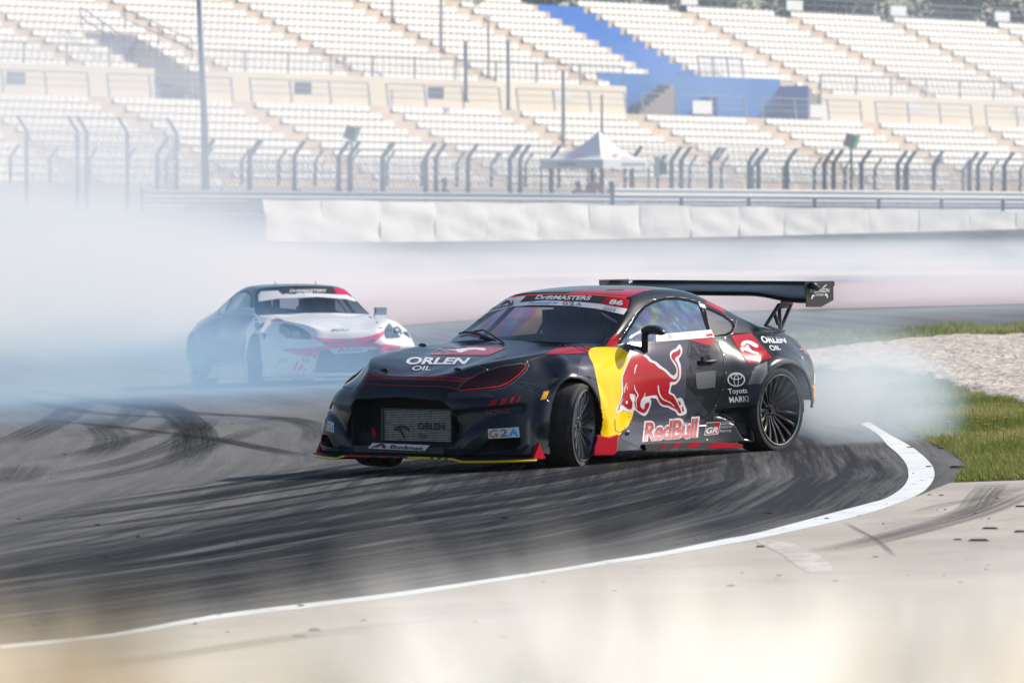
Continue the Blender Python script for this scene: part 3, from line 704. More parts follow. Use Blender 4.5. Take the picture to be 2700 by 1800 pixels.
for g0, g1 in zip(ug[:-1], ug[1:]):
    if s_px(g1, top_b, 0)[0] < 1100 or s_px(g0, top_b, 0)[0] > 2690: continue
    if g1 - g0 > 14: parts_ = [(g0 + 1.1, (g0 + g1) / 2 - 1.6), ((g0 + g1) / 2 + .3, g1)]
    else: parts_ = [(g0 + 1.1, g1)]
    for s, e in parts_:
        railing('guard_railing', s, e, top_b, top_z, 1.15, '%s railing from the left along the top row of the stand' % ordn[k], 'railings along the top row', lean=0, step=2.8)
        pn = MB(); p0 = SP(s + .9, top_b - .05, top_z + .72); pn.box((0, 0, 0), (1.5, .04, .55), SM); o = pn.build('row_sign', pmat('white_board', (.78, .80, .80), .6)); o.location = p0
        tag(o, 'white row sign on the %s top railing' % ordn[k], 'sign', 'row signs along the top of the stand'); k += 1
# tall rails round the small entrance
for (u0, v0), (u1, v1), nm in (((222, 28), (300, 78), 'steep grey handrail left of the dark stand entrance'), ((338, 35), (480, 122), 'steep grey handrail right of the dark stand entrance')):
    b = WB + .4; aL, aR = a_at(u0, b + 3.2), a_at(u1, b + 1.2); m = MB(); p0 = SP(aL, b + 3.2, WTOP + 1.8)
    A = [SP(aL, b + 3.4, WTOP + 1.9), SP(aR, b + .6, WTOP + .5)]; 
    for t in (0, .5, 1): q = A[0].lerp(A[1], t); m.bar(q - p0, q - p0 + Vector((0, 0, .95)), .06)
    for hgt in (.95, .5): m.bar(A[0] - p0 + Vector((0, 0, hgt)), A[1] - p0 + Vector((0, 0, hgt)), .05)
    o = m.build('handrail', M_rail); o.location = p0; tag(o, nm, 'handrail')
# ---- net poles on the stand
for i, (u, v0, v1, w, lab) in enumerate([(1034, -30, 60, .06, 'upper left'), (1163, -30, 138, .07, 'long'), (1228, 110, 268, .09, 'dark thick'), (1288, 42, 206, .06, 'thin'), (1340, 105, 288, .08, 'leaning'), (1485, 186, 386, .08, 'tall lower'), (1587, 250, 352, .06, 'short')]):
    d = 345.0 if v1 > 220 else 372.0; x = (u - U0) * d / F; z1 = (V0 - v0) * d / F; z0 = min((V0 - v1) * d / F, z1 - 1) ; m = MB()
    m.tube([(0, 0, 0), (.0, 0, z1 - z0)], [w, w * .8], 8); m.box((0, 0, 0), (.3, .3, .06)); o = m.build('net_pole', M_rail, smooth=False); o.location = (x, d, z0)
    tag(o, '%s grey pole before the stand seats, %s of the net poles' % (lab, ordn[i] if i else 'leftmost'), 'pole', 'net poles before the stand')
# ---- trees behind the top row
def tree(u, v, d, w, h, seed, label):
    rg = np.random.default_rng(seed); x = (u - U0) * d / F; zt = (V0 - v) * d / F; r = empty('tree', label, 'tree', (x, d, zt - h), group='trees behind the stand')
    t = MB(); t.tube([(0, 0, 0), (.1, 0, h * .4), (.2, .1, h * .75)], [.3, .22, .08], 8)
    for k in range(5): a = rg.uniform(0, 6.28); t.tube([(.1, 0, h * .35 + k * .3), (math.cos(a) * w * .3, math.sin(a) * w * .3, h * .6 + k * .3)], [.09, .03], 6)
    t.build('trunk', pmat('bark', (.10, .075, .055), .9), r)
    C = []; nC = 26
    for k in range(nC):
        a = rg.uniform(0, 6.28); q = rg.uniform(0, 1) ** .5; zz = rg.uniform(.35, .95); rr = w * .5 * q * math.sin(math.pi * min(1, zz * .9 + .1)) ** .6; C.append((rr * math.cos(a), rr * math.sin(a), h * zz, rg.uniform(.5, 1.0) * w * .16))
    n = 4200; ci = rg.integers(0, nC, n); Cn = np.array(C)[ci]; dd = rg.normal(0, 1, (n, 3)); dd /= np.linalg.norm(dd, axis=1)[:, None]; P = Cn[:, :3] + dd * Cn[:, 3:4] * rg.uniform(.5, 1.15, (n, 1))
    e1 = rg.normal(0, 1, (n, 3)); e1 /= np.linalg.norm(e1, axis=1)[:, None]; e2 = np.cross(e1, rg.normal(0, 1, (n, 3))); e2 /= np.linalg.norm(e2, axis=1)[:, None]; s = rg.uniform(.08, .17, (n, 1))
    V = np.stack([P - e1 * s, P + e2 * s * .6, P + e1 * s, P - e2 * s * .6], 1).reshape(-1, 3); me = mesh_np('crown', V, np.arange(4 * n).reshape(-1, 4)); obj('crown', me, pmat('pine_foliage', (.045, .075, .045), .8, noise=(1.2, .5), spec=.15), r)
for i, (u, v, w, h) in enumerate([(1330, -90, 7, 9), (1560, -70, 8, 9), (1760, -60, 7, 9), (1960, -75, 8, 9), (2110, -45, 8, 8), (2290, -60, 9, 9), (2450, -40, 8, 8), (2620, -30, 9, 8), (2790, -40, 8, 8), (1440, -40, 6, 7), (1860, -30, 6, 7), (2210, -20, 6, 7), (2540, -10, 6, 7)]):
    tree(u, v, 455 + (i % 4) * 6, w, h, 20 + i, '%s dark evergreen tree behind the top railing' % ('small ' + ordn[i - 9] if i > 8 else ordn[i] if i else 'leftmost'))
# ------------------------------------------------------------------ debris fences, guardrails, barrier, tent, people
M_post = pmat('fence_post_steel', (.07, .10, .15), .5, .5)
M_wire = pmat('fence_wire', (.22, .26, .32), .5, .6)
def post_mesh(h, dx, w=.07, dark=False):
    m = MB(); m.bar((0, 0, 0), (0, 0, h), w, w, up=(0, 1, 0)); m.bar((0, 0, h - .02), (dx, 0, h + .5), w * .8, w, up=(0, 1, 0)); m.box((0, 0, .015), (.22, .22, .03)); return m.mesh('fence_post')
def fence(name, label, a0s, pitch, n, D0, U_at, ztop, zbase, dx, w, wires, doubles=(), gate=(), dirn=SU):
    x0 = (U_at - U0) * D0 / F; zb = zbase; root = empty(name, label, 'fence', (x0, D0, zb)); h = ztop - zb - .5; pm = post_mesh(h, dx, w)
    pm.materials.append(M_post); rot = Matrix.Rotation(R_(0), 4, 'Z')
    def at(s): return Vector(dirn) * s
    for k in range(n):
        o = bpy.data.objects.new('post', pm); COL.objects.link(o); o.parent = root; o.location = at(k * pitch)
    for s in doubles:
        o = bpy.data.objects.new('post', pm); COL.objects.link(o); o.parent = root; o.location = at(s)
    L_ = (n - 1) * pitch; wm = MB()
    for t in wires:
        if t <= 1: wm.bar(at(0) + Vector((0, 0, h * t)), at(L_) + Vector((0, 0, h * t)), .04, .04)
        else: q = t - 1; wm.bar(at(0) + Vector((dx * q, 0, h + .5 * q)), at(L_) + Vector((dx * q, 0, h + .5 * q)), .035, .035)
    wm.build('wires', M_wire, root)
    # chain-link mesh: thin crossing strands
    ms = MB(); s = 0.0; stp = .26
    while s < L_ - .3:
        ms.bar(at(s) + Vector((0, 0, .0)), at(min(L_, s + h * .8)) + Vector((0, 0, h)), .007, .007); ms.bar(at(min(L_, s + h * .8)), at(s) + Vector((0, 0, h)), .018, .018); s += stp
    ms.build('mesh_panel', M_wire, root)
    for s in gate:
        g = MB(); a = at(s); b = at(s + .26); t = Vector((dx, 0, .5))
        g.add([a + Vector((0, 0, h)), b + Vector((0, 0, h)), b + Vector((0, 0, h)) + t, a + Vector((0, 0, h)) + t, a + Vector((0, .03, h)), b + Vector((0, .03, h)), b + Vector((0, .03, h)) + t, a + Vector((0, .03, h)) + t], [(0, 1, 2, 3), (7, 6, 5, 4), (0, 4, 5, 1), (1, 5, 6, 2), (2, 6, 7, 3), (3, 7, 4, 0)]); g.build('gate_head', M_post, root)
    return root
fence('debris_fence', 'long dark debris fence with kinked posts directly behind the white barrier', 0, 2.54, 24, 268.5, 415, 3.55, .9, .36, .17, (.05, .35, .7, 1.0, 1.5, 2.0), doubles=[2.54 * k + .62 for k in (4, 6, 8, 10, 12, 14, 16, 18, 20)], gate=[2.54 * 5, 2.54 * 8, 2.54 * 13 + .2, 2.54 * 2])
fence('rear_fence', 'fainter kinked fence on the concrete wall before the stand', 0, 2.55, 32, 322, 27, 3.98, 2.42, .34, .14, (.3, .7, 1.0, 2.0), gate=[10.4, 33.2, 45.9])
fence('side_fence', 'tall left fence whose five posts kink to the left', 0, 2.7, 4, 266, 70, 4.30, 1.0, -.32, .14, (.4, .8, 1.0, 2.0), doubles=[3.2])
w = MB(); x0 = (-60 - U0) * 323 / F; P0_ = Vector((x0, 323, .6)); w.bar((0, .2, .9), tuple(SU * 86 + Vector((0, .2, .9))), .3, 1.8); o = w.build('fence_wall', pmat('pale_wall', (.50, .50, .51), .9, noise=(.4, .08), spec=.1)); o.location = P0_; tag(o, 'low pale concrete wall carrying the rear fence', 'wall')
def armco(label, U_at, D0, z, L_, beams, dirn=SU, mat=None, ph=1.1, name='guardrail', sp=.32, pst=4.0):
    root = empty(name, label, 'guardrail', ((U_at - U0) * D0 / F, D0, z)); r = MB(); d = Vector(dirn).normalized(); nrm = Vector((d.y, -d.x, 0))
    for b in range(beams):
        zz = ph - sp * b; prof = [(0, .15), (.05, .11), (.05, .07), (0, .02), (0, -.02), (.05, -.07), (.05, -.11), (0, -.15)]
        V = [Vector(nrm) * a + Vector((0, 0, zz + c)) for a, c in prof] ; V += [v + d * L_ for v in V]; r.add(V, [(i, i + 1, i + 9, i + 8) for i in range(7)])
    r.build('beam', mat or pmat('armco_steel', (.24, .27, .32), .5, .4), root)
    k = 0
    while k * pst <= L_:
        m = MB(); m.box((0, 0, 0), (.12, .14, ph + .2)); o = m.build('post', M_post, root); o.location = d * k * pst - nrm * .09 + Vector((0, 0, (ph + .2) / 2)); k += 1
    return root
armco('double grey guardrail behind the white barrier under the debris fence', 380, 258, .45, 66, 3, pst=4.2)
armco('pale banded guardrail fading into smoke left of the white barrier', -60, 203, -.15, 7.6, 4, dirn=(1, .10, 0), mat=pmat('bright_armco', (.45, .50, .56), .5, .3), ph=.72, sp=.2, pst=2.5)
b = MB(); b.box((0, 0, 0), (1.75, .8, .26)); o = b.build('concrete_block', pmat('pink_block', (.62, .52, .48), .9, noise=(1, .1), bump=(6, .3, .02))); bv = o.modifiers.new('b', 'BEVEL'); bv.width = .02; o.location = ((575 - U0) * 208 / F, 208, (V0 - 553) * 208 / F); tag(o, 'pale pink concrete block beyond the left guardrail', 'block')
# white barrier of covered tyre packs, one wrapped section after another
M_bar = pmat('white_cover', (.88, .86, .83), .55, noise=(.8, .04), bump=(1.6, .5, .05), spec=.3)
us = [700, 848, 1003, 1148, 1284, 1418, 1554, 1689, 1822, 1949, 2069, 2177, 2294, 2424, 2557, 2680, 2800]
from mathutils import noise as mnoise
def bar_pt(u):
    t = (u - 700) / 2000; D = 204 + 25 * t * (1 - .04 * t); x = (u - U0) * D / F; vb = 636 + 20 * t; vt = 526 + 31 * t; return x, D, (V0 - vb) * D / F, (V0 - vt) * D / F
for i in range(len(us) - 1):
    x0, d0, zb0, zt0 = bar_pt(us[i] + .15); x1, d1, zb1, zt1 = bar_pt(us[i + 1] - .15); nx, nz = 14, 10; V = []; th = .55; org = Vector(((x0 + x1) / 2, (d0 + d1) / 2, (zb0 + zb1) / 2))
    dv = Vector((x1 - x0, d1 - d0, 0)).normalized(); nr = Vector((dv.y, -dv.x, 0)); rg = random.Random(i); lean = (.20 if i == 0 else rg.uniform(-.02, .03))
    def pt(s, t, f):
        x = x0 + (x1 - x0) * s; y = d0 + (d1 - d0) * s; zb = zb0 + (zb1 - zb0) * s; zt = zt0 + (zt1 - zt0) * s + .02 * math.sin(s * 3.1) * (1 if i % 2 else -.5)
        p = Vector((x, y, zb + (zt - zb) * t)); k = math.sin(math.pi * s) ** .25 * (.012 * math.sin(math.pi * min(1, t * 1.05)) ** .5)
        k += mnoise.noise(Vector((s * 2.4 + i * 7, t * 2.2, 0))) * .035 + mnoise.noise(Vector((s * 1.5 + t * 3.5 + i * 3, t * 1.0, 5))) * .05 * (1 - t)
        if i == 0: p -= dv * (.12 * (1 - s) * t - 0)
        return p + nr * (k if f == 0 else -th) - org
    b = bmesh.new(); g = [[b.verts.new(pt(s / nx, t / nz, 0)) for t in range(nz + 1)] for s in range(nx + 1)]; bk = [[b.verts.new(pt(s / nx, t, 1)) for t in (0, 1)] for s in range(nx + 1)]
    for s in range(nx):
        for t in range(nz): b.faces.new((g[s][t], g[s + 1][t], g[s + 1][t + 1], g[s][t + 1]))
        b.faces.new((g[s][nz], g[s + 1][nz], bk[s + 1][1], bk[s][1])); b.faces.new((bk[s][0], bk[s][1], bk[s + 1][1], bk[s + 1][0]))
    for s in (0, nx): b.faces.new([g[s][t] for t in range(nz + 1)] + [bk[s][1], bk[s][0]])
    bmesh.ops.recalc_face_normals(b, faces=b.faces); o = obj('barrier_section', b, M_bar, smooth=True, auto=45); o.location = org
    nm = ['leftmost', 'second', 'third', 'fourth', 'fifth', 'sixth', 'seventh', 'eighth', 'ninth', 'tenth', 'eleventh', 'twelfth', 'thirteenth', 'fourteenth', 'fifteenth', 'rightmost'][i]
    tag(o, '%s white wrapped section of the long barrier%s' % (nm, ', with its slanted free end' if i == 0 else ', counted from its free left end' if i < 15 else ''), 'barrier', 'white barrier sections')
# lamp post
m = MB(); d = 262; m.tube([((545 - U0) * d / F, d, .9), ((538 - U0) * d / F, d, (V0 - 300) * d / F), ((523 - U0) * d / F, d, (V0 + 40) * d / F)], [.14, .12, .09], 10); m.V = [tuple(Vector(v) - Vector(((545 - U0) * d / F, d, .9))) for v in m.V]; o = m.build('lamp_post', M_post, smooth=True); o.location = ((545 - U0) * d / F, d, .9)
r = empty('lamp_post', 'tall dark slightly leaning lamp post at the left of the stand', 'lamp post', tuple(o.location)); o.parent = r; o.location = (0, 0, 0); o.name = 'pole'; bb_ = MB(); bb_.tube([(0, 0, -.0), (0, 0, .35)], .22, 10); bb_.build('base_collar', M_post, r)
# green signal boxes
for i, (u, v, dd) in enumerate(((927, 352, 292), (2245, 372, 300))):
    x, z = (u - U0) * dd / F, (V0 - v) * dd / F; r = empty('signal_lamp', ['green signal box on a pole above the left part of the fence', 'dark green signal box on a pole above the right part of the fence'][i], 'signal box', (x, dd, .9), group='signal boxes')
    b = MB(); M = Matrix.Rotation(R_(18), 3, 'Y') @ Matrix.Rotation(R_(-35), 3, 'Z'); b.box((0, 0, z - .9), (.50, .22, .50), M); b.build('housing', pmat('green_housing', (.03, .15, .11), .5), r)
    b = MB(); off = M @ Vector((0, -.125, 0)); b.box((off.x, off.y, z - .9), (.40, .02, .40), M); b.build('lens_panel', pmat('green_lens', (.02, .09, .08), .25), r)
    b = MB(); off = M @ Vector((.262, 0, 0)); b.box((off.x, off.y, z - .9), (.02, .24, .52), M); b.build('side_plate', pmat('bright_green', (.08, .40, .16), .5), r)
    b = MB(); b.tube([(0, .1, 0), (0, .1, z - 1.1)], .05, 8); b.build('pole', M_post, r)
b = MB(); b.box((0, 0, 0), (.5, .4, .9)); b.tube([(0, 0, .45), (0, 0, .6)], .1, 8); p = SP(a_at(1222, top_b), top_b - 1, top_z + .5); o = b.build('fire_point', pmat('yellow_box', (.75, .42, .04), .5)); o.location = p; tag(o, 'small yellow box at the top of a stand stairway', 'box')
# ---- tent
def tent():
    D = 286.0; s = F / D; X = lambda u: (u - U0) / s; Z = lambda v: (V0 - v) / s
    cx, zb = X(1580), 1.0; r = empty('canopy_tent', 'white pointed canopy tent with red marks behind the debris fence', 'tent', (cx, D, zb))
    apex = Vector((0, 0, Z(345) - zb)); ze = Z(421) - zb
    fr = Vector((X(1586) - cx, -2.05, ze - .02)); lf = Vector((X(1424) - cx, -.1, ze)); rt = Vector((X(1713) - cx, .1, ze)); bk = lf + rt - fr
    C = [fr, rt, bk, lf]; roof = MB(); V = []; Fc = []; n = 10
    for k in range(4):
        a, b = C[k], C[(k + 1) % 4]; base = len(V)
        for i in range(n + 1):
            t = i / n
            for j in range(7):
                q = a.lerp(b, j / 6); p = apex.lerp(q, t); p.z = apex.z + (q.z - apex.z) * (1 - (1 - t) ** 1.9); p.z -= .05 * math.sin(math.pi * j / 6) * math.sin(math.pi * t); V.append(p)
        Fc += [(base + i * 7 + j, base + (i + 1) * 7 + j, base + (i + 1) * 7 + j + 1, base + i * 7 + j + 1) for i in range(n) for j in range(6)]
    roof.add(V, Fc); M_t = pmat('tent_cloth', (.80, .80, .82), .6, noise=(1, .03)); roof.build('canopy', M_t, r, smooth=True, auto=35)
    vl = MB()
    for k in range(4):
        a, b = C[k], C[(k + 1) % 4]; h = Vector((0, 0, .34)); nn = 9
        for i in range(nn):
            p, q = a.lerp(b, i / nn), a.lerp(b, (i + 1) / nn); vl.add([p, q, q - h + Vector((0, 0, .03 * (i % 2))), p - h + Vector((0, 0, .03 * ((i + 1) % 2)))], [(0, 1, 2, 3)])
    vo = vl.build('valance', M_t, r)
    for k in range(4):
        l = MB(); c = C[k]; l.bar((c.x * .98, c.y * .98, 0), (c.x * .98, c.y * .98, c.z), .06); l.build('leg', M_post, r)
    M_tr = pmat('tent_red', (.75, .10, .05), .6); M_tg = pmat('tent_lettering', (.12, .12, .20), .6)
    def on_roof(a, b, poly, mat, nm):
        P = []
        for s_, t in poly:
            q = a.lerp(b, s_); p = apex.lerp(q, t); p.z = apex.z + (q.z - apex.z) * (1 - (1 - t) ** 1.9) + .03; nrm = Vector((q.x, q.y, 0)).normalized() * .02; P.append(p + nrm)
        m = MB(); m.add(P, [tuple(range(len(P)))]); m.build(nm, mat, r)
    on_roof(fr, rt, [(.40, .60), (.52, .58), (.56, .66), (.50, .72), (.44, .70)], M_tr, 'roof_mark'); on_roof(fr, rt, [(.60, .66), (.66, .70), (.74, .86), (.70, .88), (.60, .74)], M_tr, 'roof_mark'); on_roof(lf, fr, [(.42, .62), (.58, .60), (.60, .64), (.44, .70), (.45, .80), (.40, .80)], M_tr, 'roof_mark')
    for a, b, s0, s1 in ((lf, fr, .30, .60), (fr, rt, .42, .92)):
        m = MB()
        for k in range(9):
            t0 = s0 + (s1 - s0) * k / 9; p = a.lerp(b, t0); q = a.lerp(b, t0 + (s1 - s0) * .055); o_ = (b - a).cross(Vector((0, 0, 1))).normalized() * .02
            m.add([p + o_ - Vector((0, 0, .12)), q + o_ - Vector((0, 0, .12)), q + o_ - Vector((0, 0, .22)), p + o_ - Vector((0, 0, .22))], [(0, 1, 2, 3)])
        m.build('valance_lettering', M_tg, vo)
    # tables and boxes beneath it
    t = empty('folding_table', 'long white folding table to the right under the tent', 'table', (X(1680), D - 1, 1.0)); m = MB(); m.box((0, 0, Z(507) - 1.0), (1.9, .7, .05)); m.build('table_top', pmat('white_board', (.78, .8, .8), .6), t)
    for sx in (-.85, .85): m = MB(); m.bar((sx, 0, 0), (sx, 0, Z(507) - 1.03), .05); m.build('leg', M_post, t)
    b = MB(); b.box((0, 0, 0), (.62, .5, .26)); o = b.build('cool_box', pmat('white_board', (.78, .8, .8), .6)); md = o.modifiers.new('b', 'BEVEL'); md.width = .03; o.location = (X(1772), D - 2, Z(538)); tag(o, 'white cool box by the fence right of the tent', 'box')
    b = MB(); b.tube([(0, 0, 0), (0, 0, .55)], .14, 12); o = b.build('cone_barrel', pmat('marshal_red', (.60, .06, .06), .6)); o.location = (X(1707), D - 2, Z(542)); tag(o, 'red drum below the right end of the tent', 'drum')
    b = MB(); b.box((0, 0, 0), (.20, .05, .75)); o = b.build('hanging_banner', M_t); o.location = (X(1729), D - 2.4, Z(441)); tag(o, 'narrow white banner beside the right tent leg', 'banner')
    b = MB(); b.box((0, 0, 0), (.26, .15, .46)); b.tube([(0, 0, .2), (0, 0, .3)], .05, 8); o = b.build('marshal_signal', pmat('green_housing', (.03, .15, .11), .5)); o.location = (X(1744), D - 3, Z(446)); tag(o, 'small green signal panel right of the white banner', 'signal')
tent()
armco('white topped guardrail on the right behind the debris fence', 1620, 262, .72, 40, 1, mat=pmat('pale_armco', (.55, .57, .60), .6), ph=.92)
# ------------------------------------------------------------------ people (one continuous skinned body each)
def person(name_label, joints, radii, edges, parent_loc, clothes, head=None, hair=None, group=None, rz=0, mat=None):
    """joints in metres from the feet; body grown along the skeleton, coloured by height/part"""
    root = empty('person', name_label, 'person', parent_loc, rz, group, mat=mat)
    me = bpy.data.meshes.new('body'); me.from_pydata(joints, edges, []); me.update(); ob = bpy.data.objects.new('body', me); COL.objects.link(ob); ob.parent = root
    sk = ob.modifiers.new('skin', 'SKIN'); layer = me.skin_vertices[0] if me.skin_vertices else None
    if layer is None:
        b = bmesh.new(); b.from_mesh(me); b.verts.layers.skin.verify(); b.to_mesh(me); b.free(); layer = me.skin_vertices[0]
    for i, r in enumerate(radii): layer.data[i].radius = (r, r) if not isinstance(r, tuple) else r
    layer.data[0].use_root = True
    sb = ob.modifiers.new('s', 'SUBSURF'); sb.levels = 1; sb.render_levels = 2
    m = bpy.data.materials.new('clothing'); m.use_nodes = True; nt = m.node_tree; bs = nt.nodes['Principled BSDF']; bs.inputs['Roughness'].default_value = .8
    tc = nt.nodes.new('ShaderNodeTexCoord'); sp = nt.nodes.new('ShaderNodeSeparateXYZ'); nt.links.new(tc.outputs['Object'], sp.inputs[0])
    mr = nt.nodes.new('ShaderNodeMapRange'); mr.inputs['From Max'].default_value = 2.0; nt.links.new(sp.outputs[2], mr.inputs['Value']); cr = nt.nodes.new('ShaderNodeValToRGB'); cr.color_ramp.interpolation = 'CONSTANT'; e = cr.color_ramp.elements
    for i, (z, c) in enumerate(clothes):
        if i < 2: e[i].position = z / 2; e[i].color = (*c, 1)
        else: q = e.new(z / 2); q.color = (*c, 1)
    nt.links.new(mr.outputs[0], cr.inputs[0]); nt.links.new(cr.outputs[0], bs.inputs['Base Color']); me.materials.append(m)
    if hair:
        c, s, col = hair; h = MB(); h.lathe([(0, s * 1.1), (s * .5, s * .98), (s * .85, s * .6), (s, 0), (s * .92, -s * .35)], 16, Matrix.Rotation(R_(90), 4, 'X')); h.V = [tuple(Vector(v) + Vector(c)) for v in h.V]; h.build('hair', pmat('hair_dark', col, .8), root, smooth=True)
    return root
HS = 1.0
def standing(lab, loc, clothes, rz=0, reach=0.0, hair=(.02, .02, .025), crouch=0.0, group=None):
    k = 1 - crouch * .35
    J = [(0, 0, .98 * k), (0, 0, 1.15 * k), (0, 0, 1.38 * k), (0, 0, 1.50 * k), (0, -.01, 1.60 * k), (0, -.02, 1.72 * k),   # pelvis, waist, chest, neck, head
         (.19, 0, 1.44 * k), (.26, -.04 - reach * .1, 1.18 * k), (.24, -.18 - reach * .25, 1.02 * k + reach * .2), (.23, -.24 - reach * .3, .98 * k + reach * .2),
         (-.19, 0, 1.44 * k), (-.26, -.02, 1.18 * k), (-.22, -.16, 1.00 * k), (-.21, -.22, .96 * k),
         (.10, 0, .90 * k), (.11, -.03 - crouch * .3, .50), (.12, .02, .09), (.12, -.12, .04), (-.10, 0, .90 * k), (-.12, -.02 - crouch * .3, .50), (-.13, .04, .09), (-.13, -.10, .04)]
    Rr = [.15, .14, .17, .065, .085, .095, .085, .055, .045, .040, .085, .055, .045, .040, .10, .065, .045, .045, .10, .065, .045, .045]
    E = [(0, 1), (1, 2), (2, 3), (3, 4), (4, 5), (2, 6), (6, 7), (7, 8), (8, 9), (2, 10), (10, 11), (11, 12), (12, 13), (0, 14), (14, 15), (15, 16), (16, 17), (0, 18), (18, 19), (19, 20), (20, 21)]
    return person(lab, J, Rr, E, loc, clothes, rz=rz, hair=((0, .02, 1.72 * k + .0), .115, hair), group=group)
RED, NAVY, SKIN_ = (.55, .05, .06), (.03, .04, .09), (.45, .26, .18)
dP = 284.0; XP = lambda u, d=dP: (u - U0) * d / F
ZP = lambda v, d=dP: (V0 - v) * d / F
standing('person in a red jacket standing with their back turned under the white tent', (XP(1564), dP, ZP(466) - 1.72), [(0, NAVY), (.95, RED), (1.47, SKIN_), (1.6, (.03, .03, .04))], rz=R_(175))
standing('person in an orange-red top crouching right of the red jacketed figure', (XP(1612), dP - .6, ZP(487) - 1.36), [(0, NAVY), (.75, (.75, .12, .06)), (1.14, SKIN_), (1.3, (.03, .03, .04))], rz=R_(-60), crouch=.6, reach=.5)
standing('person in dusky red partly hidden at the left side of the tent', (XP(1525), dP + .8, ZP(486) - 1.72), [(0, NAVY), (.95, (.45, .08, .12)), (1.47, SKIN_), (1.6, (.03, .03, .04))], rz=R_(30))
standing('person in a dark jacket with yellow trousers left of the tent, behind the fence', (XP(1172, 276), 276, ZP(478, 276) - 1.72), [(0, (.45, .6, .05)), (.95, (.05, .09, .14)), (1.47, SKIN_), (1.6, (.03, .03, .04))], rz=R_(90))
# ------------------------------------------------------------------ the coupe's shape (car axes: x forward from the front axle, y to its left, z up)
GX = 0.0405                                     # the bend is banked: the ground climbs to the right
class Pose:
    """where a car stands: front-axle point on the ground, heading, body roll"""
    def __init__(s, px, py, th, roll, pz=None):
        s.P = Vector((px, py, (-1.737 + GX * px) if pz is None else pz))
        up = Vector((-GX, 0, 1)).normalized(); f = Vector((-math.sin(th), -math.cos(th), 0)); f = (f - up * f.dot(up)).normalized(); l = up.cross(f)
        l, up = l * math.cos(roll) - up * math.sin(roll), up * math.cos(roll) + l * math.sin(roll)
        s.R = Matrix((f, l, up)).transposed(); s.Ri = s.R.transposed(); s.o = s.Ri @ (-s.P)
        s.M = Matrix.Translation(s.P) @ s.R.to_4x4()
    def px(s, c):
        w = s.P + s.R @ Vector(c); return (U0 + F * w.x / w.y, V0 - F * w.z / w.y)
    def ray(s, u, v): return s.o, (s.Ri @ Vector(((u - U0) / F, 1, (V0 - v) / F))).normalized()
    def un(s, u, v, x=None, y=None, z=None):
        o, d = s.ray(u, v)
        k, val = [(i, c) for i, c in enumerate((x, y, z)) if c is not None][0]
        return o + d * ((val - o[k]) / d[k])
POSE1 = Pose(-.287, 59.63, R_(36.5), R_(2.1))
def cropB(p): return [(1180 + x / 4.355, 900 + y / 4.355) for x, y in p]
def cropA(p): return [(820 + x / 4.355, 900 + y / 4.355) for x, y in p]
def cropC(p): return [(1540 + x / 4.355, 880 + y / 4.355) for x, y in p]
def cropD(p): return [(1880 + x / 3.92, 840 + y / 3.92) for x, y in p]
def cropE(p): return [(1580 + x / 3.675, 720 + y / 3.675) for x, y in p]
def crop3(p): return [(1150 + x / 2.94, 720 + y / 2.94) for x, y in p]
def crop1(p): return [(800 + x / 2.6133, 700 + y / 2.6133) for x, y in p]
def crop2(p): return [(1500 + x / 2.6133, 700 + y / 2.6133) for x, y in p]
PG_grille = [(880, 1043), (1068, 1048), (1167, 1057), (1186, 1078), (1217, 1128), (1219, 1150), (1188, 1178), (1140, 1190), (1049, 1188), (880, 1186)]
PG_head = cropB([(118, 572), (170, 490), (350, 378), (600, 293), (850, 256), (925, 280), (900, 335), (760, 460), (640, 530), (480, 552)])
PG_vent = cropB([(335, 1276), (420, 1180), (500, 1120), (835, 1112), (840, 1160), (800, 1215), (740, 1250), (540, 1268)])
PG_recess = cropB([(40, 785), (880, 700), (912, 725), (875, 830), (700, 885), (480, 935), (300, 1015), (180, 1110), (90, 1230), (30, 1200)])
PG_vlow = cropB([(300, 1020), (480, 945), (760, 880), (960, 870), (960, 1200), (860, 1290), (200, 1310), (120, 1240), (200, 1110)])
PG_door = cropC([(345, -90), (352, 980), (365, 1116), (700, 1088), (1000, 1056), (1200, 1026), (1330, 1000), (1400, 960), (1470, 890), (1530, 780), (1580, 650), (1610, 500), (1617, 380), (1600, 250), (1550, 130), (1480, 40), (1440, -90)])
PG_side = cropE([(190, 706), (300, 545), (390, 400), (450, 335), (530, 290), (640, 262), (760, 260), (870, 280), (958, 308), (990, 400), (1020, 500), (1042, 560), (1080, 624), (560, 688)])
PG_quart = cropE([(1034, 352), (1100, 378), (1200, 428), (1268, 478), (1290, 520), (1272, 560), (1220, 588), (1100, 606), (1075, 560), (1050, 450)])
PG_wind = crop3([(1302, 572), (1375, 465), (1455, 335), (1497, 203), (1470, 188), (1290, 176), (1100, 166), (850, 158), (500, 150), (-200, 300), (-200, 1100), (1250, 1100)])
WF = (.10, .33); WR = (-2.60, .345)              # wheel centres (x, z)
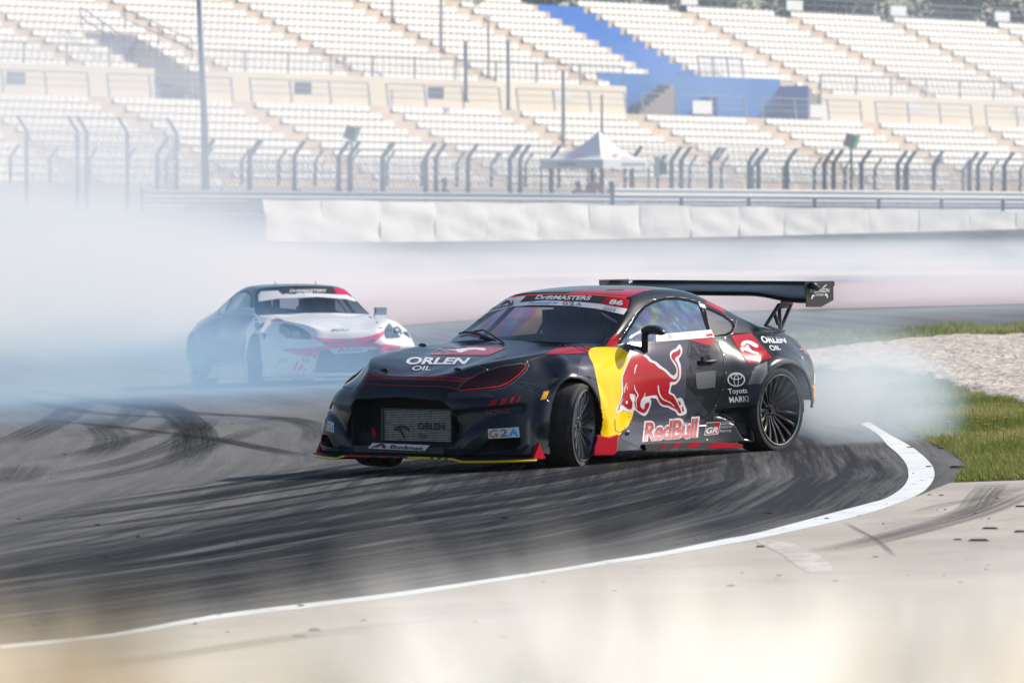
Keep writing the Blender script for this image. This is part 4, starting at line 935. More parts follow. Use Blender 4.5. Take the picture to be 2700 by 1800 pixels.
def wall_columns():
    Z = [.15, .22, .36, .50, .57, .64, .71]
    C = []
    def col(xs, ys, zs): C.append([(x, y, z) for x, y, z in zip(xs, ys, zs)])
    def front(xs, ys, zc):
        col(xs, ys, Z + [zc])
    front([.955, .965, .965, .965, .955, .93, .88, .83], [0] * 8, .738)
    front([.95, .96, .96, .96, .95, .92, .87, .82], [.25] * 8, .744)
    front([.94, .95, .955, .955, .95, .91, .85, .79], [.43, .43, .42, .42, .415, .41, .405, .40], .765)
    front([.89, .90, .905, .895, .88, .83, .75, .66], [.60, .60, .595, .585, .57, .55, .53, .50], .815)
    front([.81, .82, .815, .80, .78, .72, .62, .50], [.79, .78, .77, .76, .74, .71, .67, .61], .850)
    front([.735, .745, .74, .71, .68, .61, .50, .37], [.91, .89, .875, .86, .845, .81, .76, .67], .868)
    front([.64, .645, .63, .59, .55, .48, .37, .25], [.995, .975, .955, .94, .925, .89, .83, .70], .880)
    front([.51, .51, .51, .47, .43, .35, .25, .15], [1.03, 1.015, 1.0, .99, .98, .945, .88, .715], .890)
    zs = [.12, .22, .36, .50, .60, .71, .82]
    def side(x, ys, zc, xs=None):
        col(xs or [x] * 8, ys, zs + [zc])
    col([.37, .37, .37, .35, .32, .25, .16, .06], [1.035, 1.03, 1.02, 1.01, 1.0, .975, .91, .722], [.135, .22, .36, .5, .59, .68, .77, .897])
    side(0, [1.035, 1.035, 1.03, 1.025, 1.015, .99, .925, .727], .905, [.20, .20, .20, .19, .17, .13, .07, -.02])
    side(0, [1.035, 1.035, 1.03, 1.025, 1.015, .995, .93, .730], .913, [.03, .03, .03, .03, .02, 0, -.04, -.10])
    side(0, [1.035, 1.035, 1.03, 1.025, 1.015, .995, .93, .733], .920, [-.18, -.18, -.18, -.18, -.18, -.18, -.19, -.22])
    side(-.38, [1.035, 1.03, 1.02, 1.01, 1.0, .98, .92, .745], .927)
    side(-.55, [1.03, 1.00, .99, .98, .975, .96, .905, .760], .933)
    side(-.75, [1.02, .96, .945, .945, .945, .935, .895, .805], .937)
    side(-1.1, [.97, .93, .925, .928, .932, .927, .895, .832], .943)
    side(-1.5, [.96, .93, .925, .928, .935, .930, .899, .842], .950)
    side(-1.85, [.96, .93, .925, .932, .945, .940, .903, .846], .957)
    side(-2.05, [.97, .955, .955, .963, .975, .967, .918, .842], .961)
    side(-2.2, [1.0, .99, .99, 1.0, 1.01, 1.0, .94, .828], .962)
    side(-2.4, [1.03, 1.03, 1.03, 1.035, 1.04, 1.03, .965, .812], .962)
    side(-2.6, [1.04, 1.04, 1.04, 1.045, 1.05, 1.04, .975, .795], .962)
    side(-2.78, [1.04, 1.04, 1.04, 1.045, 1.05, 1.035, .965, .770], .960)
    col([-2.98] * 8, [1.03, 1.03, 1.03, 1.035, 1.035, 1.02, .945, .745], [.33, .38, .46, .54, .62, .72, .82, .958])
    col([-3.14, -3.14, -3.14, -3.14, -3.14, -3.13, -3.12, -3.10], [1.0, 1.0, 1.0, 1.0, 1.0, .975, .905, .73], [.36, .40, .46, .54, .62, .71, .82, .955])
    col([-3.27, -3.28, -3.28, -3.28, -3.28, -3.27, -3.24, -3.18], [.94, .94, .945, .945, .94, .92, .86, .70], [.40, .43, .48, .56, .64, .73, .84, .955])
    col([-3.36, -3.37, -3.38, -3.38, -3.38, -3.36, -3.33, -3.26], [.74, .75, .75, .75, .75, .74, .70, .60], [.40, .43, .48, .56, .64, .73, .84, .965])
    col([-3.42, -3.43, -3.44, -3.44, -3.43, -3.41, -3.38, -3.31], [.42, .42, .42, .42, .42, .42, .40, .36], [.40, .43, .48, .56, .64, .73, .84, .975])
    col([-3.43, -3.44, -3.45, -3.45, -3.44, -3.42, -3.39, -3.33], [0] * 8, [.40, .43, .48, .56, .64, .73, .84, .98])
    return C
def hood_columns(W):
    xc = [.83, .80, .73, .63, .49, .36, .25, .16, .07, -.02, -.10, -.19, -.31, -.44]
    C = []
    for i, x in enumerate(xc):
        a = W[i][7]; zc = np.interp(x, [-.44, -.2, .1, .4, .66, .83], [.966, .928, .890, .838, .772, .738])
        y0, z0 = a[1], a[2]; x0 = a[0]
        row = []
        for t, dz in ((0, 0), (.10, .004), (.28, -.004), (.50, -.010), (.74, -.002), (1, 0)):
            row.append((x0 + (x - x0) * t, y0 * (1 - t), z0 + (zc - z0) * t + dz * min(1, i / 4)))
        C.append(row)
    # rear edge follows the windscreen base
    C.append([(-.62, .775, .937), (-.60, .70, .944), (-.55, .56, .95), (-.51, .39, .958), (-.485, .2, .964), (-.475, 0, .966)])
    return C
def deck_columns(W):
    C = []
    for i in (20, 21, 22, 23, 24, 25, 26, 27, 28):
        a = W[i][7]; zc = {20: .97, 21: .975, 22: .98, 23: .98, 24: .98, 25: .98, 26: .985, 27: .985, 28: .985}[i]; x = a[0] - (.03 if i < 27 else .01)
        C.append([(a[0] + (x - a[0]) * t, a[1] * (1 - t), a[2] + (zc - a[2]) * t) for t in (0, .12, .35, .65, 1)])
    return C
def green_columns():
    belt = [(-.672, .785, .922), (-.86, .812, .938), (-1.08, .828, .942), (-1.32, .836, .946), (-1.6, .842, .951), (-1.85, .845, .956), (-2.15, .836, .961), (-2.42, .818, .962), (-2.68, .79, .960), (-2.93, .753, .957), (-3.1, .72, .955)]
    mid = [(-.670, .780, .925), (-.895, .785, .985), (-1.12, .765, 1.05), (-1.36, .745, 1.10), (-1.62, .735, 1.125), (-1.87, .735, 1.13), (-2.15, .745, 1.11), (-2.43, .75, 1.06), (-2.69, .748, 1.01), (-2.93, .733, .978), (-3.09, .71, .965)]
    outer = [(-.668, .776, .928), (-.92, .745, 1.02), (-1.13, .705, 1.125), (-1.35, .665, 1.205), (-1.6, .637, 1.252), (-1.87, .628, 1.265), (-2.15, .638, 1.232), (-2.43, .665, 1.145), (-2.70, .695, 1.052), (-2.93, .708, .99), (-3.08, .70, .97)]
    inner = [(-.662, .765, .932), (-.88, .715, 1.045), (-1.07, .660, 1.16), (-1.25, .600, 1.262), (-1.5, .565, 1.308), (-1.83, .555, 1.318), (-2.15, .555, 1.283), (-2.43, .565, 1.195), (-2.72, .59, 1.085), (-2.97, .62, 1.0), (-3.06, .62, .977)]
    inn2 = [(-.60, .66, .944), (-.83, .60, 1.055), (-1.03, .55, 1.175), (-1.22, .50, 1.287), (-1.5, .47, 1.325), (-1.83, .46, 1.335), (-2.16, .46, 1.303), (-2.45, .47, 1.218), (-2.75, .49, 1.105), (-3.0, .51, 1.01), (-3.1, .51, .978)]
    mid2 = [(-.52, .36, .958), (-.76, .33, 1.07), (-.98, .30, 1.19), (-1.20, .28, 1.302), (-1.48, .25, 1.338), (-1.83, .25, 1.350), (-2.18, .25, 1.318), (-2.5, .26, 1.23), (-2.8, .27, 1.115), (-3.05, .28, 1.015), (-3.14, .28, .982)]
    cen = [(-.475, 0, .966), (-.72, 0, 1.078), (-.95, 0, 1.196), (-1.18, 0, 1.307), (-1.47, 0, 1.342), (-1.83, 0, 1.354), (-2.19, 0, 1.322), (-2.52, 0, 1.233), (-2.82, 0, 1.118), (-3.07, 0, 1.018), (-3.16, 0, .985)]
    return np.transpose(np.array([belt, mid, outer, inner, inn2, mid2, cen]), (1, 0, 2))

def sstep(a, b, x):
    t = min(max((x - a) / (b - a), 0), 1); return t * t * (3 - 2 * t)
def lazy(poly, margin=30):
    g = poly_sdf(poly); x0, y0, x1, y1 = g.box
    def f(u, v):
        if u < x0 - margin or u > x1 + margin or v < y0 - margin or v > y1 + margin: return -1e3
        return g(u, v)
    return f
def mpx(c): return POSE1.px((c[0], abs(c[1]), c[2]))
def build_shape(full=True):
    """the painted panels of the left half, cut along their seams and openings, then mirrored: dict name -> bmesh"""
    W = wall_columns(); P = {}
    S = spline_grid(W, 9, 7)
    grec, gvl, = lazy(PG_recess), lazy(PG_vlow)
    glow = lazy(cropC([(1490, 868), (1742, 840), (1990, 812), (1990, 1250), (1830, 1210), (1742, 1060), (1640, 985), (1500, 950)]), 60)
    for i in range(S.shape[0]):
        for j in range(S.shape[1]):
            x, y, z = S[i, j]
            # flared arches
            for (cx, cz), k, r0 in (((.105, .33), .030, .36), ((-2.69, .34), .036, .38)):
                r = math.hypot(x - cx, z - cz)
                if z > .25 and y > .8:
                    y += k * (1 - sstep(r0 + .035, r0 + .12, r)) * sstep(.25, .4, z)
            # door lower hollow, waist crease
            if -1.9 < x < -.5 and .2 < z < .5: y -= .018 * math.sin((z - .2) / .3 * math.pi) * sstep(-1.9, -1.6, x) * (1 - sstep(-.7, -.5, x))
            if x > .45 and j < S.shape[1] - 6:
                u, v = mpx((x, y, z)); d = grec(u, v)
                if d > 0: k = .030 * sstep(0, 10, d); x -= k * .8; y -= k * .5
                d = gvl(u, v)
                if d > 0: k = .020 * sstep(0, 14, d); x += k * .6; y += k * .5
            if x < -1.5:
                u, v = mpx((x, y, z)); d = glow(u, v)
                if d > 0: y -= .07 * sstep(0, 16, d)
            if x > .55 and z > .5:   # soft shelf above the grille, bowl under the headlamp
                u, v = mpx((x, y, z))
            S[i, j] = (x, y, z)
    wall = grid_bm(S)
    def reg(poly, bm, sel, off=0.0):
        g = lazy(poly, 40)
        fs = [q for q in bm.faces if sel(q.calc_center_median())]
        cut(bm, lambda c: g(*mpx(c)) + off, fs)
        return lambda q: (lambda c: sel(c) and g(*mpx(c)) + off > 0)(q.calc_center_median())
    for cx, cz, rx, rz in ((.105, .33, .33, .382), (-2.705, .34, .385, .378)):
        fe = lambda c: (1 - math.hypot((c.x - cx) / rx, (c.z - cz) / rz)) * .35
        cut(wall, fe, [q for q in wall.faces if abs(q.calc_center_median().x - cx) < .6])
        bmesh.ops.delete(wall, geom=[q for q in wall.faces if fe(q.calc_center_median()) > 0 or (abs(q.calc_center_median().x - cx) < rx * .97 and q.calc_center_median().z < cz)], context='FACES')
    if full:
        pk = reg(PG_grille, wall, lambda c: c.x > .5 and c.y < .75); bmesh.ops.delete(wall, geom=[q for q in wall.faces if pk(q)], context='FACES')
        pk = reg(PG_vent, wall, lambda c: c.x > .3); bmesh.ops.delete(wall, geom=[q for q in wall.faces if pk(q)], context='FACES')
    else:
        cut(wall, lambda c: min(.40 + (.5 - c.z) * .35 - c.y, .49 - c.z, c.z - .20) if c.x > .5 else -1, [q for q in wall.faces if q.calc_center_median().x > .6])
        bmesh.ops.delete(wall, geom=[q for q in wall.faces if q.calc_center_median().x > .6 and (lambda c: min(.40 + (.5 - c.z) * .35 - c.y, .49 - c.z, c.z - .20))(q.calc_center_median()) > 0], context='FACES')
    pk0 = reg(PG_head, wall, lambda c: c.x > .2 and c.z > .5, 3.0); P['headlight_seal'] = None
    pk = reg(PG_head, wall, lambda c: c.x > .2 and c.z > .5); P['headlight'] = part_from(wall, pk, 'headlight')
    P['headlight_seal'] = part_from(wall, pk0, 'hs')
    seam = lambda c: (c.z - (.63 + 1.3 * (c.x - .478))) if c.x > .1 else 1.0
    cut(wall, seam, [q for q in wall.faces if .1 < q.calc_center_median().x < .75])
    P['front_bumper'] = part_from(wall, lambda q: q.calc_center_median().x > .15 and seam(q.calc_center_median()) < 0, 'b')
    pk = reg(PG_door, wall, lambda c: -2.2 < c.x < -.4); P['door'] = part_from(wall, pk, 'd')
    line = lambda c: c.z - .275
    rb = lambda c: c.x + 3.05
    cut(wall, rb, [q for q in wall.faces if q.calc_center_median().x < -2.9 and q.calc_center_median().z < .8])
    tl = lambda c: min(-3.17 - c.x, c.z - .775, .865 - c.z, c.y - .42)
    cut(wall, tl, [q for q in wall.faces if q.calc_center_median().x < -3.0])
    P['tail_light'] = part_from(wall, lambda q: tl(q.calc_center_median()) > 0, 't')
    P['rear_bumper'] = part_from(wall, lambda q: rb(q.calc_center_median()) < 0 and q.calc_center_median().z < .8, 'rb')
    cut(wall, line, [q for q in wall.faces if -2.3 < q.calc_center_median().x < -.3 and q.calc_center_median().z < .5])
    P['side_skirt'] = part_from(wall, lambda q: -2.3 < q.calc_center_median().x < -.3 and line(q.calc_center_median()) < 0, 'sk')
    P['front_fender'] = part_from(wall, lambda q: q.calc_center_median().x > -.95, 'ff')
    P['rear_quarter'] = wall
    P['hood'] = grid_bm(spline_grid(hood_columns(W), 8, 8))
    P['boot_lid'] = grid_bm(spline_grid(deck_columns(W), 5, 5))
    G = spline_grid(green_columns(), 12, 9); gh = grid_bm(G)
    side = lambda c: c.y > .5 and c.x < -.66
    for nm, pg in (('side_window', PG_side), ('quarter_window', PG_quart)):
        pk0 = reg(pg, gh, side, 7.0); pk = reg(pg, gh, side)
        P[nm] = part_from(gh, pk, nm); P[nm + '_seal'] = part_from(gh, pk0, nm)
    wsel = lambda c: c.x > -1.35
    pk0 = reg(PG_wind, gh, wsel, 5.0); pk = reg(PG_wind, gh, wsel, -3.0)
    P['windscreen'] = part_from(gh, pk, 'w'); P['windscreen_seal'] = part_from(gh, pk0, 'ws')
    rw = lambda c: min(-2.38 - c.x, c.x + 3.0, .50 - c.y)
    cut(gh, rw, [q for q in gh.faces if q.calc_center_median().x < -2.2])
    P['rear_window'] = part_from(gh, lambda q: rw(q.calc_center_median()) > 0, 'r')
    P['roof'] = gh
    return P
# ------------------------------------------------------------------ vinyl graphics laid onto the panels
def bm_copy_arrays(bms):
    V = []; Fc = []
    for b in bms:
        b.verts.ensure_lookup_table(); n = len(V); V += [v.co.copy() for v in b.verts]
        for i, v in enumerate(b.verts): v.index = i
        Fc += [[v.index + n for v in q.verts] for q in b.faces]
    return V, Fc
def text_bm(s, bold=0.0, shear=0.0, space=1.0):
    """lettering as a filled 2-D bmesh, bounding box scaled to 0..1 x 0..1 (y up)"""
    cu = bpy.data.curves.new('lettering', 'FONT'); cu.body = s; cu.offset = bold; cu.shear = shear; cu.space_character = space
    cu.resolution_u = 4; o = bpy.data.objects.new('lettering', cu); COL.objects.link(o)
    bpy.context.view_layer.update(); dg = bpy.context.evaluated_depsgraph_get()
    me = bpy.data.meshes.new_from_object(o.evaluated_get(dg)); bpy.data.objects.remove(o); bpy.data.curves.remove(cu)
    bm = bmesh.new(); bm.from_mesh(me); bpy.data.meshes.remove(me)
    bmesh.ops.remove_doubles(bm, verts=bm.verts, dist=1e-5)
    xs = [v.co.x for v in bm.verts]; ys = [v.co.y for v in bm.verts]; x0, x1, y0, y1 = min(xs), max(xs), min(ys), max(ys)
    for v in bm.verts: v.co = ((v.co.x - x0) / (x1 - x0), (v.co.y - y0) / (y1 - y0), 0)
    return bm
def quadmap(bm, q):
    """unit square -> quad q = bottom-left, bottom-right, top-right, top-left"""
    a, b, c, d = (Vector(p) for p in q)
    for v in bm.verts:
        s, t = v.co.x, v.co.y; p = a * (1 - s) * (1 - t) + b * s * (1 - t) + c * s * t + d * (1 - s) * t
        v.co = (p.x, p.y, 0)
    return bm
def grid_slice(bm, step):
    for ax in (0, 1):
        xs = [v.co[ax] for v in bm.verts]
        if not xs: return bm
        k = math.floor(min(xs) / step) + 1
        while k * step < max(xs):
            co = [0, 0, 0]; no = [0, 0, 0]; co[ax] = k * step; no[ax] = 1
            bmesh.ops.bisect_plane(bm, geom=bm.verts[:] + bm.edges[:] + bm.faces[:], plane_co=co, plane_no=no, dist=1e-6); k += 1
    return bm
class Skin:
    def __init__(s, pose, bms, parent):
        V, Fc = bm_copy_arrays(bms); s.bvh = BVHTree.FromPolygons(V, Fc); s.pose = pose; s.parent = parent; s.n = 0
    def lay(s, bm, name, mat, off=.002, step=4.0, parent=None, jump=.10, label=None):
        """drape a 2-D picture-plane outline onto the panels, each corner where its line of sight meets the bodywork"""
        grid_slice(bm, step); bad = []
        for v in bm.verts:
            o, d = s.pose.ray(v.co.x, v.co.y); loc, no, ix, ds = s.bvh.ray_cast(o + d * 40, d, 160)
            if loc is None: bad.append(v); continue
            if no.dot(d) > 0: no = -no
            v.co = loc + no * off
        bmesh.ops.delete(bm, geom=bad, context='VERTS')
        bmesh.ops.delete(bm, geom=[e for e in bm.edges if e.calc_length() > jump], context='EDGES')
        bmesh.ops.delete(bm, geom=[v for v in bm.verts if not v.link_faces], context='VERTS')
        c = s.pose.o
        for q in bm.faces:
            q.normal_update()
            if q.normal.dot(c - q.calc_center_median()) < 0: q.normal_flip()
        o = obj(name, bm, mat, parent or s.parent, smooth=True)
        if label: o['label'] = label
        return o
    def poly(s, pts, name, mat, **k):
        polys = pts if isinstance(pts[0][0], (tuple, list)) else [pts]
        return s.lay(curve_shapes(polys), name, mat, **k)
    def text(s, txt, quad, name, mat, bold=0, shear=0, space=1.0, **k):
        return s.lay(quadmap(text_bm(txt, bold, shear, space), quad), name, mat, **k)
    def strip(s, pts, w, name, mat, **k):
        return s.poly(ribbon(pts, w), name, mat, **k)
# ------------------------------------------------------------------ materials shared by both cars
M_rub = pmat('tyre_rubber', (.022, .022, .024), .75, noise=(20, .3), bump=(60, .15, .004))
M_rubw = pmat('worn_tread', (.042, .038, .035), .8, noise=(14, .4), bump=(90, .3, .003))
M_blk = pmat('black_plastic', (.012, .013, .015), .5)
M_dark = pmat('dark_interior', (.010, .011, .013), .8)
M_seal = pmat('rubber_seal', (.012, .013, .016), .9, spec=.05)
M_rim = pmat('gunmetal_rim', (.20, .205, .215), .30, .6, .3)
M_rimb = pmat('black_rim', (.016, .017, .020), .32, .4, .3)
M_lip = pmat('polished_rim_edge', (.38, .39, .41), .28, 1.0)
M_disc = pmat('brake_steel', (.30, .29, .28), .4, .9)
M_cal = pmat('red_caliper', (.45, .02, .02), .35, coat=.6)
M_carb = pmat('carbon', (.014, .016, .018), .35, coat=.15, noise=(400, .5), spec=.3)
M_steel = pmat('steel', (.35, .36, .38), .35, .9)

def wheel_meshes(r, w, rr, ns, dish, rim_mat, dark_mat, name='wheel', sw=1.0):
    """tyre, rim, spokes, hub: axis along Y, outer face towards +y"""
    h = w / 2
    tyre = MB()
    prof = [(rr - .004, h - .012), (rr + .006, h - .002), (rr + .35 * (r - rr), h + .004), (rr + .7 * (r - rr), h + .001), (r - .016, h - .010), (r - .006, h - .022), (r - .001, h - .04)]
    grooves = []
    for g in (-.32, 0, .32):
        grooves += [(r, g * w + .006), (r - .006, g * w + .004), (r - .006, g * w - .004), (r, g * w - .006)][::1]
    prof += sorted(grooves, key=lambda p: -p[1]) + [(a, -b) for a, b in prof[::-1]]
    tyre.lathe(prof, 72)
    rim = MB()
    rim.lathe([(rr + .002, h - .004), (rr + .004, h + .002), (rr - .004, h + .004), (rr - .010, h - .004), (rr - .016, h - .030), (rr - .030, h - .06), (rr - .034, -h + .04), (rr + .002, -h + .01)], 72)
    edge = MB(); edge.lathe([(rr + .001, h + .0015), (rr - .002, h + .0075), (rr - .007, h + .006), (rr - .010, h + .001)], 72)
    sp = MB(); rh = .062
    for k in range(ns):
        t = 2 * math.pi * k / ns; c, q = math.cos(t), math.sin(t)
        e = Vector((c, 0, q)); tt = Vector((-q, 0, c))
        sec = [(rh - .01, h - dish - .004, .0085, .030), (rh + .035, h - dish * .92, .0075, .026), (rh + .4 * (rr - rh), h - dish * .62, .0080, .022), (rr - .05, h - dish * .22 - .004, .010, .018), (rr - .012, h - .018, .0155, .016)]
        V = []
        for a, y, wd, dp in sec:
            wd = wd * (sw if a > rh + .02 else 1)
            p = e * a + Vector((0, y, 0))
            V += [p - tt * wd, p - tt * wd * .55 + Vector((0, .006, 0)), p + tt * wd * .55 + Vector((0, .006, 0)), p + tt * wd, p + tt * wd * .8 - Vector((0, dp, 0)), p - tt * wd * .8 - Vector((0, dp, 0))]
        Fc = []
        for i in range(len(sec) - 1):
            for j in range(6): Fc.append((i * 6 + j, i * 6 + (j + 1) % 6, (i + 1) * 6 + (j + 1) % 6, (i + 1) * 6 + j))
        sp.add(V, Fc)
    hub = MB(); hub.lathe([(.0, h - dish + .012), (.022, h - dish + .012), (.026, h - dish + .004), (.030, h - dish - .004), (.066, h - dish + .002), (.072, h - dish - .004), (.072, h - dish - .05), (0, h - dish - .05)], 32)
    for k in range(5):
        t = 2 * math.pi * (k + .3) / 5; p = Vector((.05 * math.cos(t), h - dish, .05 * math.sin(t)))
        hub.tube([p, p + Vector((0, .016, 0))], .009, 6)
    disc = MB(); disc.lathe([(.09, h - dish - .07), (.175, h - dish - .07), (.175, h - dish - .095), (.09, h - dish - .095)], 48, closed=True)
    return tyre.mesh(), rim.mesh(), edge.mesh(), sp.mesh(), hub.mesh(), disc.mesh()
def put_wheel(parent, meshes, loc, side, steer=0, camber=0, rim_mat=None, edge_mat=None, tyre_mat=None, cal=0.0):
    w = bpy.data.objects.new('wheel', None); COL.objects.link(w); w.parent = parent; w.empty_display_size = .1
    w.location = loc; w.rotation_euler = Euler((R_(camber) * (-1 if side > 0 else 1), 0, steer + (0 if side > 0 else math.pi)), 'ZYX' if False else 'XYZ')
    h = {}
    for nm, me, mt in zip(('tyre', 'rim', 'rim_edge', 'spokes', 'hub', 'brake_disc'), meshes, (tyre_mat or M_rub, rim_mat, edge_mat, rim_mat, rim_mat, M_disc)):
        me2 = me
        me2.materials.clear(); me2.materials.append(mt)
        o = obj(nm, me2, None, w, smooth=True, auto=None); 
        try: me2.set_sharp_from_angle(angle=R_(40))
        except Exception: pass
    c = MB(); y = cal
    for i in range(7):
        pass
    a0, a1 = (math.pi * .86, math.pi * 1.14)
    pts = [Vector((.145 * math.cos(a0 + (a1 - a0) * i / 8), y, .145 * math.sin(a0 + (a1 - a0) * i / 8))) for i in range(9)]
    for i in range(8): c.bar(pts[i], pts[i + 1], .06, .07, up=(0, 1, 0))
    c.build('brake_caliper', M_cal, w)
    return w
# ------------------------------------------------------------------ car 1: the dark coupe in front
def car_materials1():
    global M_paint, M_slate, M_slate2, M_red, M_yel, M_wht, M_hood
    M_paint = pmat('charcoal_paint', (.012, .016, .024), .17, .0, .0, spec=.32, noise=(1.3, .22), bump=(2.5, .05, .02), coat_rough=.12)
    M_slate = pmat('slate_vinyl', (.068, .066, .100), .15, .0, .0, spec=.2, noise=(2.0, .10), bump=(2.5, .05, .02))
    M_slate2 = pmat('dark_slate_vinyl', (.040, .043, .058), .15, .0, .0, spec=.2, bump=(2.5, .05, .02))
    M_red = pmat('red_vinyl', (.44, .006, .018), .15, .0, .0, spec=.2, noise=(3, .08), bump=(2.5, .05, .02))
    M_yel = pmat('yellow_vinyl', (.90, .58, .0), .15, .0, .0, spec=.2, noise=(3, .06), bump=(3.0, .08, .02))
    M_wht = pmat('white_vinyl', (.70, .70, .71), .55, .0, .0, spec=.1, noise=(5, .04))
car_materials1()
M_win = glassmat('windscreen_glass', (.58, .62, .70), .01)
M_film = glassmat('side_film_blue', (.3, .5, .8), .0, .03, cols=[(.01, .05, .30), (.02, .16, .50), (.05, .34, .52), (.01, .06, .30), (.02, .20, .48), (.16, .30, .14), (.01, .12, .48), (.20, .06, .24)], scale=2.6, dens=.50)
M_film2 = glassmat('side_film_pink', (.8, .6, .8), .0, .03, cols=[(.30, .45, .95), (.85, .55, .75), (.95, .80, .45), (.85, .40, .45), (.60, .50, .85), (.95, .75, .70), (.40, .60, .90)], scale=1.3, dens=.12)
M_clear = glassmat('quarter_film', (.45, .52, .56), .08)
M_lens = pmat('smoked_red_lens', (.016, .001, .004), .10, 0, .0, spec=.3, noise=(3, .3))
M_mesh = pmat('cooler_core', (.20, .20, .20), .45, .7, noise=(30, .3))

def assemble_body(P, root, paint, pair_mats, smat):
    """objects for every panel; pairs are two objects, the rest is one mirrored mesh"""
    out = {}; skin = []
    pairs = ('headlight', 'headlight_seal', 'door', 'front_fender', 'rear_quarter', 'side_skirt', 'side_window', 'side_window_seal', 'quarter_window', 'quarter_window_seal', 'tail_light')
    for k, b in P.items():
        if k in pairs:
            r = b.copy()
            for v in r.verts: v.co.y = -v.co.y
            bmesh.ops.reverse_faces(r, faces=r.faces[:]); sides = ((b, 1), (r, -1))
        else: sides = ((mirror_y(b), 0),)
        for bb, s in sides:
            bmesh.ops.triangulate(bb, faces=bb.faces[:], quad_method='FIXED'); bb.normal_update()
            if k not in ('side_window', 'quarter_window', 'windscreen', 'rear_window') or k == 'windscreen' or True: skin.append(bb.copy())
            m = pair_mats.get((k, s)) or pair_mats.get(k) or paint
            o = obj(k, bb, m, root, smooth=True)
            if k in ('front_fender', 'rear_quarter', 'front_bumper', 'side_skirt', 'rear_bumper', 'roof'):
                md = o.modifiers.new('thickness', 'SOLIDIFY'); md.thickness = .014; md.offset = -1
            out[(k, s)] = o
    # seals belong to the panes they frame
    for s in (1, -1):
        out[('side_window_seal', s)].parent = out[('side_window', s)]; out[('side_window_seal', s)].name = 'window_seal'
        out[('quarter_window_seal', s)].parent = out[('quarter_window', s)]; out[('quarter_window_seal', s)].name = 'window_seal'
        out[('headlight_seal', s)].parent = out[('headlight', s)]; out[('headlight_seal', s)].name = 'lamp_rim'
    out[('windscreen_seal', 0)].parent = out[('windscreen', 0)]; out[('windscreen_seal', 0)].name = 'window_seal'
    return out, skin

def underpinnings(root, seats=True):
    b = MB(); b.box((-1.25, 0, .20), (3.3, 1.3, .12)); b.box((-1.3, 0, .24), (1.7, 1.75, .10)); b.box((.55, 0, .24), (.5, 1.5, .12)); b.box((-3.1, 0, .42), (.35, 1.4, .10)); b.build('floor_pan', M_dark, root)
    for (cx, cz), sg in ((WF, 1), (WF, -1), (WR, 1), (WR, -1)):
        m = MB(); r = .405; V = []; cx = cx - (.06 if cx < -1 else 0); n = 24
        for k in range(n + 1):
            t = math.pi * (k / n) * 1.04 - .02 * math.pi
            for y in (.50, .985): V.append((cx + r * math.cos(t), sg * y, cz + r * math.sin(t)))
        m.add(V, [(2 * k, 2 * k + 2, 2 * k + 3, 2 * k + 1) for k in range(n)])
        m.add([(cx, sg * .50, cz)] + [(cx + r * math.cos(math.pi * k / n * 1.04 - .02 * math.pi), sg * .50, cz + r * math.sin(math.pi * k / n * 1.04 - .02 * math.pi)) for k in range(n + 1)], [(0, k + 1, k + 2) for k in range(n)])
        m.build('wheel_housing', M_dark, root)
    # engine bay bulkheads, dashboard
    b = MB(); b.box((-.80, 0, .60), (.05, 1.5, .66)); b.box((-.95, 0, .84), (.36, 1.46, .14)); b.box((-.93, 0, .915), (.40, 1.30, .02)); b.build('dashboard', M_dark, root)
    b = MB(); b.box((-2.45, 0, .62), (.05, 1.5, .62)); b.build('rear_bulkhead', M_dark, root)
    for sg in (1, -1):
        b = MB(); b.box((-1.45, sg * .80, .58), (1.4, .03, .66)); b.build('door_card', M_dark, root)
    # roll cage
    t = .02; c = MB()
    for sg in (1, -1):
        c.tube([(-.86, sg * .68, .30), (-.90, sg * .66, .90), (-1.26, sg * .53, 1.215), (-1.95, sg * .50, 1.275)], t)
        c.tube([(-1.95, sg * .66, .30), (-1.95, sg * .64, .95), (-1.95, sg * .50, 1.275)], t)
        c.tube([(-1.95, sg * .50, 1.265), (-2.75, sg * .48, .95)], t)
        c.tube([(-1.0, sg * .70, .75), (-1.9, sg * .68, .45)], t)
    c.tube([(-1.95, .50, 1.275), (-1.95, -.50, 1.275)], t); c.tube([(-1.27, .53, 1.215), (-1.27, -.53, 1.215)], t)
    c.tube([(-1.95, .62, .40), (-1.95, -.50, 1.26)], t); c.tube([(-1.95, -.5, .75), (-1.95, .5, .75)], t)
    c.build('roll_cage', M_blk, root, smooth=True)
    for sg in (.38, -.38):
        s = MB(); s.box((-1.62, sg, .42), (.5, .46, .14)); s.box((-1.90, sg, .75), (.12, .46, .62), Matrix.Rotation(-.18, 3, 'Y')); s.box((-1.92, sg, 1.08), (.12, .30, .18)); s.box((-1.82, sg + .2, 1.03), (.2, .04, .26)); s.box((-1.82, sg - .2, 1.03), (.2, .04, .26))
        s.build('seat', M_blk, root)

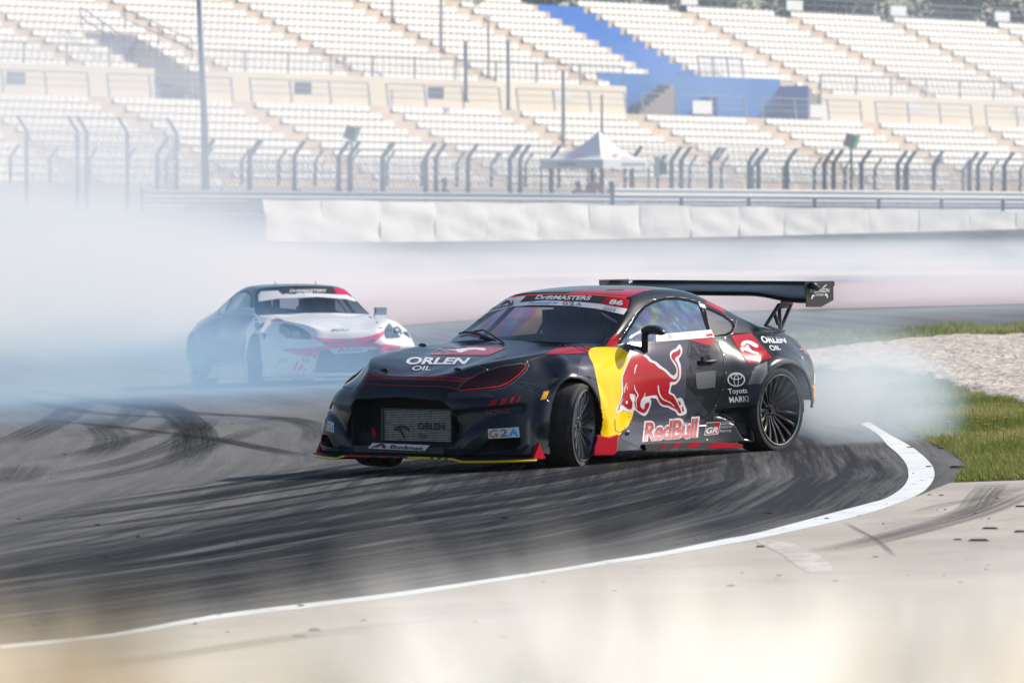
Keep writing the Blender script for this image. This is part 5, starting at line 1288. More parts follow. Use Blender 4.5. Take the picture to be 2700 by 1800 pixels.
def make_car1():
    root = empty('drift_car', 'dark drift coupe with red bull emblem on its door and tall rear wing', 'racing car', mat=POSE1.M)
    P = build_shape()
    pm = {'headlight': M_lens, 'headlight_seal': M_blk, 'windscreen': M_win, 'windscreen_seal': M_seal, 'side_window_seal': M_seal, 'quarter_window_seal': M_seal,
          ('side_window', 1): M_film, ('side_window', -1): M_film2, 'quarter_window': M_clear, 'rear_window': M_win, 'tail_light': pmat('tail_lamp_red', (.30, .01, .015), .12, 0, 1.0)}
    parts, skin = assemble_body(P, root, M_paint, pm, None)
    underpinnings(root)
    # wheels
    mf = wheel_meshes(.324, .285, .272, 15, .045, M_rim, M_blk); mr = wheel_meshes(.342, .28, .280, 17, .085, M_rimb, M_blk, sw=1.55)
    mf2 = [m.copy() for m in mf]; mr2 = [m.copy() for m in mr]
    z0 = .0
    put_wheel(root, mf, (.02, .895, .352), 1, R_(18.5), 3, M_rim, M_lip, M_rubw, cal=.02)
    put_wheel(root, mf2, (.03, -.885, .318), -1, R_(20), 3, M_rim, M_lip, M_rubw, cal=.02)
    put_wheel(root, mr, (-2.63, .912, .360), 1, 0, 1, M_rimb, M_lip, cal=-.01)
    put_wheel(root, mr2, (-2.605, -.905, .290), -1, 0, 1, M_rimb, M_lip, cal=-.01)
    return root, parts, Skin(POSE1, skin, root)
car1, parts1, skin1 = make_car1()
# ------------------------------------------------------------------ car 1: fittings, livery, lettering
M_org = pmat('orange_ink', (.75, .16, .03), .5); M_blu = pmat('blue_ink', (.05, .33, .70), .5); M_ink = pmat('black_ink', (.02, .02, .025), .5)
M_grey = pmat('grey_ink', (.22, .24, .27), .5); M_pale = pmat('pale_ink', (.62, .62, .62), .5); M_dred = pmat('dark_red_ink', (.22, .012, .02), .5)
M_amb = pmat('amber_reflector', (.90, .42, .01), .3, 0, .5); M_wht2 = M_wht
M_ltc = pmat('light_carbon', (.09, .10, .11), .5, noise=(300, .3))
def oval(cx, cy, rx, ry, n=32): return [(cx + rx * math.cos(2 * math.pi * i / n), cy + ry * math.sin(2 * math.pi * i / n)) for i in range(n)]
def plane_decal(pose, bm, name, mat, parent, x, thick=0.0):
    for v in bm.verts: v.co = pose.un(v.co.x, v.co.y, x=x)
    bm.normal_update()
    for q in bm.faces:
        if q.normal.dot(pose.o) < 0: q.normal_flip()
    return obj(name, bm, mat, parent)
def detail_car1(root, S, parts):
    k = S
    # ---- colour fields
    door = parts[('door', 1)]; hood = parts[('hood', 0)]; bump = parts[('front_bumper', 0)]
    k.poly(cropC([(395, 150), (1190, 66), (1445, 90), (1450, 140), (1430, 210), (1400, 290), (1195, 305), (1222, 345), (1172, 430), (1165, 700), (1150, 780), (1190, 930), (1130, 1000), (1230, 1020), (1320, 1010), (1330, 1190), (720, 1245), (620, 1300), (420, 1200), (430, 1120), (500, 1000), (500, 500)]), 'slate_panel', M_slate, off=.0018)
    k.poly(cropC([(1165, 700), (1170, 590), (1420, 900), (1380, 960), (1300, 900), (1240, 960), (1190, 930), (1150, 780)]), 'slate_panel', M_slate2, off=.0027)
    k.poly(cropB([(1545, 175), (1640, 165), (1900, 170), (1900, 520), (1742, 440), (1600, 400), (1490, 385), (1500, 300)]), 'slate_panel', M_slate, off=.0018)
    k.poly(cropB([(0, 590), (470, 590), (560, 640), (60, 660), (0, 650)]), 'slate_panel', M_slate2, off=.0018)
    k.poly(crop3([(1960, 510), (2145, 495), (2100, 700), (1990, 800), (1940, 620)]), 'slate_panel', M_slate2, off=.0018)
    k.poly(cropD([(430, 500), (560, 440), (560, 560), (500, 670), (355, 680)]), 'carbon_panel', M_ltc, off=.0018)
    k.poly(smooth_pts(cropC([(1278, 470), (1310, 442), (1490, 424), (1508, 450), (1500, 600), (1470, 615), (1310, 632), (1290, 600)]), 3), 'carbon_panel', M_ltc, off=.0030)
    k.poly(smooth_pts(cropC([(52, 205), (90, 165), (170, 153), (390, 158), (470, 190), (520, 235), (500, 330), (460, 440), (440, 560), (440, 660), (410, 790), (430, 880), (500, 880), (566, 875), (548, 960), (495, 1070), (432, 1112), (425, 1140), (390, 1165), (300, 1182), (205, 1165), (158, 1120), (185, 960), (190, 800), (165, 650), (132, 480), (104, 350), (60, 265)]), 3), 'yellow_panel', M_yel, off=.0020, step=2.0)
    k.poly(cropC([(150, 1150), (205, 1170), (300, 1184), (405, 1148), (385, 1240), (385, 1308), (355, 1395), (90, 1400), (105, 1290), (140, 1220)]), 'red_panel', M_red, off=.0016)
    k.poly(cropD([(180, 175), (395, 150), (490, 270), (610, 405), (365, 468), (270, 330)]), 'red_panel', M_red, off=.0030)
    k.poly(smooth_pts(cropD([(284, 270), (310, 236), (378, 230), (458, 272), (456, 302), (425, 296), (375, 268), (335, 262), (322, 284), (292, 288)]), 3), 'wing_emblem', M_wht, off=.0046)
    k.poly(smooth_pts(cropD([(280, 300), (325, 296), (372, 300), (400, 330), (464, 352), (466, 376), (390, 356), (330, 330), (304, 346), (284, 325)]), 3), 'wing_emblem', M_wht, off=.0046)
    k.poly(oval(*cropD([(352, 290)])[0], 5, 4), 'wing_emblem', M_wht, off=.0046)
    k.poly(crop3([(865 / 1, 0)]) if False else crop1([(865, 617), (960, 560), (1100, 556), (1405, 566), (1275, 619)]), 'red_panel', M_red, off=.0030)
    k.poly(smooth_pts(crop1([(1000, 588), (1095, 574), (1180, 569), (1250, 573), (1248, 589), (1190, 582), (1135, 586), (1090, 602), (1062, 598), (1050, 588)]), 3), 'wing_emblem', M_wht, off=.0046)
    k.poly(crop1([(1665, 612), (1745, 568), (1850, 560), (1950, 602), (1800, 612)]), 'red_panel', M_red, off=.0030)
    for q in ([(1875, 566), (1905, 562), (1990, 590), (1965, 597)], [(1930, 560), (1955, 558), (2010, 572), (1998, 582)]): k.poly(crop1(q), 'red_stripe', M_red, off=.0018)
    k.poly(crop3([(1005, 160), (1190, 116), (1350, 118), (1710, 128), (1600, 148), (1480, 192), (1200, 168)]), 'red_panel', M_red, off=.0030)
    k.poly(cropE([(1025, 300), (1048, 254), (1236, 330), (1212, 392)]), 'red_panel', M_red, off=.0030)
    k.poly(cropE([(856, 648), (1140, 620), (1080, 704)]), 'red_panel', M_red, off=.0030)
    k.poly(crop3([(1308, 573), (1345, 520), (1420, 518), (1388, 574)]), 'red_panel', M_red, off=.0030)
    for q in ([(1340, 514), (1354, 502), (1428, 500), (1422, 514)], [(1356, 496), (1368, 486), (1434, 482), (1430, 494)], [(1374, 480), (1382, 473), (1438, 470), (1436, 477)]): k.poly(crop3(q), 'red_stripe', M_red, off=.0018)
    # hood and lamp lines
    for pts, w in (([(600, 410), (700, 391), (1200, 401), (1640, 411), (1742, 428), (1860, 411)], 2.2), ([(590, 436), (690, 419), (1200, 430), (1600, 438), (1742, 452), (1790, 440)], 1.2), ([(600, 448), (700, 436), (1200, 444), (1600, 452), (1742, 466)], 1.6), ([(565, 515), (640, 485), (1000, 507), (1480, 515), (1610, 532), (1690, 556)], 1.9)):
        k.strip(cropA(pts), w, 'red_stripe', M_red, off=.0018)
    k.strip(cropB([(140, 562), (300, 550), (480, 532), (600, 517), (700, 473), (800, 400), (870, 330), (905, 282)]), 1.6, 'red_stripe', pmat('bright_red', (.85, .01, .02), .3), off=.003)
    for q in ([(465, 738), (520, 675), (567, 672), (545, 735)], [(590, 727), (630, 660), (685, 650), (648, 722)], [(705, 712), (740, 640), (772, 635), (738, 708)], [(790, 703), (828, 628), (840, 625), (808, 700)]):
        k.poly(cropB(q), 'red_stripe', M_red, off=.0018)
    k.poly(cropB([(1065, 675), (1105, 578), (1168, 570), (1130, 662)]), 'side_marker', M_amb, off=.004)
    k.poly(cropD([(1018, 685), (1080, 685), (1070, 815), (1030, 825)]), 'side_marker', M_amb, off=.004)
    k.poly(cropD([(1042, 540), (1056, 542), (1078, 680), (1038, 676)]), 'sponsor_sticker', M_wht, off=.003)
    # ---- bull emblem
    out = smooth_pts(cropC([(590, 180), (650, 200), (700, 235), (745, 268), (770, 298), (830, 325), (880, 370), (940, 410), (985, 455), (1015, 478), (1040, 468), (1058, 430), (1052, 385), (1018, 330), (985, 270), (985, 220), (1010, 190), (1055, 165), (1090, 120), (1118, 155), (1125, 200), (1110, 250), (1082, 290), (1105, 350), (1112, 420), (1106, 500), (1078, 550), (1040, 583), (1002, 590), (990, 670), (1030, 690), (1062, 742), (1098, 730), (1132, 750), (1150, 810), (1168, 850), (1176, 900), (1150, 925), (1100, 940), (1065, 925), (1050, 892), (1000, 868), (960, 845), (900, 835), (860, 805), (830, 748), (800, 737), (752, 738), (768, 765), (765, 805), (740, 880), (700, 940), (650, 925), (610, 895), (570, 872), (552, 900), (500, 895), (450, 878), (420, 885), (382, 912), (361, 890), (367, 850), (395, 800), (428, 660), (424, 560), (436, 470), (480, 360), (530, 240), (558, 195)]), 2)
    k.poly(out, 'bull_emblem', M_wht, off=.0030)
    red = [(575, 213), (625, 215), (665, 245), (715, 280), (748, 320), (805, 342), (850, 388), (915, 425), (965, 475), (1005, 512), (1045, 520), (1066, 495), (1076, 440), (1070, 390), (1043, 330), (1006, 285), (1000, 245), (1020, 215), (1070, 195), (1098, 168), (1105, 215), (1085, 250), (1038, 285), (1065, 335), (1085, 400), (1087, 470), (1070, 525), (1035, 550), (985, 552), (980, 610), (966, 682), (1015, 705), (1048, 760), (1080, 820), (1108, 880), (1112, 905), (1085, 906), (1062, 870), (1010, 842), (960, 818), (910, 812), (868, 780), (842, 725), (826, 702), (760, 708), (715, 718), (668, 735), (645, 790), (645, 835), (670, 862), (690, 850), (700, 800), (745, 785), (742, 830), (722, 870), (690, 908), (640, 893), (597, 860), (577, 790), (585, 712), (560, 690), (520, 688), (528, 740), (552, 790), (540, 862), (500, 858), (455, 828), (425, 812), (398, 872), (385, 882), (398, 820), (438, 710), (447, 640), (442, 560), (447, 480), (490, 370), (540, 262)]
    k.poly(smooth_pts(cropC(red), 2), 'bull_emblem', M_red, off=.0042)
    k.poly(cropC([(1078, 770), (1095, 772), (1110, 810), (1092, 815)]), 'bull_emblem', M_red, off=.0042); k.poly(cropC([(1118, 830), (1134, 838), (1144, 886), (1128, 892)]), 'bull_emblem', M_red, off=.0042)
    for pts, w in (([(600, 355), (582, 400), (574, 458)], [3.2, 3.4, 1.5]), ([(487, 562), (462, 620), (456, 676)], [1.5, 3, 1.2]), ([(570, 585), (580, 640), (612, 700), (590, 760), (600, 850)], [1.2, 2.4, 3, 2.4, 1.2]), ([(845, 590), (850, 650), (868, 705), (905, 752), (980, 785), (1034, 834)], [2.4, 3.2, 3.2, 3.2, 3, 1.4]), ([(695, 675), (686, 720), (655, 765), (645, 820), (668, 850)], [1.2, 2.5, 2.8, 2.4, 1.4]), ([(442, 740), (415, 800), (400, 850)], [1, 2.2, 1.2]), ([(485, 600), (492, 640)], [1.2, 1.6])):
        k.strip(smooth_pts(cropC(pts), 3, False), [float(np.interp(i / (3 * (len(pts) - 1)), np.linspace(0, 1, len(w)), w)) for i in range(3 * (len(pts) - 1) + 1)], 'bull_emblem', M_wht, off=.0052, step=8)
    k.poly(oval(*cropC([(483, 785)])[0], 3.0, 4.2), 'bull_emblem', M_wht, off=.0052)
    Q = lambda crop, *p: crop(list(p))
    qr = Q(cropC, (680, 1236), (1284, 1190), (1306, 968), (706, 1016)); c0 = Vector((sum(p[0] for p in qr) / 4, sum(p[1] for p in qr) / 4))
    # white keyline, then the red letters
    tw = Q(cropC, (664, 1254), (1302, 1204), (1326, 944), (688, 1000))
    k.text('RedBull', tw, 'lettering', M_wht, bold=.085, space=.88, off=.0030)
    k.text('RedBull', qr, 'lettering', pmat('deep_red_vinyl', (.42, .008, .02), .42, coat=.3), bold=.030, space=.93, off=.0042)
    # ---- lettering
    T = k.text
    T('ORLEN', Q(crop1, (697, 683), (1112, 681), (1155, 637), (722, 631)), 'lettering', M_wht, bold=.035, off=.003)
    T('OIL', Q(crop1, (742, 722), (873, 724), (888, 694), (762, 692)), 'lettering', M_wht, bold=.008, off=.003)
    T('ORLEN', Q(cropD, (512, 254), (760, 254), (738, 196), (482, 176)), 'lettering', M_wht, bold=.045, off=.003)
    T('OIL', Q(cropD, (602, 334), (702, 322), (688, 283), (566, 276)), 'lettering', M_wht, bold=.02, off=.003)
    e = cropD([(238, 628)])[0]
    def ring(cx, cy, rx, ry, w, rot=0): return [oval(cx, cy, rx, ry), oval(cx, cy, rx - w, ry - w)]
    k.poly(ring(e[0], e[1], 23.2, 18.6, 3.0), 'oval_emblem', M_wht, off=.003); k.poly(ring(e[0], e[1] + 2.5, 6.6, 15.6, 2.0), 'oval_emblem', M_wht, off=.003); k.poly(ring(e[0], e[1] - 7.6, 15.6, 8.0, 2.2), 'oval_emblem', M_wht, off=.0034)
    T('Toyota', Q(cropD, (160, 792), (356, 782), (350, 712), (150, 722)), 'lettering', M_wht, bold=.012, off=.003)
    T('MARKI', Q(cropD, (172, 868), (368, 856), (362, 795), (160, 808)), 'lettering', M_wht, bold=.018, off=.003)
    k.poly(cropC([(1374, 1165), (1408, 1014), (1570, 1008), (1536, 1152)]), 'sponsor_sticker', M_wht, off=.0028)
    k.poly(cropC([(1382, 1158), (1413, 1020), (1495, 1017), (1464, 1152)]), 'sponsor_sticker', M_ink, off=.0036); k.poly(cropC([(1464, 1152), (1495, 1017), (1562, 1014), (1530, 1146)]), 'sponsor_sticker', M_red, off=.0036)
    T('GR', Q(cropC, (1392, 1146), (1528, 1138), (1545, 1066), (1404, 1074)), 'lettering', M_wht, bold=.03, shear=.15, off=.0046)
    T('TOYOTA', Q(cropC, (1574, 1036), (1722, 1026), (1728, 1000), (1580, 1010)), 'lettering', M_wht, off=.003)
    T('GAZOO', Q(cropC, (1560, 1084), (1695, 1074), (1700, 1046), (1566, 1054)), 'lettering', M_wht, off=.003)
    T('Racing', Q(cropC, (1552, 1136), (1684, 1124), (1690, 1092), (1558, 1100)), 'lettering', M_pale, off=.003)
    T('RACERAGE', Q(crop1, (1250, 1030), (1424, 1020), (1426, 986), (1257, 993)), 'lettering', M_dred, bold=.01, off=.003)
    # bumper stickers, white card with the three letters
    def three(crop, card, a, b, c, off=.003):
        k.poly(crop(card), 'sponsor_sticker', M_wht, off=off)
        for ch, q, m in zip('G2A', (a, b, c), (M_org, M_grey, M_blu)): T(ch, crop(q), 'lettering', m, bold=.03, off=off + .0012)
    three(cropB, [(463, 1006), (816, 982), (828, 1098), (471, 1114)], [(478, 1106), (580, 1100), (578, 1010), (476, 1014)], [(600, 1096), (692, 1092), (690, 1004), (598, 1008)], [(702, 1090), (816, 1084), (772, 996), (738, 998)])
    three(cropA, [(190, 908), (266, 934), (266, 1048), (178, 1020)], [(184, 1012), (208, 1020), (208, 926), (186, 920)], [(212, 1022), (234, 1030), (234, 936), (212, 930)], [(236, 1030), (262, 1038), (260, 944), (244, 940)])
    # windscreen band
    k.poly(crop3([(646, 229), (698, 178), (900, 172), (1100, 178), (1320, 188), (1275, 241), (1100, 224), (850, 213)]), 'sun_strip', M_ink, off=.003)
    k.poly(crop3([(352, 325), (440, 262), (520, 206), (596, 184), (698, 178), (646, 229), (850, 213), (1100, 224), (1275, 241), (1482, 279), (1453, 323), (1250, 278), (1050, 256), (860, 250), (720, 250), (600, 262), (480, 290)]), 'sun_strip', M_wht, off=.003)
    k.poly(crop3([(1275, 241), (1320, 188), (1470, 196), (1498, 214), (1482, 279)]), 'sun_strip', M_red, off=.003)
    k.strip(crop3([(592, 188), (700, 174), (900, 164), (1200, 172), (1472, 193)]), 2.4, 'sun_strip', pmat('orange_red_tape', (.85, .06, .01), .5), off=.004)
    T('DriftMASTERS', Q(crop3, (765, 206), (1196, 212), (1206, 180), (780, 173)), 'lettering', M_wht, bold=.03, shear=.2, off=.0045)
    T('Powered by', Q(crop3, (722, 245), (945, 243), (958, 222), (732, 225)), 'lettering', M_blu, bold=.012, shear=.2, off=.0045)
    for ch, q, m in zip('G2A', ([(982, 246), (1024, 249), (1024, 222), (986, 220)], [(1032, 249), (1076, 252), (1076, 224), (1034, 222)], [(1082, 252), (1128, 256), (1120, 228), (1104, 226)]), (M_org, M_grey, M_blu)): T(ch, crop3(q), 'lettering', m, bold=.03, off=.0045)
    T('86', Q(crop3, (1338, 243), (1444, 254), (1452, 216), (1350, 204)), 'lettering', M_wht, bold=.03, shear=.1, off=.0045)
    T('2024', Q(crop3, (1288, 286), (1386, 301), (1396, 282), (1298, 268)), 'lettering', M_ink, bold=.0, off=.0045); T('SEASON', Q(crop3, (1312, 263), (1402, 277), (1404, 268), (1314, 254)), 'lettering', M_grey, off=.0045)
    T('Budmat.', Q(crop3, (412, 292), (606, 254), (612, 234), (432, 268)), 'lettering', M_ink, bold=.015, off=.0045)
    k.poly([crop3([(498, 250), (548, 214), (572, 214), (578, 240), (594, 226), (590, 214), (600, 214), (600, 240), (566, 250), (556, 230), (524, 248)])][0], 'roof_emblem', M_dred, off=.0045)
    T('B', Q(crop3, (288, 370), (334, 368), (368, 322), (322, 326)), 'lettering', M_yel, bold=.03, off=.004)
    # name band on the side window
    k.poly(cropE([(547, 668), (545, 602), (560, 594), (1082, 548), (1116, 620)]), 'name_band', M_wht, off=.003)
    T('86', Q(cropE, (664, 642), (704, 639), (704, 586), (664, 590)), 'lettering', M_ink, off=.0045)
    T('JAKUB PRZYGONSKI', Q(cropE, (718, 638), (1005, 612), (1000, 570), (716, 592)), 'lettering', M_pale, off=.0045)
    k.poly(cropE([(1030, 592), (1090, 584), (1100, 606), (1036, 613)]), 'flag_patch', M_red, off=.0045); k.poly(oval(*cropE([(618, 620)])[0], 3.6, 2.6), 'sponsor_dot', M_org, off=.0045)
    k.poly(cropE([(960, 288), (1022, 308), (1032, 346), (974, 326)]), 'sponsor_sticker', M_wht, off=.003)
    # panel gaps and rivets
    gap = M_ink
    for pts in (cropB([(800, 462), (930, 486), (1050, 522), (1162, 562)]), cropB([(640, 268), (868, 256), (950, 216), (1050, 190), (1180, 162), (1400, 120), (1600, 90)]), cropC([(1440, 40), (1480, 52), (1550, 135), (1598, 250), (1616, 380), (1610, 500), (1580, 650), (1530, 780), (1470, 890), (1400, 962), (1330, 1002), (1000, 1058), (700, 1090), (430, 1122), (372, 1116), (352, 1090), (352, 980)]), crop2([(1150, 312), (1156, 350), (1146, 420), (1110, 480), (1050, 492), (985, 496)]), cropD([(0, 926), (200, 908), (430, 890)])):
        k.strip(smooth_pts(pts, 2, False), 1.1, 'panel_gap', gap, off=.0048, step=12)
    for p in cropC([(1600, 240), (1625, 445), (1585, 640), (1510, 820), (1617, 46), (1407, 1216)]) + cropD([(125, 203), (402, 553), (248, 1275)]):
        k.poly(oval(*p, 1.7, 1.7, 10), 'rivet', M_steel, off=.005)
    # ---- intake: cooler, ducts, lower bar
    c = MB(); c.box((.66, 0, .37), (.02, 1.10, .44)); c.box((.75, 0, .17), (.30, 1.05, .02)); c.box((.75, 0, .585), (.26, .95, .02))
    for sg in (1, -1): c.box((.74, sg * .52, .37), (.26, .02, .42))
    c.build('intake_duct', M_dark, root)
    a = POSE1.un(1005, 1076, x=.84); b2 = POSE1.un(1191, 1079, x=.84); c3 = POSE1.un(1195, 1159, x=.84); d4 = POSE1.un(1012, 1167, x=.84)
    y0, y1 = (a.y + d4.y) / 2, (b2.y + c3.y) / 2; z0, z1 = (c3.z + d4.z) / 2, (a.z + b2.z) / 2
    ic = empty('x', None, None); bpy.data.objects.remove(ic)
    core = MB(); core.box((.80, (y0 + y1) / 2, (z0 + z1) / 2), (.05, y1 - y0, z1 - z0)); co = core.build('intercooler', pmat('cooler_dark', (.03, .03, .032), .6), root)
    f = MB(); n = 19
    for i in range(n): f.box((.832, (y0 + y1) / 2, z0 + (z1 - z0) * (i + .5) / n), (.014, y1 - y0 - .02, (z1 - z0) / n * .5))
    f.build('cooler_tubes', pmat('bright_tubes', (.34, .34, .33), .5, .3, noise=(30, .3)), co)
    f = MB(); f.box((.84, y0 + .006, (z0 + z1) / 2), (.03, .012, z1 - z0)); f.box((.84, y1 - .006, (z0 + z1) / 2), (.03, .012, z1 - z0)); f.box((.84, (y0 + y1) / 2, z1 - .006), (.03, y1 - y0, .012)); f.build('cooler_frame', pmat('cooler_edge', (.09, .09, .095), .5, .6), co)
    def pd(bm, nm, m, x=.846): plane_decal(POSE1, bm, nm, m, co, x)
    pd(quadmap(text_bm('ORLEN', .03), cropA([(1226, 1016), (1535, 1018), (1530, 935), (1222, 932)])), 'lettering', M_ink); pd(quadmap(text_bm('OIL', .0), cropA([(1232, 1110), (1345, 1108), (1340, 1058), (1230, 1055)])), 'lettering', M_ink)
    pd(curve_shapes([smooth_pts(cropA([(950, 1030), (980, 975), (1060, 958), (1130, 1005), (1125, 1035), (1060, 990), (1030, 1005), (1075, 1090), (1070, 1112), (1000, 1020)]), 3)]), 'wing_emblem', M_ink)
    plane_decal(POSE1, curve_shapes([cropA([(700, 988), (725, 988), (748, 1080), (725, 1106), (708, 1085)])]), 'tow_tag', M_red, root, .82)
    plane_decal(POSE1, curve_shapes([cropA([(706, 1163), (1362, 1190), (1310, 1256), (650, 1226)])]), 'sponsor_sticker', M_wht, root, .985)
    plane_decal(POSE1, quadmap(text_bm('Budmat.', .02, .15), cropA([(902, 1226), (1300, 1250), (1306, 1206), (912, 1184)])), 'lettering', M_ink, root, .990)
    plane_decal(POSE1, curve_shapes([cropA([(684, 1218), (730, 1195), (800, 1168), (835, 1172), (862, 1215), (850, 1228), (820, 1222), (800, 1192), (760, 1215), (720, 1212), (690, 1226)])]), 'roof_emblem', M_dred, root, .990)
    b = MB(); b.box((.955, 0, .185), (.03, .86, .05)); b.build('lower_bar', M_blk, root)
    # brake ducts behind the corner vents
    for sg in (1, -1):
        b = MB(); b.box((.52, sg * .80, .22), (.03, .30, .18)); b.box((.62, sg * .66, .22), (.16, .02, .16)); b.build('vent_duct', M_dark, root)
    # ---- splitter lip with coloured edge
    path = [(1.0, 0, .128), (1.0, .25, .128), (.99, .47, .126), (.985, .53, .122), (.955, .60, .103), (.86, .80, .104), (.76, .95, .106), (.655, 1.075, .112)]
    full = [(x, -y, z) for x, y, z in path[:0:-1]] + path
    m = MB(); V = []
    for x, y, z in full:
        s = 1 if y >= 0 else -1; q = Vector((x, y, 0)); inn = Vector((.80 * x - .03, y * .84, 0))
        V += [(x, y, z + .012), (inn.x, inn.y, .155), (inn.x, inn.y, z - .01), (x, y, z - .004)]
    m.add(V, [(4 * i + a, 4 * i + 4 + a, 4 * i + 4 + (a + 1) % 4, 4 * i + (a + 1) % 4) for i in range(len(full) - 1) for a in range(4)]); m.build('splitter', M_blk, root)
    def seg(ya, yb, mat):
        P = [p for p in full if ya < p[1] < yb]; X = np.array(full)
        e = lambda y: (float(np.interp(y, X[:, 1], X[:, 0])), y, float(np.interp(y, X[:, 1], X[:, 2])))
        t = MB(); t.tube([e(ya)] + P + [e(yb)], .0085, 8); t.build('splitter_trim', mat, root, smooth=True)
    yy = lambda ua: POSE1.un(820 + ua / 4.355, 1200, x=1.0).y
    seg(-1.075, -.50, M_yel); seg(-.50, yy(695), M_red); seg(yy(780), yy(880), M_red); seg(yy(960), yy(1015), M_red); seg(yy(1090), yy(1115), M_red)
    seg(yy(1115), yy(1370), M_yel); seg(yy(1405), yy(1450), M_yel); seg(yy(1490), yy(1530), M_yel); seg(yy(1565), 1.075, M_yel)
    for sg in (1, -1):
        fin = MB(); T_ = [POSE1.un(*cropB([p])[0], y=1.045) for p in ((988, 1350), (1130, 1343), (1098, 1275), (1056, 1168))]
        V = [(p.x, sg * p.y, p.z) for p in T_] + [(p.x, sg * (p.y - .03), p.z) for p in T_]; fin.add(V, [(0, 1, 2, 3), (7, 6, 5, 4), (0, 4, 5, 1), (1, 5, 6, 2), (2, 6, 7, 3), (3, 7, 4, 0)])
        fin.build('splitter_fin', M_red, root)
    # side skirt blades
    for sg in (1, -1):
        top = [POSE1.un(*p, y=1.02) for p in cropC([(700, 1268), (860, 1256), (1240, 1243), (1480, 1245), (1742, 1252), (1827, 1268)])]; bot = [POSE1.un(*p, y=1.02) for p in cropC([(712, 1345), (870, 1325), (1240, 1303), (1480, 1313), (1742, 1308), (1820, 1298)])]
        b = MB(); n = 6; V = [(p.x, sg * 1.02, p.z) for p in top + bot] + [(p.x, sg * .90, p.z) for p in top + bot]; b.add(V, [(i, i + 1, n + i + 1, n + i) for i in range(n - 1)] + [(i, i + 2 * n, i + 1 + 2 * n, i + 1) for i in range(n - 1)] + [(n + i, n + i + 1, 3 * n + i + 1, 3 * n + i) for i in range(n - 1)] + [(n - 1, 3 * n - 1, 4 * n - 1, 2 * n - 1)])
        bl = b.build('skirt_blade', M_blk, root)
        if sg == 1:
            for q in ([(870, 1320), (925, 1258), (965, 1256), (910, 1316)], [(1000, 1311), (1075, 1250), (1125, 1248), (1065, 1309)], [(1165, 1303), (1235, 1247), (1360, 1246), (1290, 1302)], [(1405, 1308), (1480, 1248), (1742, 1255), (1825, 1270), (1818, 1296), (1560, 1308)]):
                bm = curve_shapes([cropC(q)])
                for v in bm.verts: v.co = POSE1.un(v.co.x, v.co.y, y=1.0225)
                obj('red_stripe', bm, M_red, bl)
    q_ = [POSE1.un(*p, y=1.05) for p in cropC([(150, 1150), (205, 1170), (300, 1184), (402, 1150), (385, 1240), (385, 1308), (355, 1392), (118, 1397), (128, 1290), (152, 1220)])]
    for sg in (1, -1):
        b = MB(); n = len(q_); V = [(p.x, sg * 1.05, p.z) for p in q_] + [(p.x, sg * 1.03, p.z) for p in q_]; b.add(V, [tuple(range(n)), tuple(range(2 * n - 1, n - 1, -1))] + [(i, (i + 1) % n, n + (i + 1) % n, n + i) for i in range(n)]); o_ = b.build('skirt_corner', M_red, root); md = o_.modifiers.new('b', 'BEVEL'); md.width = .008; md.segments = 2
    # ---- hood pins, handle, mirror, wiper, jack pipe
    def onskin(u, v, off=0):
        o, d = POSE1.ray(u, v); loc, no, _, _ = S.bvh.ray_cast(o + d * 40, d, 60)
        return (loc + no * off if loc is not None else None), no
    for u, v in ((1013, 976), (1207, 975), (1114, 911), (1483, 914)):
        p, no = onskin(u, v); t = MB()
        if p is None: continue
        M = no.to_track_quat('Y', 'Z').to_matrix(); t.lathe([(0, .006), (.020, .006), (.026, .002), (.030, 0)], 16, M.to_4x4()); t.V = [tuple(Vector(q) + p) for q in t.V]
        t.bar(p + no * .006 + Vector((0, -.035, 0)), p + no * .006 + Vector((0, .035, 0)), .016, .008); t.tube([p + no * .008 + Vector((.0, -.03, 0)), p + no * .016, p + no * .008 + Vector((.0, .03, 0))], .005, 6)
        t.build('hood_pin', M_rimb, root, smooth=True)
    h = MB(); p1, no = onskin(*cropC([(1305, 325)])[0]); p2, _ = onskin(*cropC([(1512, 305)])[0])
    yv = Vector((0, .035, 0)); pm_ = (p1 + p2) / 2
    h.tube([p1, p1 * .8 + p2 * .2 + yv, pm_ + yv * 1.15, p1 * .2 + p2 * .8 + yv, p2], [.012, .015, .016, .015, .012], 10)
    M = Vector((0, 1, 0)).to_track_quat('Y', 'Z').to_matrix().to_4x4()
    cup = MB(); cup.lathe([(0, -.004), (.04, -.001), (.056, .004), (.060, .001)], 24); cup.V = [tuple(Vector(q) + pm_ + Vector((0, .004, 0))) for q in cup.V]; hh = h.build('door_handle', M_blk, door, smooth=True); cup.build('handle_cup', M_dark, hh, smooth=True)
    base, no = onskin(*cropC([(690, 205)])[0])
    top = POSE1.un(1700, 876, y=base.y + .03)
    mm = MB(); mm.tube([base, base * .6 + top * .4 + Vector((0, .005, 0)), top + Vector((0, 0, -.02)), top + Vector((0, .03, .015)), top + Vector((0, .08, .022))], [.030, .027, .027, .030, .022], 12)
    out_ = POSE1.un(1761, 880, y=top.y + .24)
    mh = MB(); ax = (out_ - top); n = 14; mh.tube([top + Vector((0, -.015, 0)) + ax * t + Vector((0, 0, .022 * math.sin(t * math.pi) + .006)) for t in (0, .04, .12, .3, .5, .7, .86, .95, 1)], [.004, .02, .030, .036, .036, .034, .028, .018, .004], 14)
    mh.V = [(top.x + (x - top.x) * 1.9, y, z) for x, y, z in mh.V]
    mo = mm.build('wing_mirror', M_carb, root, smooth=True); mh.build('mirror_head', M_carb, mo, smooth=True)
    w = MB(); q = [onskin(*p, )[0] for p in crop3([(526, 548), (440, 505), (380, 474), (300, 470)])]
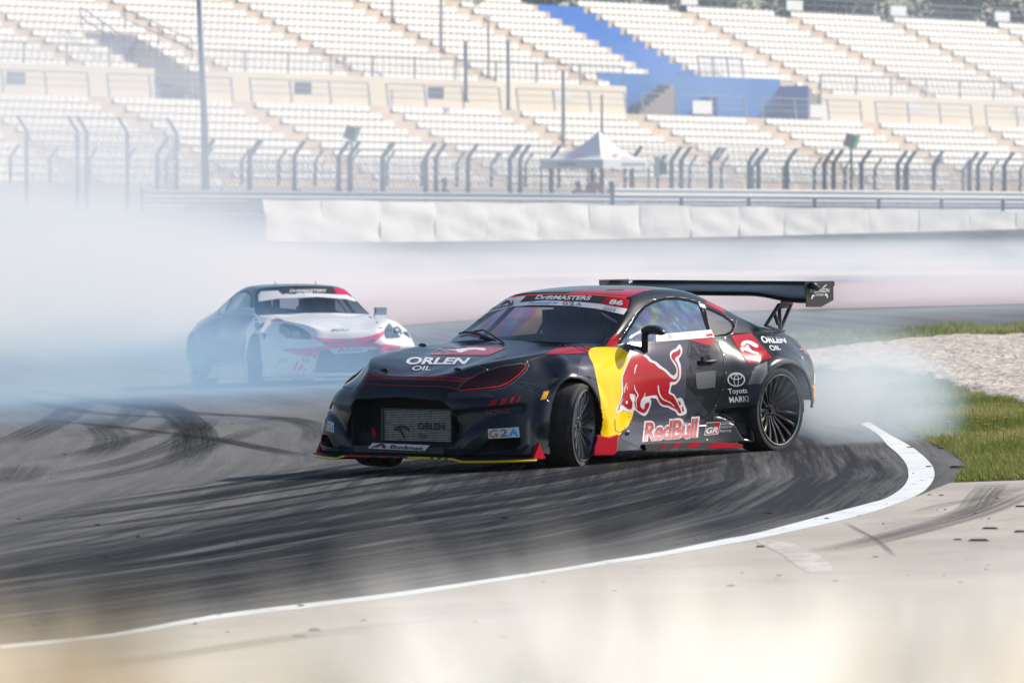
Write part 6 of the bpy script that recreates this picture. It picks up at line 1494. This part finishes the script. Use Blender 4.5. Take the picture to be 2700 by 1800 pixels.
    w.tube([q[0] + Vector((0, 0, .01)), q[1] + Vector((.02, 0, .03)), q[2] + Vector((.02, 0, .035)), q[3] + Vector((.01, 0, .02))], .008, 6)
    q = [onskin(*p)[0] for p in crop3([(182, 480), (230, 468), (300, 474), (380, 500), (470, 536)])]
    w.tube([a_ + Vector((.01, 0, .012)) for a_ in q], [.006, .010, .013, .010, .006], 6); w.build('wiper', M_blk, root, smooth=True)
    jp, _ = onskin(*cropC([(484, 1135)])[0]); t = MB(); t.lathe([(.011, -.02), (.018, -.02), (.018, .02), (.011, .022)], 16); t.V = [tuple(Vector(q_) + jp) for q_ in t.V]; t.build('jacking_point', M_steel, root, smooth=True)
    # ---- rear wing
    wing = MB(); ys = np.linspace(-1.0, 1.0, 25); prof = []
    for y in ys:
        e = sstep(.35, .85, abs(y)); lez = 1.265 - .045 * e; lex = -3.20 + .03 * e; tex = -3.50; tez = 1.325; th = .040 + .012 * e
        pts = []
        for t in (0, .04, .15, .35, .6, .85, 1): pts.append((lex + (tex - lex) * t, y, lez + (tez - lez) * t ** 1.3 + th * .35 * math.sin(math.pi * min(1, t ** .6)) * .8))
        for t in (1, .85, .6, .35, .15, .04): pts.append((lex + (tex - lex) * t, y, lez + (tez - lez) * t ** 1.3 - th * math.sin(math.pi * min(1, t ** .55)) - .004))
        prof += pts
    n = 13; wing.add(prof, [(i * n + j, i * n + (j + 1) % n, (i + 1) * n + (j + 1) % n, (i + 1) * n + j) for i in range(24) for j in range(n)])
    wo = wing.build('rear_wing', M_carb, root, smooth=True, auto=40)
    gf = MB(); gf.box((-3.502, 0, 1.332), (.006, 1.98, .025)); gf.build('gurney_flap', M_carb, wo)
    gf = MB(); gf.box((-3.30, -.93, 1.345), (.20, .16, .004)); gf.build('wing_cap', M_carb, wo)
    E = cropE([(1983, 82), (2262, 75), (2262, 262), (2140, 328), (2003, 328)]); Pn = [POSE1.un(u, v, y=1.0) for u, v in E]
    for sg in (1, -1):
        ep = MB(); V = [(p.x, sg * 1.0, p.z) for p in Pn] + [(p.x, sg * 1.008, p.z) for p in Pn]; n = 5
        ep.add(V, [tuple(range(n)), tuple(range(2 * n - 1, n - 1, -1))] + [(i, (i + 1) % n, n + (i + 1) % n, n + i) for i in range(n)]); epo = ep.build('end_plate', M_blk, wo)
        if sg == 1: EP = epo
    def ep_decal(bm, nm, m, y=1.0095):
        for v in bm.verts: v.co = POSE1.un(v.co.x, v.co.y, y=y)
        bm.normal_update(); obj(nm, bm, m, EP)
    ep_decal(quadmap(text_bm('WILKINSON', .02), cropE([(2040, 193), (2230, 186), (2228, 146), (2042, 152)])), 'lettering', M_wht); ep_decal(quadmap(text_bm('SWORD', .02), cropE([(2098, 222), (2175, 219), (2175, 198), (2098, 201)])), 'lettering', M_wht)
    for pts in ([(2052, 250), (2062, 212), (2082, 206), (2090, 226), (2070, 228), (2066, 250)], [(2218, 240), (2212, 204), (2190, 196), (2182, 216), (2202, 220), (2206, 240)], [(2160, 142), (2200, 108), (2208, 112), (2172, 146)]):
        ep_decal(curve_shapes([cropE(pts)]), 'crossed_sword_emblem', M_wht)
    cm = MB(); pc = POSE1.un(*cropE([(2085, 120)])[0], y=1.03); cm.tube([pc + Vector((.05, 0, .01)), pc, pc + Vector((-.05, 0, -.03))], [.022, .026, .020], 10); cm.build('wing_camera', M_blk, wo, smooth=True)
    for sg in (1, -1):
        st = MB(); y = .66
        A = {n_: POSE1.un(*cropE([p])[0], y=y) for n_, p in dict(t1=(1745, 300), t2=(1862, 292), b1=(1612, 508), b2=(1752, 556), m1=(1695, 385), m2=(1735, 500), t3=(1790, 330)).items()}
        g = lambda v: (v.x, sg * v.y, v.z)
        for a_, b_ in (('t1', 'b1'), ('t2', 'b2'), ('b1', 'b2'), ('t1', 'b2'), ('m1', 'm2'), ('t1', 't2')): st.bar(g(A[a_]), g(A[b_]), .014, .028, up=(0, 1, 0))
        tp = A['t3']; st.box((tp.x - .02, sg * y, tp.z + .04), (.12, .012, .10)); st.box((A['b2'].x, sg * y, A['b2'].z - .02), (.06, .05, .05)); st.build('wing_strut', M_blk, root)
    for sg in (1, -1):
        pass
detail_car1(car1, skin1, parts1)
# driver in the cockpit
# ------------------------------------------------------------------ car 2: the white and red coupe following in the smoke
POSE2 = Pose(-2.36, 100.0, R_(-18), R_(2.0), pz=-1.895)
def cropG(p): return [(780 + x / 6.532, 780 + y / 6.532) for x, y in p]
def cropH(p): return [(500 + x / 5.226, 740 + y / 5.226) for x, y in p]
def cropF(p): return [(450 + x / 3.36, 700 + y / 3.36) for x, y in p]
def make_car2():
    root = empty('chasing_car', 'white and red drift coupe half hidden in blue tyre smoke behind', 'racing car', mat=POSE2.M)
    P = build_shape(full=False)
    Mw = pmat('white_paint', (.78, .78, .78), .18, spec=.35, noise=(2, .03), bump=(2.5, .05, .02)); Md = pmat('navy_paint', (.020, .028, .055), .18, spec=.35, noise=(2, .1)); Mp = pmat('plum_paint', (.16, .02, .07), .2, spec=.3)
    Mr = pmat('pink_red_vinyl', (.72, .02, .10), .2, spec=.3); Ml = glassmat('headlamp_glass', (.85, .88, .9), .05)
    pm = {'headlight': Ml, 'headlight_seal': M_blk, 'windscreen': M_win, 'windscreen_seal': M_seal, 'side_window_seal': M_seal, 'quarter_window_seal': M_seal, 'side_window': M_clear, 'quarter_window': M_clear, 'rear_window': M_win,
          'tail_light': MATS['tail_lamp_red'], 'roof': Md, 'door': Md, 'rear_quarter': Mp, 'side_skirt': pmat('pale_skirt', (.45, .5, .55), .4), 'hood': Mw, 'front_bumper': Mw, 'front_fender': Mw, 'boot_lid': Md, 'rear_bumper': Md}
    parts, skin = assemble_body(P, root, Mw, pm, None); underpinnings(root)
    mf = wheel_meshes(.322, .30, .262, 12, .05, M_rimb, M_blk); mr = wheel_meshes(.330, .27, .262, 12, .07, M_rimb, M_blk)
    for me_set, loc, sd, st in ((mf, (.03, .90, .375), 1, R_(-17)), ([m.copy() for m in mf], (.03, -.92, .350), -1, R_(-20)), (mr, (-2.6, .905, .375), 1, 0), ([m.copy() for m in mr], (-2.6, -.925, .350), -1, 0)):
        put_wheel(root, me_set, loc, sd, st, 2, M_rimb, M_lip)
    S = Skin(POSE2, skin, root); T = S.text; hood = None
    W = M_wht
    # headlamps: bright bowls behind the clear covers
    for sg in (1, -1):
        b = MB(); 
        for cx, cy, r in ((.50, .76, .075), (.62, .62, .045)):
            m = Matrix.Translation((cx, sg * cy, .70)) @ Vector((.75, sg * .35, .15)).to_track_quat('Y', 'Z').to_matrix().to_4x4(); b.lathe([(0, -.04), (r * .5, -.035), (r * .8, -.01), (r, .01), (r * 1.1, .012)], 20, m)
        b.build('lamp_bowl', pmat('chrome_bowl', (.6, .62, .65), .12, 1.0), root, smooth=True); b = MB(); b.box((.38, sg * .66, .66), (.16, .22, .14)); b.build('lamp_housing', M_blk, root)
    # red sweep over nose and bumper
    S.poly(cropG([(140, 660), (250, 695), (400, 725), (650, 740), (930, 735), (1150, 715), (1320, 680), (1450, 635), (1520, 595), (1500, 680), (1400, 760), (1340, 815), (1450, 835), (1570, 835), (1800, 865), (1790, 930), (1470, 985), (1390, 890), (1280, 872), (570, 905), (420, 960), (370, 1030), (350, 1100), (290, 1040), (0, 1005), (-180, 960), (-240, 930), (-100, 905), (250, 905), (440, 870), (520, 845), (430, 790), (300, 720)]), 'red_panel', Mr, off=.004, step=3)
    S.poly(cropG([(1210, 800), (1235, 775), (1365, 738), (1335, 782), (1250, 808)]), 'slot', M_ink, off=.006); S.poly(cropG([(430, 785), (500, 785), (650, 825), (540, 822)]), 'slot', M_ink, off=.006)
    c = cropG([(937, 790)])[0]
    S.poly([oval(c[0], c[1], 11.5, 6.8), oval(c[0], c[1], 9.6, 5.0)], 'oval_emblem', M_lip, off=.007); S.poly([oval(c[0], c[1] - 1.2, 6.5, 3.2), oval(c[0], c[1] - 1.2, 5.0, 2.0)], 'oval_emblem', M_lip, off=.007); S.poly([oval(c[0], c[1], 3.4, 5.6), oval(c[0], c[1], 2.2, 4.2)], 'oval_emblem', M_lip, off=.007)
    # number-plate shaped sticker over the grille
    x = .975
    plane_decal(POSE2, curve_shapes([cropG([(565, 905), (1300, 872), (1220, 970), (660, 1003)])]), 'sponsor_sticker', W, root, x)
    plane_decal(POSE2, quadmap(text_bm('Budmat', .02), cropG([(875, 952), (1142, 938), (1142, 888), (875, 900)])), 'lettering', M_grey, root, x + .006)
    plane_decal(POSE2, curve_shapes([cropG([(716, 965), (760, 915), (800, 905), (858, 950), (835, 965), (790, 930), (745, 968)])]), 'roof_emblem', M_red, root, x + .006)
    # lower bumper graphics
    S.poly(cropG([(-10, 1280), (60, 1125), (20, 1125), (-60, 1285)]), 'red_stripe', Mr, off=.005); S.poly(cropG([(10, 1280), (95, 1175), (138, 1215), (80, 1280)]), 'red_stripe', Mr, off=.005); S.poly(cropG([(105, 1280), (160, 1235), (200, 1280)]), 'red_stripe', Mr, off=.005)
    c = cropG([(172, 1100)])[0]; S.poly([oval(c[0], c[1], 9.5, 11), oval(c[0], c[1], 8, 9.4)], 'round_emblem', M_grey, off=.006); T('KC', cropG([(125, 1130), (220, 1128), (220, 1075), (125, 1078)]), 'lettering', M_grey, bold=.02, off=.006)
    T('ECU', cropH([(1228, 1125), (1340, 1120), (1355, 1068), (1240, 1075)]), 'lettering', M_grey, bold=.03, shear=.2, off=.005)
    T('ECU', cropG([(598, 612), (915, 606), (925, 568), (610, 572)]), 'lettering', M_grey, bold=.03, shear=.2, off=.005)
    T('Castrol', cropG([(1490, 930), (1640, 920), (1640, 880), (1488, 888)]), 'lettering', W, bold=.02, off=.006) if False else None
    # hood panel line, pins, dark eyebrow on the fender
    for q in ([(1415, 552), (1440, 540), (1490, 538), (1500, 548), (1460, 566)], [(30, 572), (60, 565), (130, 585), (120, 598)]): S.poly(cropG(q), 'hood_slot', M_ink, off=.005)
    S.poly(cropG([(1250, 355), (1330, 350), (1470, 385), (1420, 470), (1390, 470), (1370, 400), (1300, 385)]), 'red_panel', Mr, off=.004)
    S.poly(cropH([(1110, 545), (1200, 515), (1290, 540), (1280, 560), (1180, 555)]), 'red_panel', Mr, off=.004)
    S.poly(cropH([(905, 520), (1040, 575), (1010, 640), (900, 700)]), 'navy_panel', Md, off=.004)
    # sun strip
    S.poly(cropH([(950, 290), (945, 200), (985, 150), (1215, 138), (1268, 185), (1620, 160), (1700, 158), (1700, 210), (1350, 232), (1100, 268)]), 'sun_strip', W, off=.004)
    S.poly(cropF([(980, 265), (1100, 262), (1300, 247), (1560, 262), (1645, 300), (1640, 322), (1560, 300), (1300, 280), (1000, 292)]), 'sun_strip', W, off=.0042)
    S.poly(cropF([(950, 222), (1000, 200), (1300, 192), (1440, 196), (1470, 250), (1300, 243), (990, 262)]), 'sun_strip', M_ink, off=.004); S.poly(cropF([(1440, 196), (1510, 205), (1605, 270), (1560, 264), (1470, 250)]), 'sun_strip', Mr, off=.0042)
    T('DriftMASTERS', cropF([(1050, 240), (1380, 236), (1375, 212), (1055, 214)]), 'lettering', W, bold=.03, shear=.2, off=.006)
    for q in (((1045, 210), (1200, 205)),): pass
    # grille
    b = MB(); b.box((.70, 0, .37), (.02, 1.0, .40)); b.box((.80, 0, .60), (.2, .8, .02)); b.box((.80, 0, .19), (.25, 1.0, .02)); b.build('intake_duct', M_dark, root)
    f = MB(); n = 14
    for i in range(n): f.box((.80, 0, .22 + .28 * (i + .5) / n), (.02, .86, .011))
    f.build('cooler_tubes', M_mesh, root); f = MB()
    for sg in (1, -1): f.box((.83, sg * .455, .36), (.03, .05, .26))
    f.build('cooler_tank', M_pale, root)
    # splitter, mirrors, aerials, wing
    for sg in (1, -1):
        s = MB(); s.bar((.60, sg * 1.05, .12), (.97, sg * .50, .11), .02, .03); s.bar((.97, sg * .5, .11), (1.0, 0, .12), .02, .03); s.build('splitter_trim', M_pale, root)
        m = MB(); m.tube([(-.62, sg * .80, .93), (-.66, sg * .88, .98)], .02, 8); m.box((-.66, sg * .90, .985), (.10, .15, .10)); o = m.build('wing_mirror', pmat('pale_mirror', (.35, .45, .55), .3), root); md = o.modifiers.new('b', 'BEVEL'); md.width = .03; md.segments = 2
    s = MB(); s.box((.80, 0, .115), (.36, 1.5, .012)); s.build('splitter', M_blk, root)
    a = MB()
    for y in (-.25, .3): a.tube([(-1.6, y, 1.34), (-1.62, y, 1.40)], [.005, .003], 5)
    a.build('roof_aerial', M_blk, root)
make_car2()
# ------------------------------------------------------------------ the driver
def driver():
    h = POSE1.un(1728, 842, y=.40); hx, hy, hz_ = h.x, h.y, h.z
    b = hz_ - 1.08
    J = [(hx + .06, hy, .50), (hx + .02, hy, .66), (hx, hy, .82 + b), (hx + .02, hy, .95 + b), (hx + .03, hy, 1.04 + b), (hx + .04, hy, 1.12 + b),
         (hx + .04, hy + .19, .86 + b), (hx + .18, hy + .26, .70 + b), (hx + .38, hy + .17, .80 + b), (hx + .46, hy + .13, .83 + b),
         (hx + .04, hy - .19, .86 + b), (hx + .18, hy - .25, .70 + b), (hx + .38, hy - .17, .80 + b), (hx + .46, hy - .13, .83 + b),
         (hx + .14, hy + .10, .48), (hx + .50, hy + .14, .60), (hx + .82, hy + .12, .40), (hx + .92, hy + .12, .46), (hx + .14, hy - .10, .48), (hx + .50, hy - .14, .60), (hx + .82, hy - .12, .40), (hx + .92, hy - .12, .46)]
    Rr = [.15, .14, .17, .07, .08, .09, .085, .055, .045, .045, .085, .055, .045, .045, .10, .07, .05, .05, .10, .07, .05, .05]
    E = [(0, 1), (1, 2), (2, 3), (3, 4), (4, 5), (2, 6), (6, 7), (7, 8), (8, 9), (2, 10), (10, 11), (11, 12), (12, 13), (0, 14), (14, 15), (15, 16), (16, 17), (0, 18), (18, 19), (19, 20), (20, 21)]
    r = person('person in red helmet and blue race suit driving the near car', J, Rr, E, (0, 0, 0), [(0, (.02, .04, .14)), (.9 + b, (.10, .02, .04))], mat=POSE1.M)
    hl = MB(); hl.lathe([(0, .135), (.06, .122), (.105, .08), (.125, .02), (.128, -.04), (.118, -.10), (.09, -.125), (0, -.12)], 24, Matrix.Rotation(R_(90), 4, 'X')); hl.V = [(x * 1.12 + hx + .03, y + hy, z + hz_ + .02) for x, y, z in hl.V]; ho = hl.build('helmet', pmat('red_helmet', (.55, .02, .03), .2, coat=1.0), r, smooth=True)
    v = MB(); V = []
    for i in range(9):
        a = R_(-70 + 140 * i / 8)
        for z in (-.035, .035): V.append((hx + .03 + .142 * math.cos(a), hy + .130 * math.sin(a), hz_ + .01 + z))
    v.add(V, [(2 * i, 2 * i + 2, 2 * i + 3, 2 * i + 1) for i in range(8)]); v.build('visor', M_blk, ho)
    w = MB(); c = Vector((hx + .50, hy, .84 + b)); w.tube([c + Vector((.05 * math.sin(t), .16 * math.cos(t), .16 * math.sin(t))) for t in (2 * math.pi * k / 20 for k in range(20))], .014, 6, closed=True); w.bar(c + Vector((0, -.15, 0)), c + Vector((0, .15, 0)), .03); w.tube([c, c + Vector((.25, 0, -.05))], .025, 8); w.build('steering_wheel', M_blk, car1)
driver()
# ------------------------------------------------------------------ dry grass close before the lens, far out of focus
def tuft(name, label, cx, cy, w, dpt, n, ztop, zvar, cols, seed, bw=.0050, group='dry tufts close to the camera'):
    rg = np.random.default_rng(seed); zb = float(gz(cx, cy)); r = empty(name, label, 'grass tuft', (cx, cy, zb), group=group); V = []; Fc = []; T = []
    for i in range(n):
        x = rg.normal(0, w * .5); y = rg.normal(0, dpt * .5); top = (ztop - zb) * 1.0 + rg.normal(0, zvar) - abs(x) * .05; lx, ly = rg.normal(0, .05, 2); ph = rg.normal(2.12, .45); ww = bw * rg.uniform(.6, 1.5); sx, sy = math.cos(ph) * ww, math.sin(ph) * ww
        base = len(V); curl = rg.normal(0, .03)
        for t in (0, .4, .75, .93, 1.0):
            k = 1 - t ** 3 * .8; px_, py_ = x * (.35 + .65 * t) + lx * t * t + curl * t ** 3, y * (.4 + .6 * t) + ly * t * t
            V += [(px_ - sx * k, py_ - sy * k, top * t), (px_ + sx * k, py_ + sy * k, top * t)]; T += [0, 0]
        Fc += [(base + 2 * j, base + 2 * j + 1, base + 2 * j + 3, base + 2 * j + 2) for j in range(4)]
        c = rg.uniform(0, 1); T[-10:] = [c] * 10
    me = mesh_np('blades', V, Fc); at = me.attributes.new('tint', 'FLOAT', 'POINT'); at.data.foreach_set('value', np.array(T, np.float32))
    m = bpy.data.materials.new(name + '_straw'); m.use_nodes = True; nt = m.node_tree; b = nt.nodes['Principled BSDF']; b.inputs['Roughness'].default_value = .7; b.inputs['Specular IOR Level'].default_value = .1
    a = nt.nodes.new('ShaderNodeAttribute'); a.attribute_name = 'tint'; cr = nt.nodes.new('ShaderNodeValToRGB'); e = cr.color_ramp.elements; e[0].color = (*cols[0], 1); e[1].color = (*cols[1], 1)
    nt.links.new(a.outputs['Fac'], cr.inputs[0]); nt.links.new(cr.outputs[0], b.inputs['Base Color']); tr = nt.nodes.new('ShaderNodeBsdfTranslucent'); nt.links.new(cr.outputs[0], tr.inputs[0]); mx = nt.nodes.new('ShaderNodeMixShader'); mx.inputs[0].default_value = .82
    nt.links.new(b.outputs[0], mx.inputs[1]); nt.links.new(tr.outputs[0], mx.inputs[2]); nt.links.new(mx.outputs[0], nt.nodes['Material Output'].inputs[0]); obj('blades', me, m, r)
    sd = MB()       # seed heads
    for i in range(max(6, n // 14)):
        x, y = rg.normal(0, w * .5), rg.normal(0, dpt * .5); z = (ztop - zb) + rg.normal(0, zvar) - .01; sd.tube([(x, y, z - .02), (x + .002, y, z - .01), (x + .004, y, z + .004), (x + .006, y, z + .014)], [.001, .0035, .003, .0005], 5)
    sd.build('seed_heads', m, r)
CR = ((.76, .74, .70), (.84, .82, .79)); GR_ = ((.42, .43, .36), (.55, .54, .47)); TN = ((.66, .54, .38), (.74, .64, .48))
def fz(v, d): return (V0 - v) * d / F
def fx(u, d): return (u - U0) * d / F
tufts = [('big cream tuft of dry grass filling the lower right foreground', 1950, 1620, 2.5, .125, 560, CR, 1), ('cream dry tuft at the far lower right corner', 2560, 1600, 2.7, .11, 420, CR, 2), ('tan orange tuft blurred at the right edge', 2640, 1680, 2.3, .05, 110, TN, 3),
         ('pale grey green tuft left of the big cream one', 1430, 1765, 2.6, .07, 80, GR_, 4), ('greenish blurred tuft at the bottom centre left', 1250, 1790, 2.4, .07, 90, GR_, 5), ('tan blurred tuft in the lower left corner', 150, 1730, 2.4, .065, 200, TN, 6),
         ('grey green tuft low at the left bottom', 560, 1765, 2.5, .07, 80, GR_, 7), ('cream tuft along the bottom middle of the view', 1680, 1750, 2.2, .08, 150, CR, 8), ('greenish tuft above the left bottom corner', 60, 1660, 2.9, .05, 40, GR_, 9), ('cream tuft along the bottom right of the view', 2200, 1720, 2.3, .09, 220, CR, 10)]
for lab, u, v, d, w, n, cols, sd in tufts: tuft('dry_grass_tuft', lab, fx(u, d), d, w, .05, int(n * .72), fz(v, d), .0085, cols, sd)
# ------------------------------------------------------------------ tyre smoke
def smoke_mat(name, blobs, noise_scale, col=(.62, .80, 1.0), g=.25, lo=.38, hi=.68, floor=.25, stretch=(1, 1, 1), ground=0.0, gscale=.3):
    """blobs: (centre, radii, density, softness) ellipsoids summed, broken up by noise"""
    m = bpy.data.materials.new(name); m.use_nodes = True; nt = m.node_tree; nt.nodes.clear(); N = nt.nodes.new; L = nt.links.new
    out = N('ShaderNodeOutputMaterial'); vs = N('ShaderNodeVolumeScatter'); vs.inputs['Color'].default_value = (*col, 1); vs.inputs['Anisotropy'].default_value = g
    tc = N('ShaderNodeNewGeometry'); pos = tc.outputs['Position']
    def mm(op, a, c=None):
        q = N('ShaderNodeMath'); q.operation = op
        for i, v in enumerate((a, c)):
            if v is None: continue
            if isinstance(v, (int, float)): q.inputs[i].default_value = v
            else: L(v, q.inputs[i])
        return q.outputs[0]
    mp = N('ShaderNodeMapping'); mp.inputs['Scale'].default_value = stretch; L(pos, mp.inputs['Vector'])
    n = N('ShaderNodeTexNoise'); n.inputs['Scale'].default_value = noise_scale; n.inputs['Detail'].default_value = 4; n.inputs['Roughness'].default_value = .55; n.inputs['Distortion'].default_value = .4; L(mp.outputs[0], n.inputs['Vector'])
    total = None
    for c, r, d, p in blobs:
        s = N('ShaderNodeVectorMath'); s.operation = 'SUBTRACT'; L(pos, s.inputs[0]); s.inputs[1].default_value = c
        dv = N('ShaderNodeVectorMath'); dv.operation = 'DIVIDE'; L(s.outputs[0], dv.inputs[0]); dv.inputs[1].default_value = r
        ln = N('ShaderNodeVectorMath'); ln.operation = 'DOT_PRODUCT'; L(dv.outputs[0], ln.inputs[0]); L(dv.outputs[0], ln.inputs[1])
        # warp the edge with the noise, then fall off
        w = mm('ADD', ln.outputs['Value'], mm('MULTIPLY', mm('SUBTRACT', n.outputs['Fac'], .5), 1.1))
        e = N('ShaderNodeMapRange'); e.interpolation_type = 'SMOOTHSTEP'; e.inputs['From Min'].default_value = 1.0; e.inputs['From Max'].default_value = 1 - p; e.inputs['To Min'].default_value = 0; e.inputs['To Max'].default_value = d; L(w, e.inputs['Value'])
        total = e.outputs[0] if total is None else mm('ADD', total, e.outputs[0])
    r = N('ShaderNodeMapRange'); r.inputs['From Min'].default_value = lo; r.inputs['From Max'].default_value = hi; r.inputs['To Min'].default_value = floor; r.inputs['To Max'].default_value = 1.6; L(n.outputs['Fac'], r.inputs['Value'])
    dn = mm('MULTIPLY', total, r.outputs[0]); L(dn, vs.inputs['Density'])
    ab = N('ShaderNodeVolumeAbsorption'); ab.inputs['Color'].default_value = (0, 0, 0, 1); L(mm('MULTIPLY', dn, .012), ab.inputs['Density']); ad = N('ShaderNodeAddShader'); L(vs.outputs[0], ad.inputs[0]); L(ab.outputs[0], ad.inputs[1]); L(ad.outputs[0], out.inputs['Volume'])
    return m
def smoke_box(lo, hi, mat, label, rate=1.0):
    c = [(a + b) / 2 for a, b in zip(lo, hi)]; b = MB(); b.box((0, 0, 0), [q - p for p, q in zip(lo, hi)]); o = b.build('tyre_smoke', mat); o.location = c; tag(o, label, 'smoke', kind='stuff'); return o
# the big bank: left and beyond the bend
bank = [((-12.0, 140, -.8), (12.0, 46, 2.1), .14, .9), ((-4, 160, -1.3), (22, 44, 1.30), .075, .9), ((12, 168, -1.3), (26, 46, 1.32), .15, .85), ((7, 190, -.75), (30, 26, .92), .16, .75), ((9, 136, -1.5), (24, 30, .85), .045, .9), ((6, 172, 1.5), (34, 34, 7.0), .013, .95),
        ((-13, 150, 1.2), (15, 62, 5.0), .022, .95)]
smoke_box((-24, 98.5, -2.9), (24, 202.0, 8.5), smoke_mat('smoke_bank', bank, .26, stretch=(1, .4, 1.6), floor=.12, col=(.76, .87, 1.0)), 'huge white bank of tyre smoke drifting across the far track')
# thin veil round the chasing car
veil = [((-7.6, 94, -1.2), (6.2, 8, 2.0), .14, .95), ((-3.2, 93, -1.70), (4.6, 7, 1.1), .085, .9), ((-6.0, 83, -1.85), (8, 7.5, .5), .035, .95)]
smoke_box((-14, 73, -2.6), (5.2, 98.4, 1.6), smoke_mat('smoke_veil', veil, .35, stretch=(1, .5, 1.5), col=(.36, .62, 1.0), floor=.5), 'thin blue veil of tyre smoke low over the track before the chasing car')
# plume from the rear wheel of the front car
plume = [((2.95, 61.9, -1.30), (.80, 1.3, .58), 1.25, .9), ((2.95, 65.5, -1.25), (.95, 6, .75), .14, .95), ((2.6, 75, -1.2), (1.7, 11, .75), .035, .95), ((2.2, 61.6, -1.05), (.5, .8, .5), .5, .9)]
smoke_box((1.1, 60.6, -2.1), (6.4, 88.3, .6), smoke_mat('smoke_plume', plume, 1.1, stretch=(1, .5, 1.2), col=(.66, .84, 1.0), floor=.1), 'white blue plume of smoke pouring off the rear wheel')
# the hazy air of the whole circuit
hz = bpy.data.materials.new('air'); hz.use_nodes = True; nt = hz.node_tree; nt.nodes.clear(); pv = nt.nodes.new('ShaderNodeVolumePrincipled'); pv.inputs['Color'].default_value = (.90, .94, 1.0, 1); pv.inputs['Density'].default_value = .00006; pv.inputs['Anisotropy'].default_value = .3
nt.links.new(pv.outputs[0], nt.nodes.new('ShaderNodeOutputMaterial').inputs['Volume'])
b = MB(); b.box((0, 0, 0), (3200, 3400, 46)); o = b.build('haze', hz); o.location = (0, 1300, 15); tag(o, 'pale haze filling the air over the whole circuit', 'haze', kind='stuff')
